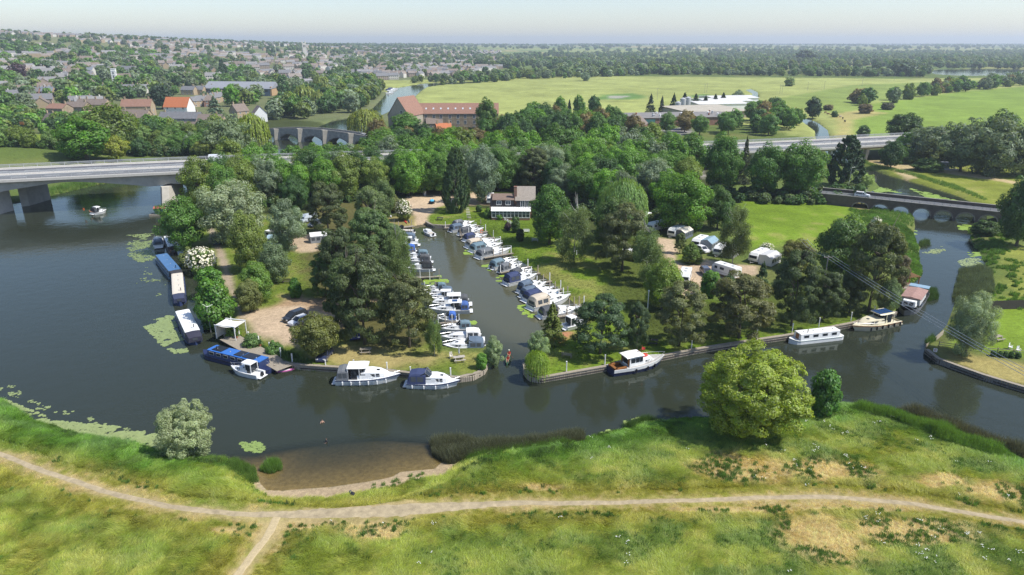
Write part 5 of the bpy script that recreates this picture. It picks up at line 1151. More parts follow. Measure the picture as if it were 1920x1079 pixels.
# the rest of the town: single houses, then roofs too many and too far to tell apart
M_FAROOF = [M_SLATE, M_BROWNT, mat('fawn_tiles', (.25, .213, .185), .85, .25, .5), mat('grey_tiles', (.23, .225, .22), .85, .2, .5)]
M_FARW = [M_STONEB, M_RENDER, mat('pinkish_brick', (.36, .285, .22), .85, .15, .5)]
FH = []
for k in range(12):
    b = MB(); w, d, h, r_ = random.uniform(8, 20), random.uniform(7, 9), random.uniform(4.8, 6), random.uniform(2.8, 4)
    b.box((0, 0, h / 2 - 1), (w, d, h + 2)); b.add([(-w / 2, -d / 2, h), (-w / 2, d / 2, h), (-w / 2, 0, h + r_ - .1), (w / 2, -d / 2, h), (w / 2, d / 2, h), (w / 2, 0, h + r_ - .1)], [(0, 1, 2), (3, 5, 4)])
    b.k = 1; x1 = w / 2 + .3; b.add([(-x1, -d / 2 - .4, h - .3), (x1, -d / 2 - .4, h - .3), (x1, 0, h + r_), (-x1, 0, h + r_), (x1, d / 2 + .4, h - .3), (-x1, d / 2 + .4, h - .3)], [(0, 1, 2, 3), (3, 2, 4, 5)])
    b.k = 0
    for c in (-.4, .4): b.box((c * w, 0, h + r_ + .3), (.9, .7, 1.6))
    b.k = 2; nw_ = int(w / 2.6)
    for s in (0, 1):
        for i in range(nw_):
            for sg in (-1, 1): b.box((-w / 2 + (i + .5) * w / nw_, sg * d / 2, 1.4 + 2.7 * s), (1.1, .1, 1.2))
    FH.append(b.mesh('town_house', [M_FARW[k % 3], M_FAROOF[k % 4], M_WIN]))
def town_pts(n, outline, keep=.0):
    O = W2(outline, 1.0); o = []
    xs = [p[0] for p in O]; ys = [p[1] for p in O]; c = RNG.random((n * 40, 2)) * [max(xs) - min(xs), max(ys) - min(ys)] + [min(xs), min(ys)]; c = c[inside(c[:, 0], c[:, 1], O)]
    return c
TOWN = [(-80, 185), (150, 165), (330, 150), (560, 175), (640, 145), (900, 122), (900, 100), (640, 92), (560, 90), (-80, 92)]
def clear_px(px0, px1, py0, py1, x, y):
    q = pxl(Vector((x, y, H1(x, y)))); return px0 < q[0] < px1 and py0 < q[1] < py1
nh = 0
for px_ in range(-60, 900, 1):
    pass
row = []
rng2 = random.Random(5)
cand = []
for D in np.geomspace(640, 1500, 21):
    az0, az1 = -39, -9 if D < 1100 else -3
    st = math.degrees(17 / D) ; a = az0
    while a < az1:
        cand.append((D * (1 + rng2.uniform(-.012, .012)), a)); a += st * rng2.uniform(.9, 1.9)
rng2.shuffle(cand)
for D, a in cand:
    if nh >= 255: break
    x, y = D * math.sin(R(a)), D * math.cos(R(a))
    if fbm(np.array([x / 160]), np.array([y / 160]), 301, 3)[0] < .47: continue
    if wdist(np.array([x]), np.array([y]))[0] > -14: continue
    if D < 800 and (clear_px(370, 545, 130, 200, x, y) or clear_px(180, 260, 120, 200, x, y)): continue
    if any((x - q) ** 2 + (y - r_) ** 2 < (c + 6) ** 2 for q, r_, c in TREES): continue
    o = link('town_house', FH[rng2.randrange(12)]); o.location = (x, y, H1(x, y)); o.rotation_euler = (0, 0, R(a * -.3 + 90 * rng2.choice([0, 0, 0, 1]) + rng2.uniform(-8, 8) + 40 * float(vnoise(x / 220, y / 220, 9))))
    tag(o, 'pitched-roof house among the crowded roofs of the town', 'house', 'houses of the town'); nh += 1
    k_ = int(o.data.name.split('.')[1]) if '.' in o.data.name else 0; row.append((pxl(o.location)[0], D > 960, k_, o))
row.sort(key=lambda t: t[0]); cn = {}
for _, far_, k_, o in row:
    d_ = '%s-roofed %s house %s in the %s town' % (['slate', 'brown', 'fawn', 'grey'][k_ % 4], ['buff', 'pale', 'brick'][k_ % 3], '%s', 'farther' if far_ else 'nearer'); cn[d_] = cn.get(d_, -1) + 1
    if cn[d_] < 20: o['label'] = (ORDN[cn[d_]] + ' ' + d_) % ('from the left' if cn[d_] else 'of its kind')
def roofs(name, cand, seed):
    r = random.Random(seed); b = MB()
    for x, y in cand:
        z = float(land(np.array([x]), np.array([y]))[0]); w, d, h, q = r.uniform(8, 26), r.uniform(7, 9), r.uniform(4.5, 6), r.uniform(2.6, 3.6); a = 50 * float(vnoise(x / 240, y / 240, 13)) * .03 + r.choice([0, 0, 1.57]) + r.uniform(-.15, .15)
        co, si = math.cos(a), math.sin(a); T_ = lambda u, v, k: (x + u * co - v * si, y + u * si + v * co, z + k)
        V = [T_(*p) for p in ((-w / 2, -d / 2, -2), (w / 2, -d / 2, -2), (w / 2, d / 2, -2), (-w / 2, d / 2, -2), (-w / 2, -d / 2, h), (w / 2, -d / 2, h), (w / 2, d / 2, h), (-w / 2, d / 2, h), (-w / 2, 0, h + q), (w / 2, 0, h + q))]
        k = r.randrange(3); n = len(b.v); b.add(V, [(0, 1, 5, 4), (1, 2, 6, 9, 5), (2, 3, 7, 6), (3, 0, 4, 8, 7)], k); 
        b.f += [tuple(i + n for i in f) for f in ((4, 5, 9, 8), (6, 7, 8, 9))]; b.m += [3 + r.randrange(4)] * 2
    return b.build(name, M_FARW + M_FAROOF, None, 'stuff')
fc = []
for D in np.geomspace(1080, 3300, 44):
    a = -40
    while a < (-1 if D > 1300 else -4):
        if fbm(np.array([D * math.sin(R(a)) / 230]), np.array([D * math.cos(R(a)) / 230]), 307, 3)[0] > .455: fc.append((D * math.sin(R(a)), D * math.cos(R(a))))
        a += math.degrees(21 / D) * rng2.uniform(.8, 1.8)
roofs('distant_roofs', fc, 3); print('houses', nh, 'far', len(fc))
massed('town_trees', [(-100, 200), (140, 180), (330, 160), (560, 165), (640, 140), (900, 120), (900, 100), (640, 92), (-100, 92)], 3900, FARM, (9, 16), (.9, 1.25), .36, 130)
massed('town_garden_trees', [(-60, 235), (150, 205), (330, 185), (380, 200), (520, 200), (560, 170), (400, 130), (-60, 130)], 520, FARM + [(0, BRT), (0, MID)], (9, 16), (.9, 1.2), .40, 60)
massed('ridge_trees', [(-200, 100), (500, 92), (760, 95), (900, 100), (900, 86), (500, 83.5), (-200, 84)], 1500, FARM, (9, 15), (.9, 1.5), .36, 300)
massed('mound_trees', [(-60, 268), (40, 250), (120, 256), (225, 240), (60, 222), (-60, 225)], 150, [(0, MID), (0, OLV), (0, DRK), (0, BRT)], (6, 10), (.9, 1.2))
massed('parkland_trees', [(505, 235), (560, 228), (690, 200), (718, 165), (640, 150), (600, 155), (600, 190), (520, 205)], 190, [(0, MID), (0, OLV), (0, DRK), (0, SILD)], (9, 15), (.85, 1.1))
# ------------------------------------------------------------------ boats
def paint(o, c): o.color = (*c, 1); return o
def two(a, b):                                          # pixel of stern and bow on the water -> place, heading, length
    p, q = P(*a, 0), P(*b, 0); c = (p + q) / 2; return (c.x, c.y, 0), math.atan2(q.y - p.y, q.x - p.x), (q - p).length
def hull_rings(L, B, fr, stern=.9, bowp=2.2, draft=.35, flare=.86, fb_stern=None, n=14):
    rings = []; sh = []
    for i in range(n):
        t = i / (n - 1); x = -L / 2 + L * t
        hb = B / 2 * (stern + (1 - stern) * min(1, t / .35)) if t < .45 else B / 2 * max(.02, 1 - ((t - .45) / .55) ** bowp)
        z = fr * (1 + .42 * max(0, t - .3) ** 1.5)
        if fb_stern: z = max(z * .9, fb_stern if t < .1 else 0) or z
        xk = x + (L * .05 * max(0, t - .6) / .4 if t > .6 else 0); xw = x - (L * .045 * max(0, t - .7) / .3)
        rings.append([(xk, hb, z), (x, hb * .965, z * .55), (xw, hb * flare, 0), (xw, hb * .5, -draft), (xw, -hb * .5, -draft), (xw, -hb * flare, 0), (x, -hb * .965, z * .55), (xk, -hb, z)]); sh.append((xk, hb, z))
    return rings, sh
def arch_ring(x, hw_, zb, zt, k=.82, n=7):
    pts = [(x, hw_, zb)]
    for j in range(n):
        a = math.pi * j / (n - 1); pts.append((x, hw_ * k * math.cos(a) ** 1 if True else 0, zb + (zt - zb) * (.72 + .28 * math.sin(a))))
    pts.append((x, -hw_, zb)); return pts
def cruiser(label, loc, rz, L, can=None, stripe=None, style='sport', group=None, hullc=M_WHITE, deckc=None, B=None, fend=0, outboard=False, name='motor_cruiser', hardtop=False, flag=False, rails=True, swim=True, solar=False, blind=False, sidestripe=None, canh=1.0):
    B = B or min(3.3, L * .34); fr = .5 + L * .045; deckc = deckc or hullc
    o = thing(name, label, 'boat', loc, rz, group)
    rg, sh = hull_rings(L, B, fr); b = MB(); b.loft(rg, closed=False, cap0=True, cap1=True); b.build('hull', hullc, o)
    # boot stripe and rubbing strake
    b = MB()
    for sg in (1, -1): b.loft([[(r[0][0], sg * (r[0][1] + .035), r[0][2] - .04), (r[0][0], sg * (r[0][1] + .035), r[0][2] - .16), (r[0][0], sg * (r[0][1] - .05), r[0][2] - .16), (r[0][0], sg * (r[0][1] - .05), r[0][2] - .04)] for r in rg])
    b.build('rubbing_strake', stripe or M_GALV, o)
    if sidestripe:
        b = MB()
        for sg in (1, -1): b.loft([[(r[1][0], sg * (r[1][1] + .02), r[1][2] + .16), (r[1][0], sg * (r[1][1] + .02), r[1][2] - .12), (r[1][0], sg * (r[1][1] - .06), r[1][2] - .12), (r[1][0], sg * (r[1][1] - .06), r[1][2] + .16)] for r in rg])
        b.build('hull_stripe', sidestripe, o)
    b = MB(); dk = [(x, y - .03, z + .01) for x, y, z in sh]
    i0 = 5; b.loft([[(x, y, z), (x, 0, z + .06), (x, -y, z)] for x, y, z in dk[i0:]], closed=False, cap0=False, cap1=False)
    b.loft([[(x, y, z), (x, y - .3, z), (x, y - .32, z - .35), (x, -y + .32, z - .35), (x, -y + .3, z), (x, -y, z)] for x, y, z in dk[:i0 + 1]], closed=False, cap0=False, cap1=False); b.build('deck', deckc, o)
    # cabin: long sloped foredeck moulding with windscreen
    xa, xb = (-.14 * L, .36 * L); ch = .62 if style != 'tall' else 1.0; zf = fr * 1.03
    def cab(x, hwk, h):
        k = min(1, max(0, (x - .02 * L) / (.36 * L))); hw_ = (B / 2 - .32) * hwk; return [(x, hw_, zf), (x, hw_ * .86, zf + h), (x, hw_ * .5, zf + h + .06), (x, -hw_ * .5, zf + h + .06), (x, -hw_ * .86, zf + h), (x, -hw_, zf)]
    b = MB(); b.loft([cab(xa, 1, ch), cab(.08 * L, 1, ch), cab(.22 * L, .82, ch * .86), cab(.33 * L, .5, ch * .5), cab(.39 * L, .3, .1)]); cb = b.build('cabin', deckc, o)
    b = MB()                                            # side windows
    hw1 = (B / 2 - .32)
    for sg in (1, -1):
        for x0, x1 in ((-.11 * L, -.0 * L), (.075 * L, .15 * L), (.165 * L, .225 * L)):
            f = .93; b.loft([[(x, sg * (hw1 * f * (1 - .28 * max(0, x / L - .1) * 4) + .05 - .1 * ((z - zf) / ch) * 1.2), z) for x, z in ((x0, zf + ch * .34), (x1, zf + ch * .32), (x1 - .06, zf + ch * .78), (x0, zf + ch * .8))], [(x, sg * (hw1 * f * (1 - .28 * max(0, x / L - .1) * 4) - .06), z) for x, z in ((x0, zf + ch * .34), (x1, zf + ch * .32), (x1 - .06, zf + ch * .78), (x0, zf + ch * .8))]])
    b.build('window', M_GLASS, cb)
    b = MB(); b.box((.19 * L, 0, zf + ch * .9 + .05), (.5, .5, .06)); b.build('hatch', M_GLASS if style != 'cover' else deckc, cb)
    zr = zf + ch
    if style in ('sport', 'tall', 'hard'):              # raked windscreen
        wb = MB(); x0 = xa + .02 * L; wh = .75
        wb.loft([[(x0 + .75, hw1 * .72, zr - .02), (x0 + .95, 0, zr + .0), (x0 + .75, -hw1 * .72, zr - .02)], [(x0, hw1 * .82, zr + wh), (x0 + .2, 0, zr + wh), (x0, -hw1 * .82, zr + wh)]], closed=False, cap0=False, cap1=False)
        wb.loft([[(x0 + .75, sg * hw1 * .74, zr - .02), (x0 - .6, sg * hw1 * .98, zr - .25)] for sg in (1,)] + [[(x0, hw1 * .84, zr + wh), (x0 - .7, hw1 * .95, zr + wh * .6)]], closed=False, cap0=False, cap1=False)
        wb.loft([[(x0 + .75, -hw1 * .74, zr - .02), (x0 - .6, -hw1 * .98, zr - .25)], [(x0, -hw1 * .84, zr + wh), (x0 - .7, -hw1 * .95, zr + wh * .6)]], closed=False, cap0=False, cap1=False)
        wb.build('windscreen', M_GLASS, o)
        fb = MB(); fb.bar((x0, hw1 * .84, zr + wh), (x0, -hw1 * .84, zr + wh), .06)
        for sg in (1, 0, -1): fb.bar((x0 + .75 + (.2 if sg == 0 else 0), sg * hw1 * .73, zr), (x0 + (.2 if sg == 0 else 0), sg * hw1 * .83, zr + wh), .05)
        fb.build('windscreen_frame', M_STEEL, o)
    if hardtop:
        b = MB(); b.loft([[(x, hw1 * k, zr + .82), (x, hw1 * k * .9, zr + .95), (x, -hw1 * k * .9, zr + .95), (x, -hw1 * k, zr + .82)] for x, k in ((-.30 * L, .95), (-.05 * L, 1), (.04 * L, .85))]); ht = b.build('hardtop', deckc, o)
        b = MB()
        for sg in (1, -1):
            b.bar((-.29 * L, sg * hw1 * .93, fr), (-.29 * L, sg * hw1 * .93, zr + .85), .09); b.bar((-.1 * L, sg * hw1 * .97, fr), (-.1 * L, sg * hw1 * .97, zr + .85), .09)
        b.build('hardtop_post', deckc, o)
        if solar: b = MB(); b.box((-.12 * L, 0, zr + .98), (.13 * L, B * .42, .04)); b.build('solar_panel', mat('solar_panel', (.02, .06, .16), .25, .1, 6), ht)
        b = MB(); b.loft([[(x, hw1 * .9, fr + .12), (x, hw1 * .93, zr + .8), (x, -hw1 * .93, zr + .8), (x, -hw1 * .9, fr + .12)] for x in (-.24 * L, -.08 * L)]); b.build('saloon_glass', M_GLASS, o)
    if can is not None:                                 # canvas over the cockpit with see-through panels
        x0, x1 = (-.47 * L, -.11 * L) if not hardtop else (-.47 * L, -.28 * L); top = zr + .82 * canh
        st = [(x0, .55), (x0 + .1 * (x1 - x0), .88), (x0 + .5 * (x1 - x0), 1.0), (x1, .96)]
        b = MB(); b.loft([arch_ring(x, B / 2 - .1, fr + .02, fr + (top - fr) * k) for x, k in st], closed=False, cap0=True, cap1=True); cv = paint(b.build('canopy', M_CANVAS, o), can)
        b = MB()
        for sg in (1, -1):
            for xa_, xb_ in ((.18, .46), (.54, .88)):
                xs = [x0 + (x1 - x0) * k for k in (xa_, xb_)]
                b.loft([[(xs[0], sg * (B / 2 - .1) * .955, fr + (top - fr) * .22), (xs[1], sg * (B / 2 - .1) * .955, fr + (top - fr) * .22), (xs[1], sg * (B / 2 - .1) * .87, fr + (top - fr) * .62), (xs[0], sg * (B / 2 - .1) * .87, fr + (top - fr) * .62)], [(xs[0], sg * (B / 2 - .1) * .80, fr + (top - fr) * .22), (xs[1], sg * (B / 2 - .1) * .80, fr + (top - fr) * .22), (xs[1], sg * (B / 2 - .1) * .78, fr + (top - fr) * .62), (xs[0], sg * (B / 2 - .1) * .78, fr + (top - fr) * .62)]])
        b.box((x0 + .02, 0, fr + (top - fr) * .3), (.06, B * .5, (top - fr) * .3)); b.build('canopy_window', mat('canopy_vinyl', (.07, .08, .09), .15, .1, 3), cv)
    elif not hardtop:
        b = MB(); b.box((-.25 * L, 0, fr - .1), (.12 * L, B * .6, .45)); b.box((-.4 * L, 0, fr - .1), (.08 * L, B * .7, .4)); b.build('seat', mat('cream_vinyl', (.55, .5, .42), .6, .1, 3), o)
    if rails:
        b = MB(); pts = [(x, y - .08, z) for x, y, z in sh[6:]]; m = [(x - .05, y * .97, z + .5) for x, y, z in pts]
        b.tube(m + [(x, -y, z) for x, y, z in m[::-1]], .022, 4)
        for (x, y, z), q in list(zip(pts, m))[::2]:
            for sg in (1, -1): b.tube([(x, sg * y, z), (q[0], sg * q[1], q[2])], .018, 4)
        b.build('pulpit_rail', M_STEEL, o)
    if swim: b = MB(); b.box((-L / 2 - .28, 0, .22), (.6, B * .75, .08)); b.build('bathing_platform', deckc, o)
    if outboard:
        b = MB(); b.box((-L / 2 - .3, 0, .75), (.45, .36, .55), taper=.75); b.box((-L / 2 - .22, 0, .2), (.2, .14, .7)); b.build('outboard_motor', M_BLACK, o)
    if fend:
        for i in range(fend):
            t = .12 + .7 * i / max(1, fend - 1); k = t * 13; r = rg[int(k)]; b = MB(); x = -L / 2 + L * t; y = -(r[1][1] + .13); b.tube([(x, y, r[0][2] * .9), (x, y, r[0][2] * .75), (x, y, .25), (x, y, .12)], [.03, .12, .12, .03], 7); b.build('fender', M_WHITE if fend > 0 else M_NAVY, o)
    if flag:
        b = MB(); b.tube([(-L / 2 + .1, 0, fr), (-L / 2 - .3, 0, fr + 1.2)], .02, 4); b.build('flagstaff', M_STEEL, o)
    return o
NAVY, GREYC, TEAL, BLK, BEI, BLUE, WHT, SLT, DGR = (.035, .05, .12), (.14, .15, .16), (.13, .2, .24), (.03, .032, .036), (.52, .45, .35), (.05, .13, .42), (.78, .77, .74), (.10, .14, .19), (.08, .085, .09)
# moored outside the point
cruiser('large white river cruiser with grey rear canopy moored along the left quay', *two((632, 716), (746, 713)), can=GREYC, style='tall', fend=6, hardtop=True, stripe=M_NAVY, B=3.4)
cruiser('white cruiser with navy canopy and blue fenders moored at the point', *two((765, 722), (858, 724)), can=NAVY, style='tall', fend=4, stripe=M_NAVY, B=3.1)
cruiser('small white cabin boat tied alongside the blue narrowboat', *two((490, 708), (437, 696)), can=None, hardtop=True, fend=3, outboard=True, name='cabin_boat', B=2.3, rails=True)
gL, gR = 'boats on the left side of the marina', 'boats on the right side of the marina'
ML = [ # stern, bow, canopy, options, label
    ((775, 438), (716, 437), None, dict(stripe=M_BLACK, outboard=True, rails=False, B=2.0, name='speedboat'), 'low white speedboat by the slipway dock'),
    ((780, 452), (727, 452), SLT, dict(), 'white cruiser with dark blue cockpit cover at the top of the left row'),
    ((784, 461), (731, 462), None, dict(hardtop=True), 'white cruiser with hardtop beside the dark blue covered cruiser'),
    ((780, 473), (735, 474), BLUE, dict(stripe=M_NAVY), 'small white and blue boat with bright blue cover in the left row'),
    ((804, 484), (757, 485), TEAL, dict(), 'white cruiser with teal canopy just below the left jetty gap'),
    ((808, 493), (757, 494), DGR, dict(), 'white cruiser with charcoal canopy between two covered cruisers'),
    ((812, 508), (762, 509), BLK, dict(style='tall', fend=3), 'white cruiser with black cockpit hood above the left jetty'),
    ((838, 547), (797, 548), TEAL, dict(), 'white cruiser with teal hood below the left jetty'),
    ((850, 555), (798, 556), SLT, dict(), 'white cruiser with slate-blue hood in the crowded left row'),
    ((858, 564), (800, 565), None, dict(hardtop=True), 'white cruiser with pale hardtop in the crowded left row'),
    ((880, 572), (803, 574), DGR, dict(hardtop=True, flag=True), 'long white cruiser with dark canopy and raised outboards'),
    ((881, 585), (808, 587), (.05, .11, .3), dict(hardtop=True, solar=True), 'white cruiser with blue rear canopy and blue roof panel'),
    ((856, 603), (822, 603), BLUE, dict(outboard=True, B=2.0), 'small white boat with royal blue cover below the jetty'),
    ((884, 620), (830, 624), TEAL, dict(), 'white cruiser with teal hood next to the sheeted boat'),
    ((903, 638), (830, 640), WHT, dict(style='cover', canh=1.2), 'large boat wrapped in a white sheet at the point'),
    ((909, 655), (834, 656), SLT, dict(style='sport', stripe=M_NAVY, B=3.2), 'big white cruiser with dark grey canopy against the point lawn')]
for st_, bw, cn, kw, lb in ML:
    cruiser(lb, *two(st_, bw), can=cn, group=gL, **kw)
MR = [
    ((850, 428), (888, 421), GREYC, dict(rails=False), 'boat under a full grey cover at the top of the right row'),
    ((845, 436), (892, 428), SLT, dict(outboard=True), 'white sports cruiser with dark pointed canopy at the top right jetty'),
    ((862, 443), (905, 434), DGR, dict(), 'white cruiser with dark canopy beside the orange lifebuoy'),
    ((871, 454), (912, 446), NAVY, dict(B=2.3), 'low boat with navy canopy in the right row'),
    ((876, 466), (935, 456), BEI, dict(), 'white cruiser with beige canopy in the right row'),
    ((884, 474), (940, 463), TEAL, dict(), 'white cruiser with grey-blue canopy in the right row'),
    ((896, 486), (955, 473), GREYC, dict(stripe=M_GALV, B=3.2), 'white sports cruiser with open grey canopy in the right row'),
    ((922, 506), (968, 493), TEAL, dict(outboard=True), 'white cruiser with teal box canopy in the right row'),
    ((938, 513), (977, 502), GREYC, dict(outboard=True, B=2.3), 'small white cruiser with grey side panels in the right row'),
    ((958, 524), (996, 512), DGR, dict(B=2.3), 'white boat half hidden behind the navy-hooded cruiser'),
    ((948, 536), (1004, 522), NAVY, dict(style='tall'), 'tall white cruiser with navy hood in the right row'),
    ((974, 551), (1022, 537), SLT, dict(style='tall'), 'white cruiser with dark slate hood in the right row'),
    ((979, 560), (1036, 546), SLT, dict(), 'white cruiser with slate hood beside the blue-bowed boat'),
    ((984, 567), (1046, 552), NAVY, dict(sidestripe=mat('bright_blue', (.03, .22, .62), .35, .05, 2)), 'white cruiser with bright blue hull band and navy hood'),
    ((994, 582), (1066, 562), BEI, dict(style='tall', canh=1.15), 'white cruiser with boxy beige cockpit tent'),
    ((1012, 597), (1086, 585), DGR, dict(), 'white cruiser with low dark cover near the last jetty'),
    ((1058, 618), (1092, 608), None, dict(B=2.4, hardtop=True), 'white boat half hidden behind the blue-green pine')]
for st_, bw, cn, kw, lb in MR:
    l, r_, L_ = two(st_, bw); cruiser(lb, l, r_, L_ * 1.0, can=cn, group=gR, **kw)
# under way
c1 = cruiser('white cabin cruiser with orange lifebuoy heading for the road bridge', *two((174, 403), (199, 398)), can=BLK, hardtop=True, B=2.9)
b = MB(); n = 14
b.loft([[(-3.9 + .38 * math.cos(a) * math.cos(c) * 0 + .0 + .09 * math.sin(c), 1.0 + (.38 + .09 * math.cos(c)) * math.cos(a), 1.9 + (.38 + .09 * math.cos(c)) * math.sin(a)) for c in (0, 1.57, 3.14, 4.71)] for a in [6.2832 * k / n for k in range(n + 1)]], cap0=False, cap1=False); b.build('lifebuoy', mat('orange_foam', (.7, .14, .03), .5, .05, 3), c1)
cruiser('small open white dayboat motoring up the marina', *two((812, 444), (795, 436)), can=None, style='cover', outboard=True, B=2.1, name='dayboat', rails=False)
for k, (a, b_) in enumerate((((722, 176), (738, 175)), ((724, 172), (742, 170)), ((728, 169), (746, 168)))):
    cruiser(['nearest white boat moored far up the river', 'middle white boat moored far up the river', 'farthest white boat moored far up the river'][k], *two(a, b_), can=NAVY if k else None, B=3)

# dutch-style launch with dark hull, wooden cockpit and red flag
l, rz, L = two((1144, 702), (1240, 681)); la = thing('steel_launch', 'white launch with dark blue hull, wooden cockpit and red cover by the right quay', 'boat', l, rz)
rg, sh = hull_rings(L, 3.3, 1.15, stern=.72, bowp=2.6)
b = MB(); b.loft([[(p[0], p[1], p[2]) for p in r] for r in rg], closed=False); b.build('hull', M_NAVY, la)
b = MB()
for sg in (1, -1): b.loft([[(r[0][0], sg * (r[0][1] + .03), r[0][2] + .02), (r[1][0], sg * (r[1][1] + .035), r[1][2] * 1.0), (r[1][0], sg * (r[1][1] - .05), r[1][2]), (r[0][0], sg * (r[0][1] - .06), r[0][2] + .02)] for r in rg])
b.build('white_topsides', M_WHITE, la)
b = MB(); b.loft([[(x, y - .04, z + .01), (x, 0, z + .05), (x, -y + .04, z + .01)] for x, y, z in sh[3:]], closed=False, cap0=False, cap1=False); b.build('deck', mat('teak_grey', (.42, .40, .37), .8, .15, 4), la)
b = MB(); b.loft([[(x, y - .1, .75), (x, -y + .1, .75)] for x, y, z in sh[:4]], closed=False, cap0=False, cap1=False)
for sg in (1, -1): b.box((-L * .36, sg * .95, 1.05), (L * .2, .4, .5))
b.box((-L * .45, 0, 1.05), (.5, 2.2, .5)); b.build('cockpit', M_VARN, la)
def cbox(x0, x1, w0, w1, z0, z1, rake0=.15, rake1=.5): return [[(x0, w0, z0), (x0, -w0, z0), (x0 + rake0, -w0 * .9, z1), (x0 + rake0, w0 * .9, z1)], [(x1, w1, z0), (x1, -w1, z0), (x1 - rake1, -w1 * .9, z1), (x1 - rake1, w1 * .9, z1)]]
b = MB(); b.loft(cbox(-L * .22, L * .08, 1.25, 1.15, 1.2, 2.75)); whs = b.build('wheelhouse', M_WHITE, la)
b = MB(); b.loft([[(x, 1.3, z), (x, 1.0, z + .1), (x, -1.0, z + .1), (x, -1.3, z)] for x, z in ((-L * .27, 2.76), (-L * .1, 2.84), (L * .06, 2.76))]); b.box((-L * .05, 0, 2.93), (.6, .6, .06)); b.build('wheelhouse_roof', M_WPAINT, whs)
b = MB()
for sg in (1, -1):
    for x0, x1 in ((-L * .19, -L * .11), (-L * .095, -L * .03), (-L * .015, L * .035)): b.box(((x0 + x1) / 2, sg * 1.17, 2.15), (x1 - x0, .06, .75))
b.box((L * .055, 0, 2.2), (.1, 1.7, .6)); b.box((-L * .215, 0, 2.0), (.08, 1.4, 1.1)); b.build('window', M_GLASS, whs)
b = MB(); b.box((-L * .225, .95, 2.0), (.1, .3, 1.4)); b.box((-L * .225, -.95, 2.0), (.1, .3, 1.4)); b.build('wooden_bulkhead', M_VARN, whs)
b = MB(); b.loft(cbox(L * .06, L * .30, 1.1, .75, 1.3, 1.85, 0, .5)); b.build('coachroof', M_WHITE, la)
for x in (L * .12, L * .17, L * .22): b = MB(); b.box((x, -1.0, 1.6), (.3, .08, .18)); b.build('porthole', M_GLASS, la)
b = MB(); b.ell((L * .16, .3, 1.95), (.75, .5, .3)); b.build('red_cover', mat('red_canvas', (.5, .05, .035), .7, .1, 4), la)
b = MB(); b.tube([(L * .09, 0, 1.85), (L * .085, 0, 4.0)], .05, 6); b.tube([(L * .085, 0, 3.4), (L * .0, 0, 3.0)], .03, 5); b.build('mast', M_VARN, la)
b = MB(); b.loft([[(L * .085, -.02, 3.2), (L * .085, -.02, 3.7)], [(L * .12, .1, 3.1), (L * .12, .1, 3.6)], [(L * .15, -.02, 3.05), (L * .15, -.02, 3.5)]], closed=False, cap0=False, cap1=False); b.build('flag', mat('red_flag', (.55, .05, .04), .8, .1, 5), la)
b = MB(); m = [(x, y * .95, z + .55) for x, y, z in sh[8:]]; b.tube(m + [(x, -y, z) for x, y, z in m[::-1]], .022, 4)
for x, y, z in sh[8::2]:
    for sg in (1, -1): b.tube([(x, sg * y * .95, z), (x, sg * y * .95, z + .55)], .018, 4)
b.build('pulpit_rail', M_STEEL, la)
for t in (.42, .62, .8): r = rg[int(t * 13)]; b = MB(); b.tube([(r[1][0], -r[1][1] - .16, .9), (r[1][0], -r[1][1] - .16, .3)], .14, 7); b.build('fender', M_BLACK, la)
# cream cruiser
l, rz, L = two((1677, 606), (1600, 621)); cc = cruiser('cream river cruiser with solar panels and black fenders at the end of the quay', l, rz, L, style='tall', hullc=M_CREAM, hardtop=True, stripe=M_VARN, B=3.5, name='motor_cruiser')
for i in range(6):
    b = MB(); x = -L * .42 + i * L * .14; b.tube([(x, 1.82, 1.0), (x, 1.82, .3)], .15, 7); b.build('fender', M_BLACK, cc)
for i in range(3): b = MB(); b.box((-.24 * L + i * 1.15, 0, 2.98), (1.0, 1.9, .05)); b.build('solar_panel', mat('solar_panel', (.02, .06, .16), .25, .1, 6), cc)

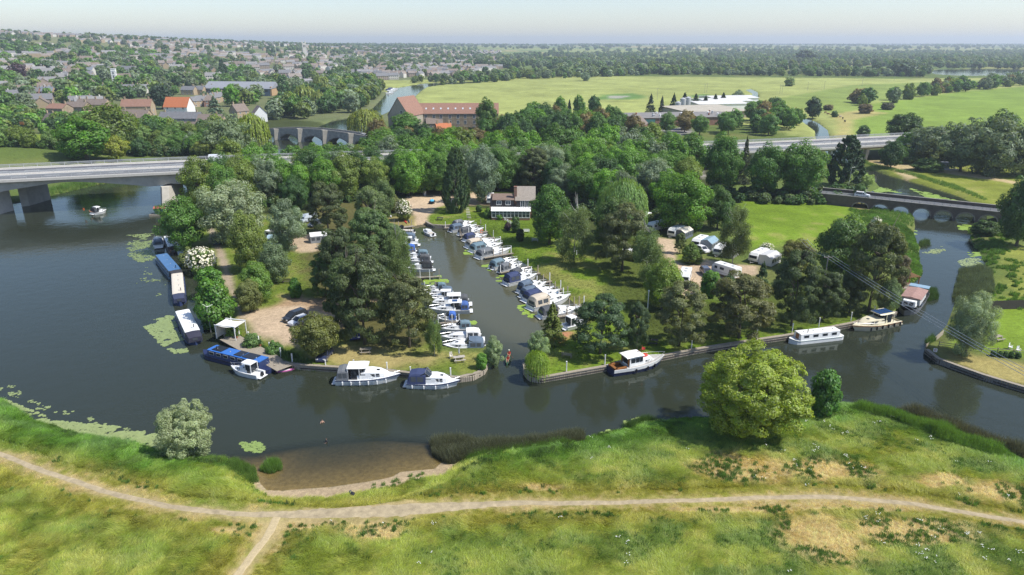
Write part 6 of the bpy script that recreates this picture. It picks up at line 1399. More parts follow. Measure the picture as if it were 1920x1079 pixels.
def narrowboat(label, stern, bow, hullc, cabc, roofc, nwin=5, bowcover=None, sterncover=None, solar=(), B=2.15, cabh=1.15, name='narrowboat', well=.09, stripe=None):
    l, rz, L = two(stern, bow); o = thing(name, label, 'boat', l, rz); fr = .72; rings = []; sh = []
    for t in (0, .02, .06, .1, .5, .84, .9, .95, .985, 1):
        x = -L / 2 + L * t; k = .62 if t == 0 else .86 if t == .02 else .97 if t == .06 else 1 if t < .86 else (1 - ((t - .84) / .16) ** 2 * .97); hb = B / 2 * k; z = fr + (.32 * ((t - .84) / .16) ** 2 if t > .84 else 0)
        rings.append([(x, hb, z), (x, hb * .98, -.35), (x, -hb * .98, -.35), (x, -hb, z)]); sh.append((x, hb, z))
    b = MB(); b.loft(rings, closed=True); b.build('hull', hullc, o)
    b = MB(); 
    for sg in (1, -1): b.loft([[(x, sg * (y + .04), z - .02), (x, sg * (y + .04), z - .12), (x, sg * (y - .04), z - .12), (x, sg * (y - .04), z - .02)] for x, y, z in sh])
    b.build('rubbing_strake', stripe or M_BLACK, o)
    x0, x1 = -L / 2 + L * .11, L / 2 - L * .13 - well * 3
    def sec(x, w=1.0): hw_ = B / 2 * .93 * w; return [(x, hw_, fr - .05), (x, hw_ * .88, fr + cabh), (x, -hw_ * .88, fr + cabh), (x, -hw_, fr - .05)]
    b = MB(); b.loft([sec(x0), sec(x1)]); cb = b.build('cabin', cabc, o)
    b = MB(); hw_ = B / 2 * .93 * .9; b.loft([[(x, hw_, fr + cabh + .0), (x, hw_ * .7, fr + cabh + .075), (x, -hw_ * .7, fr + cabh + .075), (x, -hw_, fr + cabh + .0), (x, -hw_, fr + cabh - .06), (x, hw_, fr + cabh - .06)] for x in (x0 - .06, x1 + .06)]); rf = b.build('roof', roofc, o)
    for sg in (1, -1):
        for i in range(nwin):
            x = x0 + (x1 - x0) * (i + .6) / (nwin + .2); b = MB(); z = fr + cabh * .6; y = B / 2 * .93 * (.925); b.box((x, sg * (y + .02), z), (1.05, .05, .55)); wf = b.build('window', M_GALV, cb)
            b = MB(); b.box((x, sg * (y + .03), z), (.93, .05, .43)); b.build('pane', M_GLASS, wf)
    for i in range(4): b = MB(); x = x0 + (x1 - x0) * (i + .5) / 4; b.tube([(x, .15, fr + cabh + .06), (x, .15, fr + cabh + .2)], [.13, .09], 7); b.build('roof_vent', M_STEEL, rf)
    b = MB(); b.tube([(x1 - 1.6, .5, fr + cabh), (x1 - 1.6, .5, fr + cabh + .7)], .08, 6); b.build('flue', M_BLACK, rf)
    for a, c in solar: b = MB(); b.box((x0 + (x1 - x0) * (a + c) / 2, 0, fr + cabh + .14), ((x1 - x0) * (c - a), B * .66, .05)); b.build('solar_panel', mat('black_panel', (.018, .02, .028), .3, .1, 6), rf)
    def cover(xa, xb, col, nm):
        b = MB(); b.loft([[(x, B / 2 * .93 * w, fr), (x, B / 2 * .8 * w, fr + cabh * h), (x, 0, fr + cabh * h + .1), (x, -B / 2 * .8 * w, fr + cabh * h), (x, -B / 2 * .93 * w, fr)] for x, w, h in ((xa, 1, 1.0), ((xa + xb) / 2, .98, .98), (xb, .86, .7))]); c = paint(b.build(nm, M_CANVAS, o), col)
        b = MB(); xm = (xa + xb) / 2; s = 1 if xb > xa else -1; b.box((xb - s * .02, 0, fr + cabh * .45), (.12, .8, .4)); b.build('cover_window', mat('canopy_vinyl', (.07, .08, .09), .15, .1, 3), c)
    if bowcover: cover(x1 + .05, x1 + 2.4, bowcover, 'bow_cover')
    else:
        b = MB(); b.box((x1 + .04, 0, fr + cabh * .45), (.06, .8, cabh * .8)); b.build('bow_door', M_VARN, o)
    if sterncover: cover(x0 - .05, x0 - 1.5, sterncover, 'stern_cover')
    else:
        b = MB(); b.tube([(x0 - .9, 0, fr), (x0 - 1.0, 0, fr + .9), (x0 - .5, 0, fr + 1.0)], .035, 5); b.build('tiller', M_STEEL, o)
    b = MB(); b.loft([[(x, y - .06, z - .03), (x, -y + .06, z - .03)] for x, y, z in sh], closed=False, cap0=False, cap1=False); b.build('deck', M_GALV, o)
    return o
C_BLUE = mat('mid_blue_paint', (.075, .17, .33), .4, .2, 1.2); C_DBLUE = mat('dark_blue_paint', (.028, .045, .12), .4, .15, 2); C_BRT = mat('royal_blue_paint', (.04, .15, .46), .4, .15, 1.2); C_CRM = mat('cream_roof_paint', (.62, .56, .46), .6, .1, 1.5); C_SLT = mat('slate_blue_paint', (.10, .16, .22), .45, .15, 1.5)
narrowboat('narrowboat with white roof and dark bow cover furthest up the island bank', (315, 453), (326, 480), M_BLACK, M_BLACK, M_WPAINT, 3, bowcover=(.03, .02, .02))
cruiser('small cabin cruiser with grey windscreen cover beside the white-roofed narrowboat', *two((298, 466), (297, 450)), can=SLT, B=2.6, name='cabin_boat')
narrowboat('wide blue-roofed barge between the white-roofed narrowboats', (302, 487), (336, 528), C_SLT, C_SLT, C_BLUE, 6, bowcover=(.035, .035, .04), B=3.1)
narrowboat('narrowboat with cream roof and navy cratch cover', (334, 523), (338, 575), C_DBLUE, C_DBLUE, C_CRM, 6, bowcover=(.035, .045, .09), B=2.7)
narrowboat('wide navy narrowboat with a bright white roof by the wooden jetty', (342, 594), (368, 648), C_DBLUE, C_DBLUE, M_WPAINT, 6, B=2.9, bowcover=(.03, .03, .05))
narrowboat('royal blue narrowboat with black solar panels on its roof', (512, 698), (383, 666), M_NAVY, C_DBLUE, C_BRT, 7, solar=((.12, .34), (.36, .5), (.74, .93)), B=2.6)
narrowboat('white narrowboat moored against the right-hand quay', (1576, 633), (1478, 644), M_WHITE, M_WHITE, M_WPAINT, 4, B=2.3, stripe=mat('sage_paint', (.35, .42, .38), .5, .1, 2))
# old barge by the pergola
l, rz, L = two((1722, 556), (1694, 594)); ob = thing('houseboat_barge', 'old grey houseboat with rusty pink roof moored by the pergola', 'boat', l, rz)
rg, sh = hull_rings(L, 4.3, 1.2, stern=.9, bowp=4); b = MB(); b.loft(rg, closed=False); b.build('hull', mat('grey_steel', (.2, .2, .21), .6, .25, 1.2), ob)
b = MB(); b.loft(cbox(-L * .30, L * .16, 1.7, 1.7, 1.1, 2.5, .05, .05)); b.build('cabin', mat('weathered_white', (.5, .5, .48), .7, .2, 1.5), ob)
b = MB(); b.loft([[(x, 1.85, 2.5), (x, 0, 2.75), (x, -1.85, 2.5), (x, -1.85, 2.4), (x, 1.85, 2.4)] for x in (-L * .32, L * .18)]); b.build('roof', mat('rusty_pink_roof', (.33, .20, .165), .8, .3, 1.3), ob)
b = MB(); b.loft([[(x, 1.8, 2.6), (x, -1.8, 2.6), (x, -1.8, 2.7), (x, 1.8, 2.7)] for x in (-L * .48, -L * .34)]); b.build('stern_awning', mat('blue_tarp', (.22, .33, .42), .7, .2, 2), ob)
b = MB(); 
for sg in (1, -1):
    for x in (-L * .47, -L * .35): b.bar((x, sg * 1.7, 1.1), (x, sg * 1.7, 2.6), .08)
b.build('awning_post', M_GALV, ob)
b = MB(); b.loft(cbox(L * .19, L * .29, 1.3, 1.2, 1.2, 2.2, 0, .4)); b.build('wheelhouse', M_WPAINT, ob)
b = MB(); b.box((L * .285, .5, 1.8), (.5, .7, .5)); b.box((L * .285, -.5, 1.8), (.5, .7, .5)); b.build('window', M_GLASS, ob)
b = MB()
for i in range(7):
    for sg in (1, -1): b.tube([(-L * .3 + i * L * .1, sg * (2.15 if i < 6 else 1.9), 1.2), (-L * .3 + i * L * .1, sg * (2.15 if i < 6 else 1.9), 2.0)], .03, 4)
b.build('deck_rail', M_STEEL, ob)
# small floating hut by the bridge pier
l = P(299, 404, 0); sh_ = thing('floating_hut', 'little floating hut with a red roof beside the bridge pier', 'boat', (l.x, l.y, 0), R(10))
b = MB(); b.box((0, 0, .2), (5.2, 2.4, .7)); b.build('pontoon', M_WOOD, sh_); b = MB(); b.box((.6, 0, 1.5), (3.2, 2.0, 1.9)); b.build('wall', mat('green_paint', (.06, .12, .1), .6, .15, 2), sh_)
b = MB(); b.loft([[(x, 1.2, 2.4), (x, 0, 2.9), (x, -1.2, 2.4), (x, -1.2, 2.3), (x, 1.2, 2.3)] for x in (-1.2, 2.4)]); b.build('roof', mat('faded_red', (.4, .12, .09), .7, .15, 2), sh_)
# canoe, paddleboard
def paddle_craft(name, label, cat, a, b_, B, h, m):
    l, rz, L = two(a, b_); o = thing(name, label, cat, l, rz); rings = []
    for i in range(11):
        t = i / 10; hb = B / 2 * max(.03, (1 - abs(2 * t - 1) ** 2.4)); z = h * (1 + .35 * abs(2 * t - 1) ** 3); x = -L / 2 + L * t; rings.append([(x, hb, z), (x, hb * .9, z * .4), (x, 0, -.08), (x, -hb * .9, z * .4), (x, -hb, z), (x, -hb * .8, z * .75), (x, 0, .06), (x, hb * .8, z * .75)])
    b = MB(); b.loft(rings); b.build('hull', m, o); return o, L, rz
canoe, cL, crz = paddle_craft('canoe', 'green canoe with two paddlers at the channel mouth', 'canoe', (956, 662), (950, 687), .95, .42, mat('green_gelcoat', (.05, .13, .08), .4, .1, 2))
for x in (-1.1, .9): b = MB(); b.box((x, 0, .28), (.25, .8, .05)); b.build('seat', M_VARN, canoe)
l, rz, L = two((517, 698), (552, 693)); pb = thing('paddleboard', 'pink and white paddleboard floating by the landing ladder', 'paddleboard', l, rz)
b = MB(); ol = [(L / 2 * math.cos(a) * (1 if math.cos(a) < 0 else 1), .4 * math.sin(a) * (1 - .25 * math.cos(a))) for a in [6.2832 * k / 20 for k in range(20)]]; b.prism(ol, .02, .14); b.build('board', mat('pink_board', (.62, .16, .42), .4, .05, 2), pb)
b = MB(); b.prism([(x * .6, y * .65) for x, y in ol], .145, .155); b.build('deck_pad', M_WPAINT, pb)

# ------------------------------------------------------------------ jetties
def jetty(a, b_, label, group='marina jetties', w=.75, z=.55, posts_=3, planks=True):
    p, q = P(*a, z), P(*b_, z); L = (q - p).length; o = thing('jetty', label, 'jetty', (p.x, p.y, 0), math.atan2(q.y - p.y, q.x - p.x), group)
    b = MB(); n = max(2, int(L / .45))
    for i in range(n): b.box((L * (i + .5) / n, 0, z + .01 * random.random()), (L / n * .93, w, .06))
    b.build('deck_board', M_WOOD, o, 'stuff')
    b = MB()
    for sg in (1, -1): b.box((L / 2, sg * (w / 2 - .06), z - .12), (L, .08, .16))
    b.build('stringer', M_DWOOD, o)
    for i in range(posts_):
        b = MB(); x = L * (.04 + .92 * i / max(1, posts_ - 1)); b.box((x, w / 2 + .09, z * .5 + .25), (.16, .16, 3.4 + random.uniform(0, .5))); b.build('post', M_PILE if random.random() < .5 else M_WPAINT, o)
    return o
JL = [((826, 519), (768, 521), 'jetty with two tall end posts below the black-hooded cruiser'), ((862, 604), (820, 607), 'jetty beside the small boat with royal blue cover'), ((838, 541), (795, 543), 'low jetty behind the teal-hooded cruiser'), ((775, 476), (752, 478), 'short jetty below the blue-covered boat'), ((772, 440), (720, 442), 'jetty beside the low speedboat')]
JR = [((833, 428), (905, 423), 'landing stage along the top right lawn'), ((862, 442), (914, 434), 'jetty under the orange lifebuoy'), ((863, 448), (928, 446), 'jetty between navy and dark canopied boats'), ((905, 466), (942, 457), 'jetty below the beige canopied cruiser'), ((908, 484), (962, 475), 'jetty along the open grey canopied cruiser'), ((938, 512), (994, 500), 'jetty along the small cruiser with grey side panels'), ((985, 519), (1012, 512), 'short jetty above the tall white cruiser'), ((1008, 533), (1034, 527), 'short jetty below the tall white cruiser'), ((1032, 546), (1054, 542), 'short jetty by the slate-hooded cruisers'), ((1050, 560), (1068, 553), 'short jetty by the beige cockpit tent'), ((1068, 577), (1098, 572), 'jetty above the low dark covered cruiser'), ((1046, 594), (1100, 586), 'last long jetty near the blue-green pine')]
for a, b_, lb in JL + JR: jetty(a, b_, lb, posts_=3 if lb.startswith(('short', 'low')) else 4)
# dock beside the slipway, and landing stages by the narrowboats
jetty((722, 430), (776, 424), 'plank dock left of the slipway', None, 1.6, .75)
jetty((412, 545), (424, 612), 'boardwalk beside the cream-roofed narrowboat', None, 1.7, .7, 5)
jetty((424, 612), (432, 636), 'green-planked walkway beside the white-roofed narrowboat', None, 1.8, .7)
ld = jetty((428, 632), (536, 690), 'landing stage with steps behind the blue narrowboat', None, 3.2, .75, 6)
# ------------------------------------------------------------------ vehicles
M_TYRE = mat('tyre', (.02, .02, .02), .85, 0); M_LAMP = mat('lamp_lens', (.7, .7, .68), .15, 0); M_TAIL = mat('tail_lens', (.4, .02, .02), .25, 0)
M_CARP = objcol('car_paint', .25, coat=.5, var=.04)
def wheel(o, x, y, r, w=.2):
    b = MB(); b.disc((x, y, r), r, 14, ax='y', h=w); wh = b.build('wheel', M_TYRE, o); b = MB(); b.disc((x, y + (.02 if y > 0 else -.02), r), r * .62, 10, ax='y', h=w); b.build('rim', M_STEEL, wh)
def car(label, loc, rz, col, kind='hatch', name='parked_car', group=None):
    o = thing(name, label, 'car', loc, rz, group)
    L, Wd, H = {'hatch': (4.1, 1.75, 1.48), 'saloon': (4.5, 1.8, 1.42), 'mpv': (4.7, 1.85, 1.72), 'suv': (4.5, 1.85, 1.68), 'van': (5.2, 1.95, 2.3)}[kind]
    h = L / 2; bz, wz = .28, H * .60
    prof = {'hatch': [(-h, .45), (-h + .02, wz), (-h * .62, wz + .03), (h * .4, wz), (h * .93, wz * .82), (h, .5)], 'mpv': [(-h, .45), (-h, wz), (h * .5, wz), (h * .95, wz * .8), (h, .5)], 'van': [(-h, .45), (-h, wz), (h * .72, wz * .9), (h * .97, wz * .7), (h, .5)]}
    p = prof.get(kind, prof['hatch'])
    def sec(x, z, k=1.0): w = Wd / 2 * k; return [(x, w * .97, bz), (x, w, bz + (z - bz) * .5), (x, w * .95, z), (x, -w * .95, z), (x, -w, bz + (z - bz) * .5), (x, -w * .97, bz)]
    b = MB(); b.loft([sec(x, z, .9 if i in (0, len(p) - 1) else 1) for i, (x, z) in enumerate(p)]); paint(b.build('body', M_CARP, o, smooth=False), col)
    g = {'hatch': (-h * .93, -h * .72, h * .08, h * .48), 'saloon': (-h * .68, -h * .3, h * .05, h * .45), 'mpv': (-h * .97, -h * .85, h * .2, h * .62), 'suv': (-h * .95, -h * .78, h * .1, h * .5), 'van': (-h * .995, -h * .97, h * .42, h * .78)}[kind]
    def cs(x, z, k): w = Wd / 2 * k; return [(x, w, z), (x, -w, z)]
    w0, w1 = Wd / 2 * .93, Wd / 2 * .78
    b = MB(); b.loft([[(g[0], w0, wz - .02), (g[0], -w0, wz - .02), (g[3], -w0, wz - .02), (g[3], w0, wz - .02)], [(g[1], w1, H - .05), (g[1], -w1, H - .05), (g[2], -w1, H - .05), (g[2], w1, H - .05)]]); gh = b.build('glasshouse', M_GLASS if kind != 'van' else M_CARP, o)
    if kind == 'van': paint(gh, col); b = MB(); b.loft([[(g[3] + .02, w0 * .9, wz + .05), (g[3] + .02, -w0 * .9, wz + .05)], [(g[2] + .06, w1 * .9, H - .25), (g[2] + .06, -w1 * .9, H - .25)]], closed=False, cap0=False, cap1=False); b.build('windscreen', M_GLASS, o)
    b = MB(); b.loft([[(g[1] - .05, w1 + .02, H - .06), (g[1] - .05, -w1 - .02, H - .06), (g[2] + .05, -w1 - .02, H - .06), (g[2] + .05, w1 + .02, H - .06)], [(g[1] + .1, w1 * .9, H), (g[1] + .1, -w1 * .9, H), (g[2] - .1, -w1 * .9, H), (g[2] - .1, w1 * .9, H)]]); paint(b.build('roof', M_CARP, o), col)
    b = MB()
    for sg in (1, -1):
        for a, c in ((g[0], g[1]), (g[3], g[2])): b.bar((a, sg * w0, wz), (c, sg * w1, H - .05), .09)
        b.bar((0, sg * (w0 + .005), wz), (0, sg * (w1 + .005), H - .05), .08)
    paint(b.build('pillar', M_CARP, o), col)
    for x in (-h * .62, h * .62):
        for sg in (1, -1): wheel(o, x, sg * (Wd / 2 - .1), .33)
    for sg in (1, -1):
        b = MB(); b.box((h - .06, sg * Wd * .34, .66), (.12, .36, .16)); b.build('headlight', M_LAMP, o)
        b = MB(); b.box((-h + .03, sg * Wd * .39, .8), (.1, .2, .28)); b.build('tail_light', M_TAIL, o)
        b = MB(); b.box((h * .35, sg * (Wd / 2 + .08), wz + .06), (.16, .18, .13)); paint(b.build('wing_mirror', M_CARP, o), col)
    return o
def at2(a, b_):
    p, q = G(*a), G(*b_); c = (p + q) / 2; return c, math.atan2(q.y - p.y, q.x - p.x)
def road_pt(px_, n):                                    # on the main road: pixel column and offset from the near edge
    best = min(((abs(pxl(Vector((*xy(s, n), zdeck(s))))[0] - px_), s) for s in np.arange(S0, S1, .5)))[1]; return Vector((*xy(best, n), zdeck(best) + .02))
RDZ = math.atan2(DV.y, DV.x)
car('dark blue people carrier driving along the left road bridge', road_pt(412, 8.0), RDZ + math.pi, (.02, .03, .08), 'mpv', 'moving_car')
car('blue and white car on the far carriageway of the viaduct', road_pt(1287, 17), RDZ, (.06, .22, .5), 'hatch', 'moving_car')
car('white van on the far side of the road bridge', road_pt(408, 21.5), RDZ, (.75, .75, .75), 'van', 'moving_van')
t_ = .055; bx = Vector((107.2, 213.6, 0)).lerp(Vector((147, 190.2, 0)), .07); d_ = Vector((39.8, -23.4, 0)).normalized(); n_ = Vector((-d_.y, d_.x, 0)); q = bx + n_ * 2.4
car('white car driving onto the brick arch bridge', (q.x, q.y, brz(2) + .02), math.atan2(d_.y, d_.x), (.75, .75, .76), 'suv', 'moving_car')
bx = Vector((-146, 389.5, 0)).lerp(Vector((-66, 349, 0)), .86); q = bx + Vector((.45, .89, 0)) * 3; car('white car crossing the old stone bridge', (q.x, q.y, tbz(.86 * tbL) + .02), -.46, (.7, .7, .7), 'suv', 'moving_car')
def pcar(a, b_, col, kind, label, name='parked_car'): c, rz = at2(a, b_); return car(label, c, rz, col, kind, name)
pcar((572, 592), (534, 606), (.025, .027, .03), 'mpv', 'black estate car parked on the dirt yard')
pcar((575, 602), (548, 612), (.55, .56, .57), 'hatch', 'silver car parked beside the black estate')
pcar((664, 622), (666, 640), (.03, .035, .14), 'suv', 'dark blue vehicle in the shade under the pines')
pcar((614, 665), (604, 678), (.03, .04, .09), 'hatch', 'dark blue car under the bronze thorn tree')
pcar((404, 452), (408, 462), (.12, .16, .2), 'hatch', 'grey blue car on the riverside track')
pcar((722, 372), (716, 366), (.35, .3, .36), 'hatch', 'silver pink car by the slipway tents')
pcar((600, 420), (580, 428), (.06, .07, .09), 'suv', 'dark car parked above the tent trailer')
pcar((585, 414), (572, 417), (.5, .55, .6), 'van', 'pale blue van parked above the tent trailer', 'parked_van')
pcar((1312, 470), (1322, 474), (.75, .75, .75), 'hatch', 'white car beside the blue-grey awning')
pcar((1318, 510), (1330, 522), (.09, .1, .13), 'suv', 'dark grey car beside the motorhome')
for k in range(14):
    p = G(552 + (k % 4) * 9 + (k // 4) * 1.5, 160 + (k // 4) * 8); car('%s car from the left in the %s row of the office car park' % (['first', 'second', 'third', 'last'][k % 4], ['farthest', 'third', 'second', 'nearest'][k // 4]), p, R(90 + random.uniform(-4, 4)), random.choice([(.5, .5, .52), (.04, .05, .09), (.6, .6, .6), (.25, .03, .03), (.08, .1, .16)]), random.choice(['hatch', 'suv', 'saloon']), 'parked_car', 'cars in the town car park')
# ------------------------------------------------------------------ caravans and awnings
M_CARAV = mat('caravan_shell', (.76, .76, .73), .4, .06, 2); M_CARC = mat('cream_shell', (.68, .64, .55), .4, .08, 2)
def caravan(label, loc, rz, L=6.0, shell=None, aero=.5, motor=False, name='caravan', stripe=None, Wd=2.25, H=2.35):
    o = thing(name, label, 'motorhome' if motor else 'caravan', loc, rz); sh_m = shell or M_CARAV; z0 = .5; h = L / 2
    pr = [(-h, z0 + .1), (-h - .03, 1.5), (-h + .12, H + .1), (-h + .4, z0 + H - .35), (h - .9 * aero - .3, z0 + H - .35), (h - .3 * aero, z0 + H * .62), (h, z0 + H * .34), (h - .05, z0 + .15), (h - .3, z0), (-h + .2, z0)]
    b = MB(); b.loft([[(x * k, y, z0 + (z - z0) * (.97 if k < 1 else 1)) for x, z in pr] for y, k in ((-Wd / 2, .985), (-Wd / 2 + .12, 1), (Wd / 2 - .12, 1), (Wd / 2, .985))]); b.build('body', sh_m, o)
    for sg in (1, -1):
        for x, w_ in ((-h * .62, .9), (h * .12, 1.1), (h * .62, .7)): b = MB(); b.box((x, sg * (Wd / 2 + .01), z0 + H * .52), (w_, .05, .55)); b.build('window', M_GLASS, o)
        b = MB(); b.box((0, sg * (Wd / 2 + .01), z0 + .5), (L * .9, .03, .12)); b.build('side_stripe', stripe or M_GALV, o)
        wheel(o, -.2 if not motor else -h * .5, sg * (Wd / 2 - .08), .33)
        if motor: wheel(o, h * .7, sg * (Wd / 2 - .08), .33)
    b = MB(); b.box((-h * .25, -(Wd / 2 + .012), z0 + .95), (.65, .05, 1.75)); b.build('door', sh_m, o)
    b = MB(); b.loft([[(h - .3 * aero + .03, y, z0 + H * .6), (h + .03, y, z0 + H * .36), (h + .0, y, z0 + H * .34), (h - .3 * aero - .05, y, z0 + H * .6)] for y in (-Wd * .4, Wd * .4)]); b.build('front_window', M_GLASS, o)
    for x in (-h * .5, h * .15): b = MB(); b.box((x, 0, z0 + H - .3), (.55, .55, .12)); b.build('roof_light', mat('roof_vent_grey', (.4, .41, .42), .4, .1, 3), o)
    b = MB(); b.box((-h - .03, .75, 1.1), (.06, .2, .3)); b.box((-h - .03, -.75, 1.1), (.06, .2, .3)); b.build('tail_light', M_TAIL, o)
    if not motor: b = MB(); b.bar((h - .2, .6, .45), (h + 1.1, 0, .45), .08); b.bar((h - .2, -.6, .45), (h + 1.1, 0, .45), .08); b.tube([(h + .9, 0, .05), (h + .9, 0, .6)], .04, 5); b.build('tow_bar', M_GALV, o)
    return o
def awning(label, loc, rz, L, D, col, wall, name='awning', peak=.0):
    o = thing(name, label, 'awning', loc, rz); h = L / 2
    b = MB(); b.loft([[(-h, 0, 2.35), (h, 0, 2.35)], [(-h - .1, -D * .55, 2.45 + peak), (h + .1, -D * .55, 2.45 + peak)], [(-h - .05, -D, 1.85), (h + .05, -D, 1.85)]], closed=False, cap0=False, cap1=False); paint(b.build('roof', M_CANVAS, o), col)
    for x in (-h, h): b = MB(); b.loft([[(x - .02, 0, .02), (x - .02, 0, 2.32), (x - .02, -D * .55, 2.4 + peak), (x - .02, -D + .02, 1.82), (x - .02, -D + .02, .02)], [(x + .02, 0, .02), (x + .02, 0, 2.32), (x + .02, -D * .55, 2.4 + peak), (x + .02, -D + .02, 1.82), (x + .02, -D + .02, .02)]]); paint(b.build('side_wall', M_CANVAS, o), wall)
    n = max(2, int(L / 1.2))
    for i in range(n):
        x0, x1 = -h + L * i / n + .06, -h + L * (i + 1) / n - .06
        b = MB(); b.box(((x0 + x1) / 2, -D, .93), (x1 - x0, .04, 1.8)); fp = paint(b.build('front_panel', M_CANVAS, o), wall if i % 2 == 0 else tuple(c * .92 for c in wall))
        b = MB(); b.box(((x0 + x1) / 2, -D - .02, 1.15), ((x1 - x0) * .72, .04, .85)); b.build('vinyl_window', mat('canopy_vinyl', (.07, .08, .09), .15, .1, 3), fp)
    b = MB()
    for i in range(n + 1): b.tube([(-h + L * i / n, -D - .01, 0), (-h + L * i / n, -D - .01, 1.86)], .035, 5)
    b.build('pole', M_STEEL, o); return o
def van_pair(front, back, label, alabel, L, col, wall, shell=None, aero=.5, D=2.6, peak=.1, **kw):
    c, rz = at2(back, front); cv = caravan(label, c, rz, L, shell, aero, **kw)
    if alabel: q = c + Vector((-math.sin(rz), math.cos(rz), 0)) * 1.16; awning(alabel, (q.x, q.y, c.z), rz + math.pi, L * .8, D, col, wall, peak=peak)
    return cv
WCAN, GCAN, SCAN = (.62, .60, .54), (.34, .34, .33), (.22, .32, .38)
van_pair((1212, 437), (1252, 427), 'long white caravan under the trees at the end of the gravel', None, 6.8, None, None)
van_pair((1252, 449), (1282, 436), 'white caravan with a cream-roofed awning beside it', 'cream-roofed awning with dark blue side panels', 6, (.66, .6, .5), (.13, .15, .19))
van_pair((1298, 470), (1324, 455), 'caravan almost hidden by a blue-grey awning', 'blue-grey awning covering a whole caravan', 6, SCAN, (.30, .32, .34), D=3.0, peak=.35)
van_pair((1340, 485), (1362, 470), 'white caravan with a large black front window behind the birch', 'grey awning behind the birch', 5.6, GCAN, (.4, .4, .4), aero=1.0)
van_pair((1405, 497), (1438, 481), 'white caravan with a pale grey awning nearest the right pines', 'pale grey awning with white curtains', 6.6, (.5, .5, .49), (.66, .65, .61), D=3.2)
c, rz = at2((1380, 524), (1342, 512)); caravan('white motorhome parked across the gravel site', c, rz, 6.6, motor=True, name='motorhome', H=2.6)
c, rz = at2((1287, 519), (1281, 537)); caravan('white caravan seen end-on below the gravel road', c, rz, 6.0, name='caravan')
c, rz = at2((921, 372), (918, 390)); caravan('white motorhome beside the boatyard house', c, rz, 6, motor=True, name='motorhome', H=2.7)
c, rz = at2((1196, 418), (1218, 413)); caravan('white caravan in deep shade behind the long white caravan', c, rz, 5.5)
c, rz = at2((505, 448), (530, 452)); caravan('white caravan half hidden behind the smaller silver willow', c, rz, 5.5); q = c + Vector((1.5, -3.2, 0)); awning('pale blue awning behind the smaller silver willow', (q.x, q.y, c.z), R(4), 4, 2.2, (.3, .42, .5), (.35, .48, .56))
c, rz = at2((588, 450), (612, 448)); caravan('folding trailer caravan behind the white tent', c, rz, 4, H=1.6, shell=M_CARC); q = c + Vector((.3, -1.0, 0)); awning('white air-beam tent with dark windows on the lawn', (q.x, q.y, c.z), rz + .05, 5.2, 2.6, (.66, .66, .64), (.26, .28, .3), 'tent', peak=.25)
c, rz = at2((1178, 486), (1198, 490)); caravan('white caravan glimpsed through the drooping birch', c, rz, 5.5)
# ------------------------------------------------------------------ furniture and small things
def picnic(px_, py_, rz, label, m=M_WOOD, wheelch=False):
    p = G(px_, py_); o = thing('picnic_table', label, 'picnic table', p, R(rz))
    for i in range(5): b = MB(); b.box((0, -.34 + i * .17, .76), (1.9, .155, .045)); b.build('table_plank', m, o)
    for sg in (1, -1):
        for i in range(2): b = MB(); b.box((0, sg * (.72 + i * .15), .46), (1.9, .135, .045)); b.build('bench_plank', m, o)
        b = MB()
        for s in (1, -1): b.bar((sg * .65, s * .3, .72), (sg * .65, s * .78, 0), .09)
        b.bar((sg * .65, -.85, .41), (sg * .65, .85, .41), .09); b.bar((sg * .65, -.38, .7), (sg * .65, .38, .7), .09); b.build('leg_frame', m, o)
    return o
picnic(686, 662, 8, 'weathered picnic table in front of the dark pines'); picnic(861, 677, 15, 'pale picnic table with a closed parasol on the point', mat('pale_wood', (.42, .38, .32), .85, .2, 4))
picnic(1223, 645, -10, 'dark picnic table under the quay pines', M_DWOOD); picnic(1306, 636, -14, 'dark picnic table right of the bare-trunked pine', M_DWOOD); picnic(825, 413, 0, 'round dark picnic table on the slipway lawn', M_DWOOD)
picnic(709, 412, 10, 'grey picnic table left of the slipway', M_WOOD); picnic(601, 466, 0, 'pale picnic table in front of the white tent', M_WOOD)
p = G(861, 676); pr = thing('parasol', 'closed grey parasol standing in the picnic table', 'parasol', p); b = MB(); b.tube([(0, 0, 0), (0, 0, 2.6)], .03, 6); b.build('pole', M_STEEL, pr); b = MB(); b.tube([(0, 0, 1.3), (0, 0, 1.6), (0, 0, 2.5)], [.16, .14, .03], 8); b.build('folded_canopy', mat('grey_cloth', (.4, .42, .43), .8, .1, 4), pr)
def bench(px_, py_, rz, label, m, name='bench'):
    p = G(px_, py_); o = thing(name, label, 'bench', p, R(rz))
    for i in range(3): b = MB(); b.box((0, -.05 + i * .16, .45), (1.7, .13, .04)); b.build('seat_slat', m, o)
    for i in range(3): b = MB(); b.box((0, .36 + i * .03, .62 + i * .16), (1.7, .035, .12)); b.build('back_slat', m, o)
    for x in (-.75, .75):
        b = MB(); b.box((x, -.08, .23), (.08, .08, .46)); b.bar((x, .34, 0), (x, .45, 1.0), .08); b.box((x, .14, .64), (.08, .52, .05)); b.box((x, -.08, .53), (.07, .07, .2)); b.build('leg', m, o)
    return o
bench(1063, 670, 160, 'grey bench on the lawn by the channel mouth', M_WOOD); bench(537, 532, 0, 'dark bench beside the grey-green tree', M_DWOOD); bench(842, 399, 0, 'pale bench below the huge cypress', M_WOOD)
bench(987, 437, 0, 'white garden bench below the house tree', M_WPAINT); bench(1003, 454, 0, 'grey garden bench on the marina lawn', M_GALV)
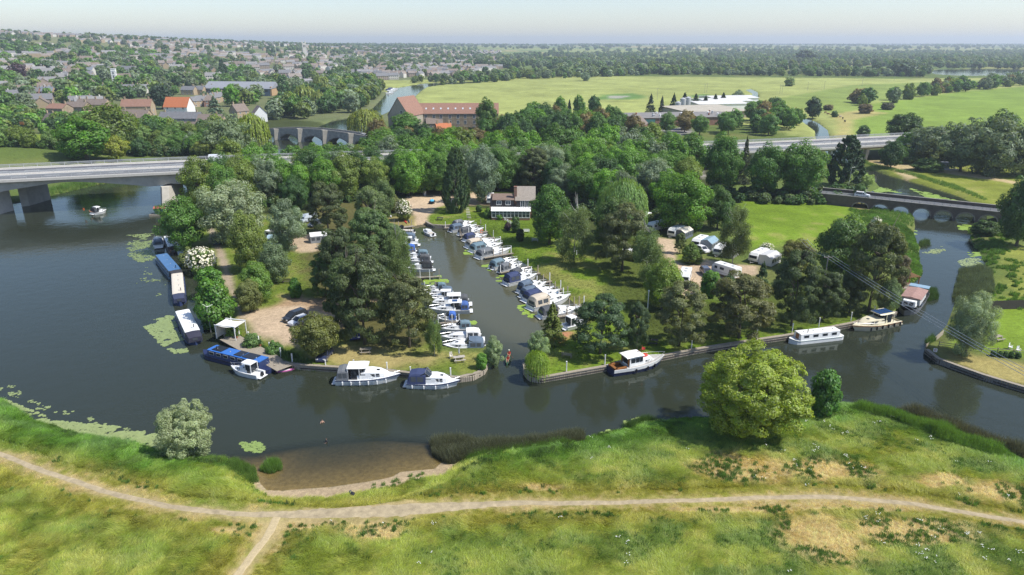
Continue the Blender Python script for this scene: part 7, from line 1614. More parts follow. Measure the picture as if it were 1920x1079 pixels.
def chair(px_, py_, rz, label, m=M_WPAINT):
    p = G(px_, py_); o = thing('garden_chair', label, 'chair', p, R(rz)); b = MB(); b.box((0, 0, .42), (.5, .5, .05)); b.build('seat', m, o); b = MB(); b.box((0, .27, .74), (.5, .05, .62)); b.build('backrest', m, o)
    for x in (-.22, .22):
        for y in (-.22, .24): b = MB(); b.box((x, y, .2), (.06, .06, .4)); b.build('leg', m, o)
        b = MB(); b.box((x * 1.1, 0, .64), (.06, .5, .04)); b.build('armrest', m, o)
    return o
chair(846, 672, 20, 'cream garden chair beside the parasol table', mat('cream_plastic', (.6, .56, .47), .5, .05, 3)); chair(1894, 655, 40, 'white garden chair on the right-hand garden lawn'); chair(1909, 661, 10, 'white garden chair nearest the right edge')
# pergola with white curtains on the landing stage
p = G(436, 638); pg = thing('garden_pergola', 'white pergola with a cloth roof on the landing stage', 'pergola', (p.x, p.y, .8), R(-14))
for x in (-1.9, 1.9):
    for y in (-1.6, 1.6): b = MB(); b.box((x, y, 1.25), (.12, .12, 2.5)); b.build('post', M_WPAINT, pg)
for y in (-1.6, 1.6): b = MB(); b.box((0, y, 2.56), (4.1, .12, .14)); b.build('beam', M_WPAINT, pg)
for x in (-1.9, 1.9): b = MB(); b.box((x, 0, 2.42), (.12, 3.1, .14)); b.build('beam', M_WPAINT, pg)
b = MB(); b.loft([[(x, y, 2.5 - .22 * math.sin(math.pi * (x + 1.8) / 3.6)) for y in (-1.5, 0, 1.5)] for x in np.linspace(-1.8, 1.8, 7)], closed=False, cap0=False, cap1=False); paint(b.build('cloth_roof', M_CANVAS, pg), (.72, .70, .64))
b = MB(); b.loft([[(-1.85, -1.5 + 3.0 * k / 10, .1), (-1.85 + .08 * (k % 2), -1.5 + 3.0 * k / 10, 2.4)] for k in range(11)], closed=False, cap0=False, cap1=False); paint(b.build('curtain', M_CANVAS, pg), (.66, .63, .56))
def pot(p, label, r=.3): 
    o = thing('plant_pot', label, 'plant', p); b = MB(); b.tube([(0, 0, 0), (0, 0, .45)], [r * .7, r], 8); b.build('pot', mat('terracotta', (.35, .15, .08), .8, .15, 3), o); c = link('leaves', proto('shrub', 0, 900), o); c.scale = (.9, .9, .9); c.location = (0, 0, .35); c.color = (.07, .14, .03, 1)
pot((p.x + 1.2, p.y - .9, .8), 'potted shrub under the white pergola'); pot((p.x - 3.0, p.y + 2.0, .8), 'potted shrub left of the white pergola'); pot((p.x + 6.5, p.y - 4.3, .8), 'potted shrub on the landing stage by the ladder')
p = G(396, 625); wt = thing('wind_turbine', 'small white wind turbine on a thin pole by the jetty', 'wind turbine', (p.x, p.y, .6), R(-60)); b = MB(); b.tube([(0, 0, -.5), (0, 0, 4.6)], .045, 6); b.build('pole', M_GALV, wt); b = MB(); b.tube([(.25, 0, 4.65), (-.3, 0, 4.65)], [.11, .06], 7); b.box((-.55, 0, 4.7), (.4, .03, .3)); b.build('nacelle', M_WPAINT, wt)
for k in range(3): a = 2.094 * k + .3; b = MB(); b.bar((.28, 0, 4.65), (.28, 1.0 * math.cos(a), 4.65 + 1.0 * math.sin(a)), .16, .02); b.build('blade', M_WPAINT, wt)
# ladder steps from the landing stage
p = P(531, 694, 0); st = thing('boarding_steps', 'wooden steps from the landing stage down to the water', 'steps', (p.x, p.y, 0), R(75)); b = MB(); b.bar((-.4, -.3, -.2), (-.4, 1.4, .95), .08); b.bar((.4, -.3, -.2), (.4, 1.4, .95), .08); b.build('stringer', M_WOOD, st)
for i in range(5): b = MB(); b.box((0, -.1 + i * .33, -.03 + i * .22), (.8, .22, .05)); b.build('tread', M_WOOD, st)
# poles and power lines
def pole(loc, h, rz, label, arm=1.9, name='power_pole'):
    o = thing(name, label, 'power pole', loc, rz); b = MB(); b.tube([(0, 0, -1), (0, 0, h)], [.15, .11], 8); b.build('pole', mat('grey_pole', (.30, .28, .25), .9, .2, 4), o)
    b = MB(); b.box((0, -.12, h - .15), (arm, .12, .14)); b.build('crossarm', M_WOOD, o)
    for x in (-arm * .46, 0, arm * .46): b = MB(); b.tube([(x, -.12, h - .1), (x, -.12, h + .14)], [.05, .07], 6); b.build('insulator', M_WPAINT, o)
    return o
pp = P(1541, 556); H_P = z_at(1541, 481, pp.y)
pA = Vector((pp.x, pp.y, .9)); pB = Vector((70.5, 55.0, 1.2)); pC = G(1499, 500)
rzp = math.atan2((pB - pA).y, (pB - pA).x) + math.pi / 2
pole(pA, H_P - .9, rzp, 'grey electricity pole among the right-hand pines'); pole(pB, 8.5, rzp, 'electricity pole on the near meadow')
pole(pC, 6.5, rzp, 'electricity pole among the trees behind the bronze-green tree')
def wire(a, b_, sag, name, label, r=.034, group='overhead power lines', m=M_GALV):
    pts = [a.lerp(b_, t) - Vector((0, 0, sag * 4 * t * (1 - t))) for t in np.linspace(0, 1, 22)]; b = MB(); b.tube(pts, r, 5); o = b.build(name, m); return tag(o, label, 'cable', group)
ad = Vector((math.cos(rzp), math.sin(rzp), 0))
for k, e in enumerate((-.87, 0, .87)):
    zt = Vector((0, 0, 1))
    wire(pA + ad * e + zt * (H_P - .8), pB + ad * e + zt * 8.55, 1.0, 'power_line', ['left power line crossing over the river', 'middle power line crossing over the river', 'right power line crossing over the river'][k])
    wire(pC + ad * e + zt * 6.6, pA + ad * e + zt * (H_P - .8), .6, 'power_line', ['left', 'middle', 'right'][k] + ' power line among the right-hand pines')
def lamp(px_, py_, h, label, name='street_lamp', z=None):
    p = G(px_, py_); 
    if z is not None: p.z = z
    o = thing(name, label, 'street lamp', p, random.random() * 6); b = MB(); b.tube([(0, 0, 0), (0, 0, h)], [.09, .05], 6); b.build('post', M_GALV, o); b = MB(); b.tube([(0, 0, h - .05), (.9, 0, h + .1)], .04, 5); b.build('bracket', M_GALV, o); b = MB(); b.box((1.1, 0, h + .1), (.6, .22, .12)); b.build('lantern', M_LAMP, o); return o
lamp(1590, 357, 8, 'white street lamp at the end of the brick arch bridge'); lamp(1286, 306, 7, 'street lamp in front of the viaduct underpass')
for k in range(5): lamp(572 - k * 2 + (k % 2) * 6, 178 - k * 7, 8, '%s street lamp in the town car park' % ['nearest', 'second', 'middle', 'fourth', 'farthest'][k]).__setitem__('group', 'lamps in the town car park')
lamp(1235, 245, 8, 'street lamp left in the dairy car park'); lamp(1242, 243, 9, 'street lamp right in the dairy car park')
p = G(1214, 585); b = MB(); b.tube([(0, 0, -.2), (0, 0, 4.2)], .1, 7); b.box((0, 0, 4.3), (.3, .3, .25)); o = b.build('service_pole', M_WPAINT); o.location = p; tag(o, 'white service pole in front of the yellow-green beech', 'pole')
for k, (a, b_, h) in enumerate(((1232, 187, 10), (1321, 175, 9), (1325, 174, 9), (1462, 176, 9), (1466, 176, 9), (1514, 170, 9), (1545, 168, 9), (1616, 162, 9), (1676, 152, 10))):
    p = G(a, b_); pole(p, h, R(20), ORD[k] + ' wooden electricity pole from the left on the far meadows', 1.6).__setitem__('group', 'electricity poles on the far meadows')
# lifebuoy on jetty
p = P(903, 441, .6); o = thing('lifebuoy', 'orange lifebuoy on a post at the top right jetty', 'lifebuoy', p, R(30)); b = MB(); b.loft([[((.42 + .1 * math.cos(c)) * math.cos(a), .1 * math.sin(c), 1.0 + (.42 + .1 * math.cos(c)) * math.sin(a)) for c in (0, 1.57, 3.14, 4.71)] for a in [6.2832 * k / 14 for k in range(15)]], cap0=False, cap1=False); b.build('ring', mat('orange_foam', (.7, .14, .03), .5, .05, 3), o); b = MB(); b.box((0, .14, .6), (.1, .08, 1.4)); b.build('post', M_WOOD, o)
# tents, kit and trailer at the slipway
p = G(733, 391); tn = thing('tent', 'blue tarpaulin shelter left of the slipway', 'tent', p, R(-10)); b = MB(); b.loft([[(-2, -1.5, 1.7), (2, -1.5, 1.6)], [(-2, 0, 2.5), (2, 0, 2.4)], [(-2, 1.5, 1.6), (2, 1.5, 1.6)]], closed=False, cap0=False, cap1=False); paint(b.build('roof', M_CANVAS, tn), (.05, .2, .6)); b = MB()
for x in (-1.9, 1.9):
    for y in (-1.4, 1.4): b.tube([(x, y, 0), (x, y, 1.7)], .04, 5)
b.build('pole', M_STEEL, tn); b = MB(); b.box((.5, 0, .6), (1.6, 1.6, 1.2)); b.build('stored_goods', M_BLACK, tn)
def kayak(a, b_, col, label, h=.0):
    p, q = G(*a), G(*b_); c = (p + q) / 2; L = max(2.6, (q - p).length); o = thing('kayak', label, 'kayak', (c.x, c.y, c.z + h), math.atan2(q.y - p.y, q.x - p.x)); b = MB(); rings = []
    for i in range(9): t = i / 8; hb = .33 * max(.05, 1 - abs(2 * t - 1) ** 2.2); rings.append([(-L / 2 + L * t, hb, .2), (-L / 2 + L * t, hb * .6, .02), (-L / 2 + L * t, -hb * .6, .02), (-L / 2 + L * t, -hb, .2), (-L / 2 + L * t, 0, .34)])
    b.loft(rings); paint(b.build('hull', M_OBJ, o), col); b = MB(); b.ell((0, 0, .31), (.4, .2, .06)); b.build('cockpit', M_BLACK, o); return o
kayak((726, 396), (731, 407), (.65, .1, .04), 'orange kayak lying by the blue tent'); kayak((755, 409), (763, 421), (.55, .05, .05), 'red kayak on the slipway edge'); kayak((760, 406), (768, 420), (.06, .07, .14), 'navy kayak on the slipway edge'); kayak((729, 402), (734, 409), (.7, .7, .68), 'white kayak beside the orange kayak')
p = G(810, 382); tr2 = thing('boat_trailer', 'dark trailer with a bright blue cover by the slipway', 'trailer', p, R(80)); b = MB(); b.box((0, 0, .6), (2.6, 1.5, .5)); b.bar((1.3, 0, .5), (2.4, 0, .5), .1); b.build('chassis', M_BLACK, tr2); b = MB(); b.ell((0, 0, .95), (1.2, .75, .45)); paint(b.build('cover', M_CANVAS, tr2), (.08, .4, .62)); wheel(tr2, 0, .75, .3); wheel(tr2, 0, -.75, .3)
p = G(793, 366); sg_ = thing('notice_board', 'dark blue notice board beside the slipway yard', 'sign', p, R(5)); b = MB(); b.box((0, 0, 2.0), (1.8, .1, 1.9)); b.build('panel', M_NAVY, sg_); b = MB(); b.tube([(-.8, 0, 0), (-.8, 0, 2)], .05, 5); b.tube([(.8, 0, 0), (.8, 0, 2)], .05, 5); b.build('post', M_GALV, sg_)
p = G(797, 367); o = thing('fuel_pump', 'pale grey service cabinet beside the notice board', 'cabinet', p); b = MB(); b.box((0, 0, .8), (.8, .6, 1.6)); b.build('case', M_GALV, o); b = MB(); b.box((0, -.31, 1.1), (.6, .04, .5)); b.build('panel', M_WPAINT, o)
# mound post sign and stones
p = G(46, 254); o = thing('town_sign', 'dark post with a carved brown sign on the grassy mound', 'sign', p); b = MB(); b.tube([(0, 0, 0), (0, 0, 6)], .28, 8); b.build('post', M_BLACK, o); b = MB(); b.box((0, 0, 6.6), (2.4, .25, 1.6)); b.build('board', M_VARN, o); b = MB(); b.tube([(0, 0, -.3), (0, 0, .5)], [2.2, 1.6], 12); b.build('plinth', M_RBRICK, o)
# garden fences and steps
def fence(a, b_, h, label, n=None, m=M_DWOOD, closed=True, gap=.0, bw=.14, name='fence'):
    p, q = G(*a), G(*b_); L = (q - p).length; o = thing(name, label, 'fence', p, math.atan2(q.y - p.y, q.x - p.x)); b = MB(); dz = q.z - p.z
    if closed:
        k = int(L / bw)
        for i in range(k): b.box((L * (i + .5) / k, 0, h / 2 + dz * (i + .5) / k + random.uniform(-.02, .02)), (bw * .93, .03, h))
        b.build('board', m, o, 'stuff')
    else:
        for z in (h * .45, h * .85): b.bar((0, 0, z), (L, 0, z + dz), .08)
        b.build('rail', m, o)
    for i in range(int(L / 2.4) + 1): b = MB(); b.box((i * 2.4, .07, h / 2), (.11, .11, h + .12)); b.build('post', m, o)
    return o
fence((1844, 582), (1990, 578), 1.9, 'dark close-boarded fence across the right-hand garden')
fence((1760, 650), (1840, 660), .9, 'low grey rail fence behind the right garden quay', m=M_WOOD, closed=False); fence((1840, 660), (1990, 672), .9, 'pale rail fence in front of the garden chairs', m=M_WOOD, closed=False)
fence((1735, 656), (1768, 628), 1.0, 'pale garden wall down to the corner of the right quay', m=M_PILE, bw=.3, name='garden_wall')
fence((877, 411), (899, 411), 1.1, 'black railing on the landing stage below the lawn steps', m=M_BLACK, closed=False)
fence((946, 414), (972, 431), 1.0, 'white hand rail beside the conservatory steps', m=M_WPAINT, closed=False)
fence((1590, 350), (1606, 352), .9, 'brown fence at the end of the brick arch bridge', closed=False)
fence((1640, 326), (1662, 326), 1.1, 'dark timber pen beside the paddock stream', closed=False)
fence((1792, 315), (1836, 323), 1.2, 'grey metal barrier beside the pump hut', m=M_GALV, closed=False)
p = G(1770, 317); o = thing('pump_hut', 'small grey-green pump hut on a concrete pad', 'hut', p, R(-6)); b = MB(); b.box((0, 1, 1.2), (4, 2.4, 2.6)); b.build('wall', mat('grey_green_panel', (.3, .34, .31), .7, .15, 1), o); b = MB(); b.box((0, 1, 2.56), (4.2, 2.6, .12)); b.build('roof', M_GALV, o); b = MB(); b.box((0, -.24, 1.1), (1, .08, 2)); b.build('door', M_GALV, o); b = MB(); b.box((1.4, -1.6, .06), (7, 3, .2)); b.build('pad', M_KERB, o)
for i in range(7): p = G(876 + i * .6, 391 + i * 3.0); b = MB(); b.box((0, 0, .04), (1.2, .5, .12)); o = b.build('stepping_stone', M_KERB); o.location = p; tag(o, ORD[k_s := i] + ' pale stone slab from the top of the slipway lawn path', 'paving slab', 'stone slabs of the lawn path')
for i, (a, b_) in enumerate(((1862, 668), (1874, 669), (1884, 670), (1895, 671), (1908, 672))): put_tree('shrub', G(a, b_), 1.1, 1.2, DRK, ['first', 'second', 'third', 'fourth', 'last'][i] + ' small round bush from the left along the garden fence')
p = G(1868, 640); o = picnic(1868, 638, 20, 'grey picnic table on the right-hand garden lawn')
p = P(1752, 665, .95); o = thing('mooring_sign', 'small white mooring sign with a letter on the right quay', 'sign', p, R(-30)); b = MB(); b.box((0, 0, .8), (.55, .05, .6)); b.build('board', M_WPAINT, o); b = MB(); b.box((0, .05, .4), (.08, .05, 1)); b.build('post', M_WOOD, o)
b = MB()
for c_, d_2 in (((-.11, 0), (.06, .4)), ((0, .17), (.2, .06)), ((0, 0), (.2, .06)), ((0, -.17), (.2, .06)), ((.11, .09), (.06, .13)), ((.12, -.09), (.06, .13))): b.box((c_[0], -.03, .8 + c_[1]), (d_2[0], .012, d_2[1]))
b.build('letter', mat('red_print', (.35, .05, .05), .6, 0), o)
# pergola on the right bank
p = G(1699, 537); o = thing('timber_pergola', 'timber pergola with an open slatted roof beside the houseboat', 'pergola', p, R(10))
for x in (-1.7, 1.7):
    for y in (-1.3, 1.3): b = MB(); b.box((x, y, 1.2), (.16, .16, 2.4)); b.build('post', M_VARN, o)
for i in range(8): b = MB(); b.box((-1.75 + i * .5, 0, 2.5), (.16, 3.1, .14)); b.build('slat', mat('cedar_slat', (.36, .2, .09), .7, .2, 3), o)
b = MB(); b.box((0, 0, .08), (4, 3.4, .2)); b.build('deck', M_WOOD, o); b = MB(); b.box((0, .3, .5), (1.4, .8, .08)); b.box((0, .3, .25), (.2, .2, .5)); b.build('table', M_VARN, o)
fence((1672, 530), (1690, 538), 1.3, 'brown screen fence beside the timber pergola')
# old staging below the right quay
p = P(1745, 676, 0); o = thing('old_staging', 'rotten dark timber staging below the right quay corner', 'staging', (p.x, p.y, 0), R(-38)); b = MB()
for i in range(5): b.box((i * 1.3, 0, 0), (.14, .14, 1.6))
b.build('post', M_DWOOD, o); b = MB(); b.bar((0, 0, .7), (5.4, 0, .6), .12); b.bar((0, 0, .25), (5.4, 0, .2), .1); b.build('beam', M_DWOOD, o)
# ------------------------------------------------------------------ people, cattle
M_SKIN = mat('skin', (.45, .27, .19), .6, .05, 5); M_HAIR = mat('dark_hair', (.04, .03, .025), .7, 0)
def person(label, loc, rz, pose, top, bottom, hair=(.05, .035, .025), parent=None, hat=None):
    v, e, r = [], [], []
    def ch(pts, root=None):
        last = root
        for p, q in pts:
            v.append(p); r.append(q)
            if last is not None: e.append((last, len(v) - 1))
            last = len(v) - 1
        return last
    sit = pose in ('sit', 'swim'); hz = .12 if sit else .92
    ch([((0, 0, hz), (.15, .12)), ((.01, 0, hz + .22), (.14, .1)), ((.03, 0, hz + .45), (.17, .11)), ((.03, 0, hz + .56), (.07, .06)), ((.04, 0, hz + .63), (.06, .06)), ((.05, 0, hz + .74), (.105, .095)), ((.05, 0, hz + .83), (.08, .08))])
    for s in (1, -1):
        if pose == 'sit': ch([((.12, s * .1, hz), (.085, .085)), ((.48, s * .14, hz + .18), (.065, .065)), ((.8, s * .12, hz - .08), (.045, .045)), ((.92, s * .12, hz - .04), (.04, .04))], 0)
        elif pose == 'swim': ch([((-.1, s * .1, hz - .25), (.08, .08)), ((-.3, s * .12, hz - .6), (.05, .05))], 0)
        else: ch([((0, s * .11, hz - .06), (.09, .09)), ((.04 * s, s * .12, .48), (.065, .065)), ((.0, s * .12, .08), (.045, .045)), ((.13, s * .13, .04), (.04, .04))], 0)
        a = [((.03, s * .2, hz + .5), (.06, .06)), ((.1, s * .28, hz + .26), (.045, .045)), ((.38, s * .2, hz + .18), (.035, .035)), ((.46, s * .17, hz + .2), (.035, .03))] if sit else [((.02, s * .2, hz + .5), (.06, .06)), ((.0, s * .27, hz + .22), (.045, .045)), ((.1, s * .27, hz - .04), (.035, .035)), ((.14, s * .26, hz - .12), (.035, .03))]
        ch(a, 2)
    me = bpy.data.meshes.new('person'); me.from_pydata(v, e, []); ob = bpy.data.objects.new('person', me); COL.objects.link(ob)
    sk = ob.modifiers.new('skin', 'SKIN'); 
    for i, q in enumerate(r): me.skin_vertices[0].data[i].radius = q
    me.skin_vertices[0].data[0].use_root = True
    sb = ob.modifiers.new('sub', 'SUBSURF'); sb.levels = sb.render_levels = 1
    dg = bpy.context.evaluated_depsgraph_get(); m2 = bpy.data.meshes.new_from_object(ob.evaluated_get(dg)); ob.modifiers.clear(); ob.data = m2
    for m in (M_SKIN, paintmat(top), paintmat(bottom), paintmat(hair)): m2.materials.append(m)
    mi = []
    for p in m2.polygons:
        c = p.center; k = 0
        if c.z > hz + .78 or (c.z > hz + .66 and c.x < .02): k = 3
        elif hz + .04 < c.z < hz + .58 and abs(c.y) < .30 and not (sit and c.x > .2): k = 1
        elif c.z <= hz + .06 and not (sit and c.x > .55): k = 2
        mi.append(k)
    m2.polygons.foreach_set('material_index', np.array(mi, np.int32)); m2.polygons.foreach_set('use_smooth', np.ones(len(mi), bool))
    ob.location = loc; ob.rotation_euler = (0, 0, rz); tag(ob, label, 'person')
    if hat: b = MB(); b.tube([(.05, 0, hz + .84), (.05, 0, hz + .95)], [.15, .1], 8); b.build('hat', paintmat(hat), ob)
    return ob
def paintmat(c): return mat('cloth_%d_%d_%d' % tuple(int(q * 100) for q in c), c, .8, .08, 6)
cl = Vector(canoe.location); cdv = Vector((math.cos(crz), math.sin(crz), 0))
person('person in a red vest paddling at the front of the canoe', cl + cdv * .8 + Vector((0, 0, .2)), crz, 'sit', (.5, .04, .03), (.06, .07, .1)); person('person in a red vest and pale hat at the back of the canoe', cl - cdv * 1.2 + Vector((0, 0, .2)), crz, 'sit', (.55, .05, .04), (.1, .1, .1), hat=(.7, .66, .55))
for k, s in enumerate((.75, -1.0)):
    b = MB(); a = cl + cdv * (s + .35) + Vector((-cdv.y, cdv.x, 0)) * (.75 if k else -.75); t2 = cl + cdv * (s + .2) + Vector((-cdv.y, cdv.x, 0)) * (-.2 if k else .2) + Vector((0, 0, .9)); b.tube([a, t2], .02, 5); b.bar(a + (a - t2) * .22, a, .16, .03); o = b.build('paddle', M_VARN); tag(o, ['paddle held by the front canoeist', 'paddle held by the rear canoeist'][k], 'paddle')
p = P(604, 793, 0); person('swimmer with bare shoulders in the river near the boats', (p.x, p.y, -.42), R(-60), 'swim', (.45, .27, .19), (.1, .1, .2))
p = P(613, 829, 0); person('swimmer in a black wetsuit in the shallow bay', (p.x, p.y, -.35), R(200), 'swim', (.012, .012, .014), (.012, .012, .014))
p = G(661, 931); o = thing('rucksack', 'black rucksack left on the little beach', 'bag', p, R(30)); b = MB(); b.ell((0, 0, .28), (.26, .36, .3)); b.build('bag', M_BLACK, o); b = MB(); b.ell((.25, .1, .2), (.12, .22, .18)); b.build('pocket', M_BLACK, o)
b = MB(); b.ell((.0, .75, .14), (.2, .25, .16)); b.build('folded_clothes', M_NAVY, o)
person('person in dark clothes walking on the marina lawn', G(1117, 492), R(90), 'stand', (.02, .02, .025), (.02, .02, .02)); person('person in a blue top seated at the stern of the outgoing cruiser', Vector(c1.location) + Vector((math.cos(c1.rotation_euler.z) * -2.9, math.sin(c1.rotation_euler.z) * -2.9, .8)), c1.rotation_euler.z, 'sit', (.5, .2, .12), (.1, .1, .12))
for k, (a, b_) in enumerate(((1031, 632), (1047, 631))): p = G(a, b_); ob = MB(); ob.tube([(0, 0, 0), (0, 0, .9)], [.16, .12], 7); ob.box((0, 0, 1.0), (.34, .3, .28)); o = ob.build('service_bollard', M_WPAINT); o.location = p; tag(o, ['white service bollard left of the last jetty', 'white service bollard right of the last jetty'][k], 'bollard')
p = G(1081, 478); ob = MB(); ob.tube([(0, 0, 0), (0, 0, .8)], [.14, .1], 7); ob.ell((0, 0, .95), (.18, .18, .18)); o = ob.build('service_bollard', M_WPAINT); o.location = p; tag(o, 'white service bollard in the shade of the birch pair', 'bollard')
M_COW = [mat('brown_hide', (.2, .085, .04), .8, .15, 5), mat('black_hide', (.02, .018, .018), .8, .1, 5), mat('roan_hide', (.5, .4, .33), .8, .3, 2)]
def cow(px_, py_, rz, k, label):
    p = G(px_, py_); me = bpy.data.meshes.new('cow'); v = [(0, 0, 1.0), (.5, 0, 1.02), (.95, 0, 1.12), (1.2, 0, 1.05), (1.45, 0, .8), (1.6, 0, .62), (-.5, 0, 1.05), (-.8, 0, 1.0), (-.86, 0, .55)]; e = [(0, 1), (1, 2), (2, 3), (3, 4), (4, 5), (0, 6), (6, 7), (7, 8)]; r = [.42, .4, .32, .2, .17, .1, .4, .2, .03]
    for x, j in ((.62, 1), (-.55, 6)):
        for s in (1, -1):
            n = len(v); v += [(x, s * .2, .75), (x + (.04 if x > 0 else -.08), s * .21, .4), (x, s * .21, .04)]; e += [(j, n), (n, n + 1), (n + 1, n + 2)]; r += [.15, .075, .07]
    me.from_pydata(v, e, []); ob = bpy.data.objects.new('cow', me); COL.objects.link(ob); ob.modifiers.new('skin', 'SKIN'); me.skin_vertices[0].data[0].use_root = True
    for i, q in enumerate(r): me.skin_vertices[0].data[i].radius = (q, q)
    s_ = ob.modifiers.new('sub', 'SUBSURF'); s_.levels = s_.render_levels = 1
    m2 = bpy.data.meshes.new_from_object(ob.evaluated_get(bpy.context.evaluated_depsgraph_get())); ob.modifiers.clear(); ob.data = m2; m2.materials.append(M_COW[k]); m2.polygons.foreach_set('use_smooth', np.ones(len(m2.polygons), bool))
    ob.location = p; ob.rotation_euler = (0, 0, rz); tag(ob, label, 'cow')
for a in ((1547, 213, .2, 0, 'brown cow under the hawthorn by the stream'), (1553, 216, 2.6, 0, 'brown cow nearest the stream bank'), (1575, 221, .1, 2, 'pale roan cow on the dusty track'), (1580, 224, 1.2, 1, 'dark cow beside the pale roan cow'), (1584, 230, 1.6, 1, 'black cow walking last along the dusty track')): cow(*a)
# ------------------------------------------------------------------ grass, reeds, lilies
def blade_kit(name, seed, n, h, spread, lean, w, mats, segs=3, curl=.5):
    r = np.random.default_rng(seed); V = []; Fq = []; vv = []
    for i in range(n):
        a = r.random() * 6.283; rad = spread * np.sqrt(r.random()); x, y = math.cos(a) * rad, math.sin(a) * rad
        la = r.normal(0, .8) + (0 if lean else r.random() * 6.283); l = (lean if lean else .25) * (.6 + .8 * r.random()); hh = h * (.55 + .6 * r.random()); ww = w * (.7 + .6 * r.random()); t = r.random() * 3.14
        b = len(V); c = r.random()
        for s in range(segs + 1):
            k = s / segs; px_ = x + math.cos(la) * l * hh * k ** 1.8; py_ = y + math.sin(la) * l * hh * k ** 1.8; pz = hh * (k - curl * l * k ** 2.4 * .6); q = ww * (1 - k * .85) / 2
            V += [(px_ - math.sin(t) * q, py_ + math.cos(t) * q, pz), (px_ + math.sin(t) * q, py_ - math.cos(t) * q, pz)]; vv += [(.25 + .5 * c + .15 * k, .5 + r.normal(0, .12), r.random())] * 2
        for s in range(segs): Fq.append((b + 2 * s, b + 2 * s + 1, b + 2 * s + 3, b + 2 * s + 2))
    me = mesh_np(name, np.array(V), np.array(Fq), [mats]); vcol(me, 'v', np.clip(np.array(vv), 0, 1).astype(np.float32)); return me
KIT_G = [blade_kit('grass_tuft', 10 + k, 26, .42, .34, .9, .035, M_LEAFI) for k in range(4)]
KIT_S = [blade_kit('short_tuft', 30 + k, 22, .22, .32, .5, .035, M_LEAFI, 2) for k in range(3)]
KIT_W = [blade_kit('weed_clump', 50 + k, 30, .5, .26, 0, .075, M_LEAFI, 2, .9) for k in range(3)]
KIT_R = [blade_kit('reed_clump', 70 + k, 24, 1.7, .45, .22, .05, M_LEAFI, 3, .3) for k in range(4)]
def grow(name, x, y, kits, cols, s, heading=None, zoff=-.02, zs=None):
    n = len(x); z = hgt(x, y) + zoff
    rz = RNG.random(n) * 6.283 if heading is None else heading
    sc = np.stack([s, s, s if zs is None else zs], 1)
    return scatter(name, np.stack([x, y, z], 1), np.stack([RNG.normal(0, .08, n), RNG.normal(0, .08, n), rz], 1), sc, np.clip(cols, .004, .8), kits)
# long meadow grass on the near bank
def samp(n, y0, y1, kx=1.02):
    y = RNG.uniform(y0, y1, n); x = RNG.uniform(-1, 1, n) * (y * kx + 8); return x, y
x, y = samp(310000, 44, 118); wd_ = wdist(x, y); k = (wd_ < -.4) & (farside(x, y) < 0); x, y = x[k], y[k]
mc, f, dp, bank = meadow(x, y)
rs_ = np.hypot((x - SHALLOW.x) / 12.2, (y - SHALLOW.y) / 8)
k = (dp > .5 + .5 * RNG.random(len(x)) + 1.3 * np.exp(-((x - SHALLOW.x - 3) / 9) ** 2)) & ((rs_ > 1.02 + .15 * RNG.random(len(x))) | (wdist(x, y) < -2.3 - .6 * RNG.random(len(x)))) & (RNG.random(len(x)) > f * .35)
x, y, mc, f, dp, bank = x[k], y[k], mc[k], f[k], dp[k], bank[k]
wind = (fbm(x / 6, y / 6, 201, 3) - .5) * 9 + (fbm(x / 1.6, y / 1.6, 211, 2) - .5) * 4 + .6
hh = (.75 + .7 * fbm(x / 3, y / 3, 221, 2)) * (1 - .45 * f) * sstep(.6, 3.0, dp + .2)
hh = np.maximum(hh, .35) * (1 + .35 * bank)
mcs = mc.mean(1, keepdims=True); mc = mcs + (mc - mcs) * 1.1
jit = RNG.uniform(.7, 1.35, (len(x), 1)) * 1.75
shortk = (dp < 2.4) | (hh < .5)
grow('meadow_grass', x[~shortk], y[~shortk], KIT_G, (mc * jit)[~shortk], hh[~shortk] * 1.1, wind[~shortk])
grow('verge_grass', x[shortk], y[shortk], KIT_S, (mc * jit)[shortk], np.maximum(hh[shortk], .7), wind[shortk])
# weeds
x, y = samp(72000, 44, 92); k = (wdist(x, y) < -1); x, y = x[k], y[k]
n1 = fbm(x / 16, y / 11, 21, 3); n2 = fbm(x / 3.2, y / 2.2, 31, 3); rgt = sstep(-45, 30, x)
k = RNG.random(len(x)) < sstep(.50 - .05 * rgt, .62, n2 * .65 + n1 * .35) * (.12 + .6 * rgt) * sstep(88, 78, y)
dp = np.minimum(seg_dist(x, y, PATH, False), seg_dist(x, y, PATH2, False)); k &= dp > 1.7; x, y = x[k], y[k]
grow('meadow_weeds', x, y, KIT_W, np.array((.115, .21, .04)) * RNG.uniform(.7, 1.5, (len(x), 1)), RNG.uniform(.6, 1.15, len(x)))
k = RNG.random(len(x)) < .03 * sstep(24, 44, x) + .003; xf, yf = x[k], y[k]
fl = MB()
for a, b_ in zip(xf, yf):
    z = H1(a, b_) + random.uniform(.4, .6)
    for q in range(random.randint(2, 6)): fl.disc((a + random.uniform(-.25, .25), b_ + random.uniform(-.25, .25), z + random.uniform(-.08, .05)), .05, 5, h=.02)
fl.build('meadow_flowers', mat('white_petals', (.75, .74, .66), .7, .05, 9), None, 'stuff')
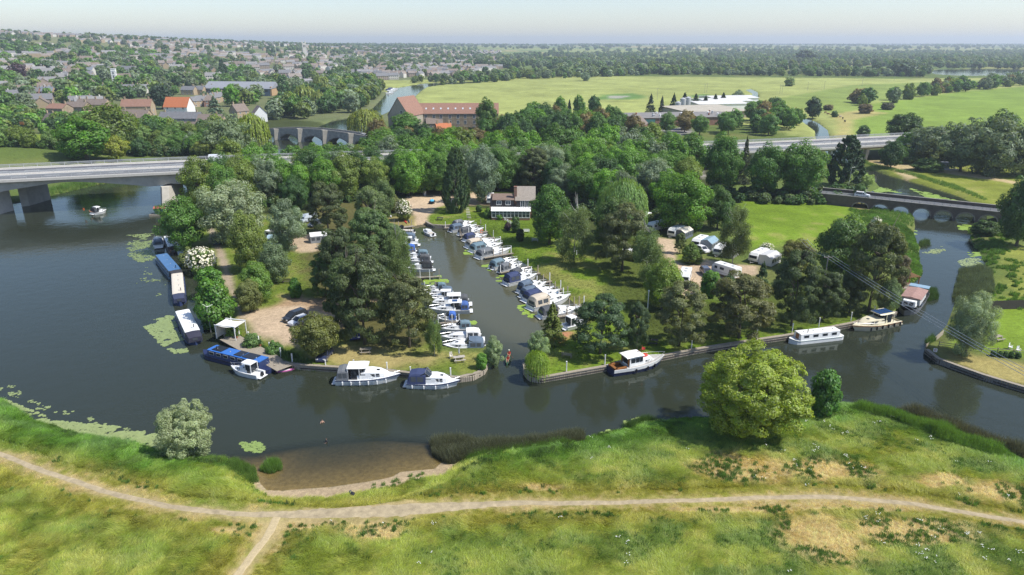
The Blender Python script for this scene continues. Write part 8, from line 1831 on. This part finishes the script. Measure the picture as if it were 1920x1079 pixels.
# rank green growth along the near waterline
NEARB = W2([(-300, 715), (0, 752), (60, 792), (110, 806), (170, 824), (260, 838), (310, 852), (370, 858), (425, 862), (445, 872), (480, 890), (492, 914), (515, 930), (560, 934)]); NEARB2 = W2([(750, 886), (815, 880), (828, 868), (900, 850), (960, 842), (1090, 826), (1170, 810), (1250, 792), (1310, 788), (1400, 785), (1510, 772), (1570, 762), (1610, 766), (1680, 780), (1740, 803), (1830, 832), (1880, 852), (1930, 872), (2300, 1000)])
def along(line, n, o0, o1):
    pts = np.array(line); seg = np.r_[0, np.cumsum(np.hypot(*np.diff(pts, axis=0).T))]; s = RNG.random(n) * seg[-1]; X = np.interp(s, seg, pts[:, 0]); Y = np.interp(s, seg, pts[:, 1]); return X + RNG.normal(0, .5, n), Y - RNG.uniform(o0, o1, n)
x1, y1 = along(NEARB, 4600, .0, 3.4); x2, y2 = along(NEARB2, 15000, -.6, 5.2); x, y = np.r_[x1, x2], np.r_[y1, y2]; k = (wdist(x, y) < .9) & ((np.hypot((x - SHALLOW.x) / 12.2, (y - SHALLOW.y) / 8) > 1.0 + .25 * RNG.random(len(x)))) & (fbm(x / 1.8, y / 1.8, 283, 2) > .33); x, y = x[k], y[k]
v = fbm(x / 2.5, y / 2.5, 231, 3); c = np.where((v > .55)[:, None], np.array((.085, .155, .035)), np.array((.13, .26, .035))) * RNG.uniform(.75, 1.3, (len(x), 1))
grow('bank_plants', x, y, KIT_W, c, RNG.uniform(.7, 1.5, len(x)) * (.6 + .6 * v))
def poly_samp(pp, n, z=0):
    O = W2(pp, z); xs = [p[0] for p in O]; ys = [p[1] for p in O]; c = RNG.random((n * 3, 2)) * [max(xs) - min(xs), max(ys) - min(ys)] + [min(xs), min(ys)]; c = c[inside(c[:, 0], c[:, 1], O)][:n]; return c[:, 0], c[:, 1]
def reedbed(name, pp, n, col, s=1.0, kit=None):
    x, y = poly_samp(pp, n); d = sdist(x, y, W2(pp)); v = fbm(x / 2, y / 2, 241, 2)
    scatter(name, np.stack([x, y, np.maximum(hgt(x, y), -.15)], 1), np.stack([RNG.normal(0, .1, len(x)), RNG.normal(0, .1, len(x)), RNG.random(len(x)) * 6.283], 1), np.repeat((s * (.55 + .7 * v) * (.6 + .4 * sstep(0, 1.2, d)))[:, None], 3, 1), np.array(col) * RNG.uniform(.7, 1.4, (len(x), 1)), kit or KIT_R)
RUSH, GRN = (.125, .135, .08), (.125, .24, .033)
reedbed('rushes', [(808, 832), (850, 826), (910, 838), (960, 835), (1020, 828), (1092, 812), (1095, 838), (1000, 852), (900, 866), (840, 872), (815, 855)], 2600, RUSH, 1.15)
reedbed('green_reeds', [(860, 862), (960, 846), (1060, 834), (1080, 846), (960, 862), (880, 874)], 1100, GRN, .8)
reedbed('bank_rushes', [(1680, 772), (1720, 782), (1780, 806), (1850, 832), (1960, 872), (1960, 890), (1860, 852), (1780, 826), (1700, 796)], 3000, (.115, .12, .085), 1.45)
reedbed('bank_reeds', [(1600, 772), (1690, 790), (1780, 828), (1870, 862), (1900, 885), (1850, 880), (1760, 850), (1660, 806), (1590, 790)], 2600, GRN, 1.0)
reedbed('island_rushes', [(1798, 508), (1840, 500), (1858, 515), (1862, 560), (1850, 575), (1795, 578), (1785, 560)], 1300, (.115, .15, .085), 1.0)
reedbed('bridge_reeds', [(1622, 388), (1650, 392), (1714, 408), (1712, 428), (1690, 430), (1650, 420), (1630, 400)], 900, (.14, .26, .045), .5)
reedbed('river_reeds', [(88, 371), (185, 347), (300, 333), (290, 327), (180, 338), (90, 360)], 900, (.14, .25, .045), 1.0)
reedbed('stream_reeds', [(1590, 300), (1640, 318), (1700, 332), (1790, 362), (1850, 384), (1850, 378), (1790, 352), (1700, 326), (1640, 312), (1600, 298)], 1500, (.14, .25, .045), .6)
reedbed('bay_reeds', [(488, 882), (505, 866), (525, 868), (528, 880), (505, 888)], 170, GRN, .9)
reedbed('bay_reeds', [(415, 880), (440, 862), (478, 880), (486, 905), (470, 912), (430, 895)], 420, (.11, .2, .03), .8)
reedbed('bay_reeds', [(1733, 548), (1755, 545), (1758, 562), (1738, 566)], 170, (.06, .12, .025), 1.1); reedbed('bay_reeds', [(1722, 455), (1742, 452), (1745, 462), (1725, 464)], 90, (.09, .15, .04), .9)
reedbed('bay_reeds', [(1735, 640), (1748, 632), (1752, 648), (1738, 655)], 90, (.08, .16, .03), 1.2); reedbed('bay_reeds', [(1165, 800), (1215, 786), (1240, 790), (1190, 812)], 260, (.07, .14, .025), .9)
# rank grass on the right-hand island bank and garden bank
x, y = poly_samp([(1590, 392), (1640, 396), (1712, 432), (1722, 460), (1730, 510), (1715, 530), (1690, 530), (1650, 440), (1600, 400)], 4200, .9); k = wdist(x, y) < .5; x, y = x[k], y[k]
grow('bank_grass', x, y, KIT_W, np.array((.13, .25, .04)) * RNG.uniform(.7, 1.35, (len(x), 1)) * (.55 + .9 * fbm(x / 4, y / 4, 271, 3))[:, None], RNG.uniform(.6, 1.3, len(x)) * (.4 + 1.1 * fbm(x / 5, y / 5, 277, 2)))
x, y = poly_samp([(1850, 425), (1825, 430), (1840, 470), (1860, 500), (1870, 570), (1920, 575), (1900, 500), (1880, 440)], 2600, .9); x = x + RNG.normal(0, 1.2, len(x)); y = y + RNG.normal(0, 1.2, len(y)); k = (wdist(x, y) < .5) & (fbm(x / 3, y / 3, 261, 2) > .42); x, y = x[k], y[k]
grow('garden_bank_grass', x, y, KIT_W, np.array((.12, .23, .038)) * RNG.uniform(.7, 1.35, (len(x), 1)), RNG.uniform(.8, 1.7, len(x)))
# scrub along the islands' banks and field edges
x, y = poly_samp([(395, 600), (440, 620), (560, 672), (600, 690), (540, 690), (440, 640)], 700, .9); grow('garden_scrub', x, y, KIT_W, np.array((.07, .14, .03)) * RNG.uniform(.7, 1.5, (len(x), 1)), RNG.uniform(1.0, 2.4, len(x)))
# lawn tufts on the island, short
x, y = poly_samp([(420, 420), (800, 400), (1000, 420), (1300, 560), (1680, 590), (1480, 632), (1010, 710), (990, 690), (1090, 590), (930, 450), (800, 425), (900, 690), (760, 700), (560, 688), (455, 630)], 26000, .9); k = (wdist(x, y) < -.5); x, y = x[k], y[k]
gc = cover(x, y, wdist(x, y)); k = (gc[:, 1] > gc[:, 0] * .95); grow('lawn_grass', x[k], y[k], KIT_S, gc[k] * 1.1 * RNG.uniform(.8, 1.25, (k.sum(), 1)), RNG.uniform(.5, .9, k.sum()))
# undergrowth in the woods
x, y = poly_samp([(430, 330), (480, 305), (640, 298), (900, 288), (1250, 282), (1310, 330), (1300, 400), (1200, 430), (1060, 420), (1000, 350), (870, 345), (780, 350), (700, 370), (560, 400), (480, 390)], 2600, .9)
kk = [proto(q, v, 700, True) for q, v in (('shrub', 0), ('shrub', 1), ('broad', 0))]; w_ = RNG.uniform(2.0, 4.2, len(x)); k = (gcov := cover(x, y, wdist(x, y)))[:, 0] < .2; x, y, w_ = x[k], y[k], w_[k]
scatter('undergrowth', np.stack([x, y, land(x, y) - .1], 1), np.stack([x * 0, x * 0, RNG.random(len(x)) * 6.28], 1), np.stack([w_, w_, w_ * RNG.uniform(.7, 1.2, len(w_))], 1), np.array([(.07, .13, .025), (.05, .1, .025), (.09, .13, .035)])[RNG.integers(0, 3, len(x))] * 1.3, kk)
x, y = poly_samp([(-60, 310), (300, 296), (450, 288), (440, 278), (300, 282), (-60, 296)], 420, .9); w_ = RNG.uniform(2.5, 5.0, len(x))
scatter('roadside_scrub', np.stack([x, y, land(x, y) - .1], 1), np.stack([x * 0, x * 0, RNG.random(len(x)) * 6.28], 1), np.stack([w_, w_, w_], 1), np.array([(.07, .13, .025), (.05, .1, .025), (.1, .13, .04)])[RNG.integers(0, 3, len(x))] * 1.3, kk)
x, y = poly_samp([(1310, 378), (1400, 382), (1545, 386), (1610, 372), (1600, 356), (1540, 366), (1400, 364), (1320, 360)], 150, .9); w_ = RNG.uniform(2.5, 5.0, len(x))
scatter('hedge_shrubs', np.stack([x, y, land(x, y) - .1], 1), np.stack([x * 0, x * 0, RNG.random(len(x)) * 6.28], 1), np.stack([w_, w_, w_ * .8], 1), np.array([(.07, .13, .03), (.05, .1, .03), (.1, .14, .05)])[RNG.integers(0, 3, len(x))] * 1.4, kk)
# lily pads and duckweed
M_LILY = objcol('lily_leaf', .45, var=.25); M_ALG = mat('duckweed', (.24, .34, .055), .8, .3, 5)
def lilies(name, pp, n, col=(.22, .29, .10), r=(.12, .3), thr=.0):
    x, y = poly_samp(pp, n); d = sdist(x, y, W2(pp)); k = (fbm(x / 2.2, y / 1.6, 251, 3) > thr + .18 * (1 - sstep(0, 2.5, d))) & (wdist(x, y) > .1); x, y = x[k], y[k]; b = MB()
    for i, (a, c) in enumerate(zip(x, y)):
        q = random.uniform(*r); o = random.random() * 6.28; z = .012 + .006 * (i % 5); h_ = random.uniform(-.02, .02)
        b.add([(a, c, z)] + [(a + q * math.cos(o + 5.6 * j / 7), c + q * math.sin(o + 5.6 * j / 7), z + h_ * math.sin(j)) for j in range(8)], [(0, j, j + 1) for j in range(1, 8)])
    paint(b.build(name, M_LILY, None, 'stuff'), col)
lilies('lily_pads', [(-20, 738), (40, 762), (110, 790), (220, 800), (300, 815), (370, 840), (330, 858), (250, 840), (110, 806), (60, 792), (-20, 752)], 6500, (.26, .31, .115), thr=.27)
lilies('lily_pads', [(-20, 700), (60, 740), (180, 778), (300, 800), (230, 800), (100, 785), (-20, 738)], 900, (.24, .29, .11), thr=.48)
lilies('lily_pads', [(270, 612), (300, 590), (328, 594), (345, 640), (352, 660), (330, 665), (300, 645)], 2600, (.24, .30, .11), thr=.33)
lilies('lily_pads', [(236, 458), (270, 440), (296, 452), (300, 490), (262, 495), (240, 480)], 1800, (.22, .28, .10), thr=.38); lilies('lily_pads', [(245, 505), (290, 500), (320, 545), (300, 560), (250, 530)], 420, (.22, .28, .1), thr=.5)
lilies('lily_pads', [(232, 442), (265, 438), (290, 436), (300, 442), (260, 447)], 320, (.24, .3, .1), thr=.44)
lilies('lily_pads', [(1095, 822), (1120, 806), (1160, 808), (1165, 822), (1130, 832)], 800, (.28, .35, .10), thr=.40); lilies('lily_pads', [(1165, 790), (1230, 778), (1240, 792), (1190, 812)], 240, (.28, .35, .1), thr=.44)
lilies('lily_pads', [(445, 830), (490, 828), (500, 845), (460, 855)], 160, (.22, .3, .08), thr=.5)
lilies('lily_pads', [(1796, 490), (1840, 476), (1850, 500), (1805, 508)], 700, (.30, .36, .15), thr=.38); lilies('lily_pads', [(1722, 470), (1770, 462), (1775, 476), (1730, 480)], 380, (.28, .33, .12), thr=.48); lilies('lily_pads', [(1745, 655), (1780, 655), (1790, 665), (1750, 668)], 60, (.26, .32, .12), thr=.5)
for pp, n in (([(1700, 424), (1718, 428), (1716, 455), (1704, 455)], 700), ([(1796, 424), (1830, 419), (1838, 430), (1800, 434)], 900), ([(1815, 474), (1845, 474), (1848, 482), (1820, 484)], 500), ([(795, 522), (832, 516), (840, 530), (800, 540)], 900), ([(868, 600), (890, 598), (892, 612), (874, 612)], 420), ([(905, 498), (925, 496), (922, 508), (905, 508)], 420), ([(930, 515), (948, 512), (945, 530), (930, 530)], 380), ([(870, 470), (884, 470), (884, 478), (872, 478)], 260), ([(1620, 345), (1660, 352), (1690, 362), (1640, 362)], 900), ([(1700, 352), (1760, 366), (1800, 378), (1740, 372)], 900), ([(960, 560), (985, 570), (1005, 600), (985, 595)], 160), ([(1600, 318), (1625, 325), (1640, 340), (1622, 335)], 400)):
    lilies('duckweed', pp, n, (.25, .36, .05), (.2, .55), .36)
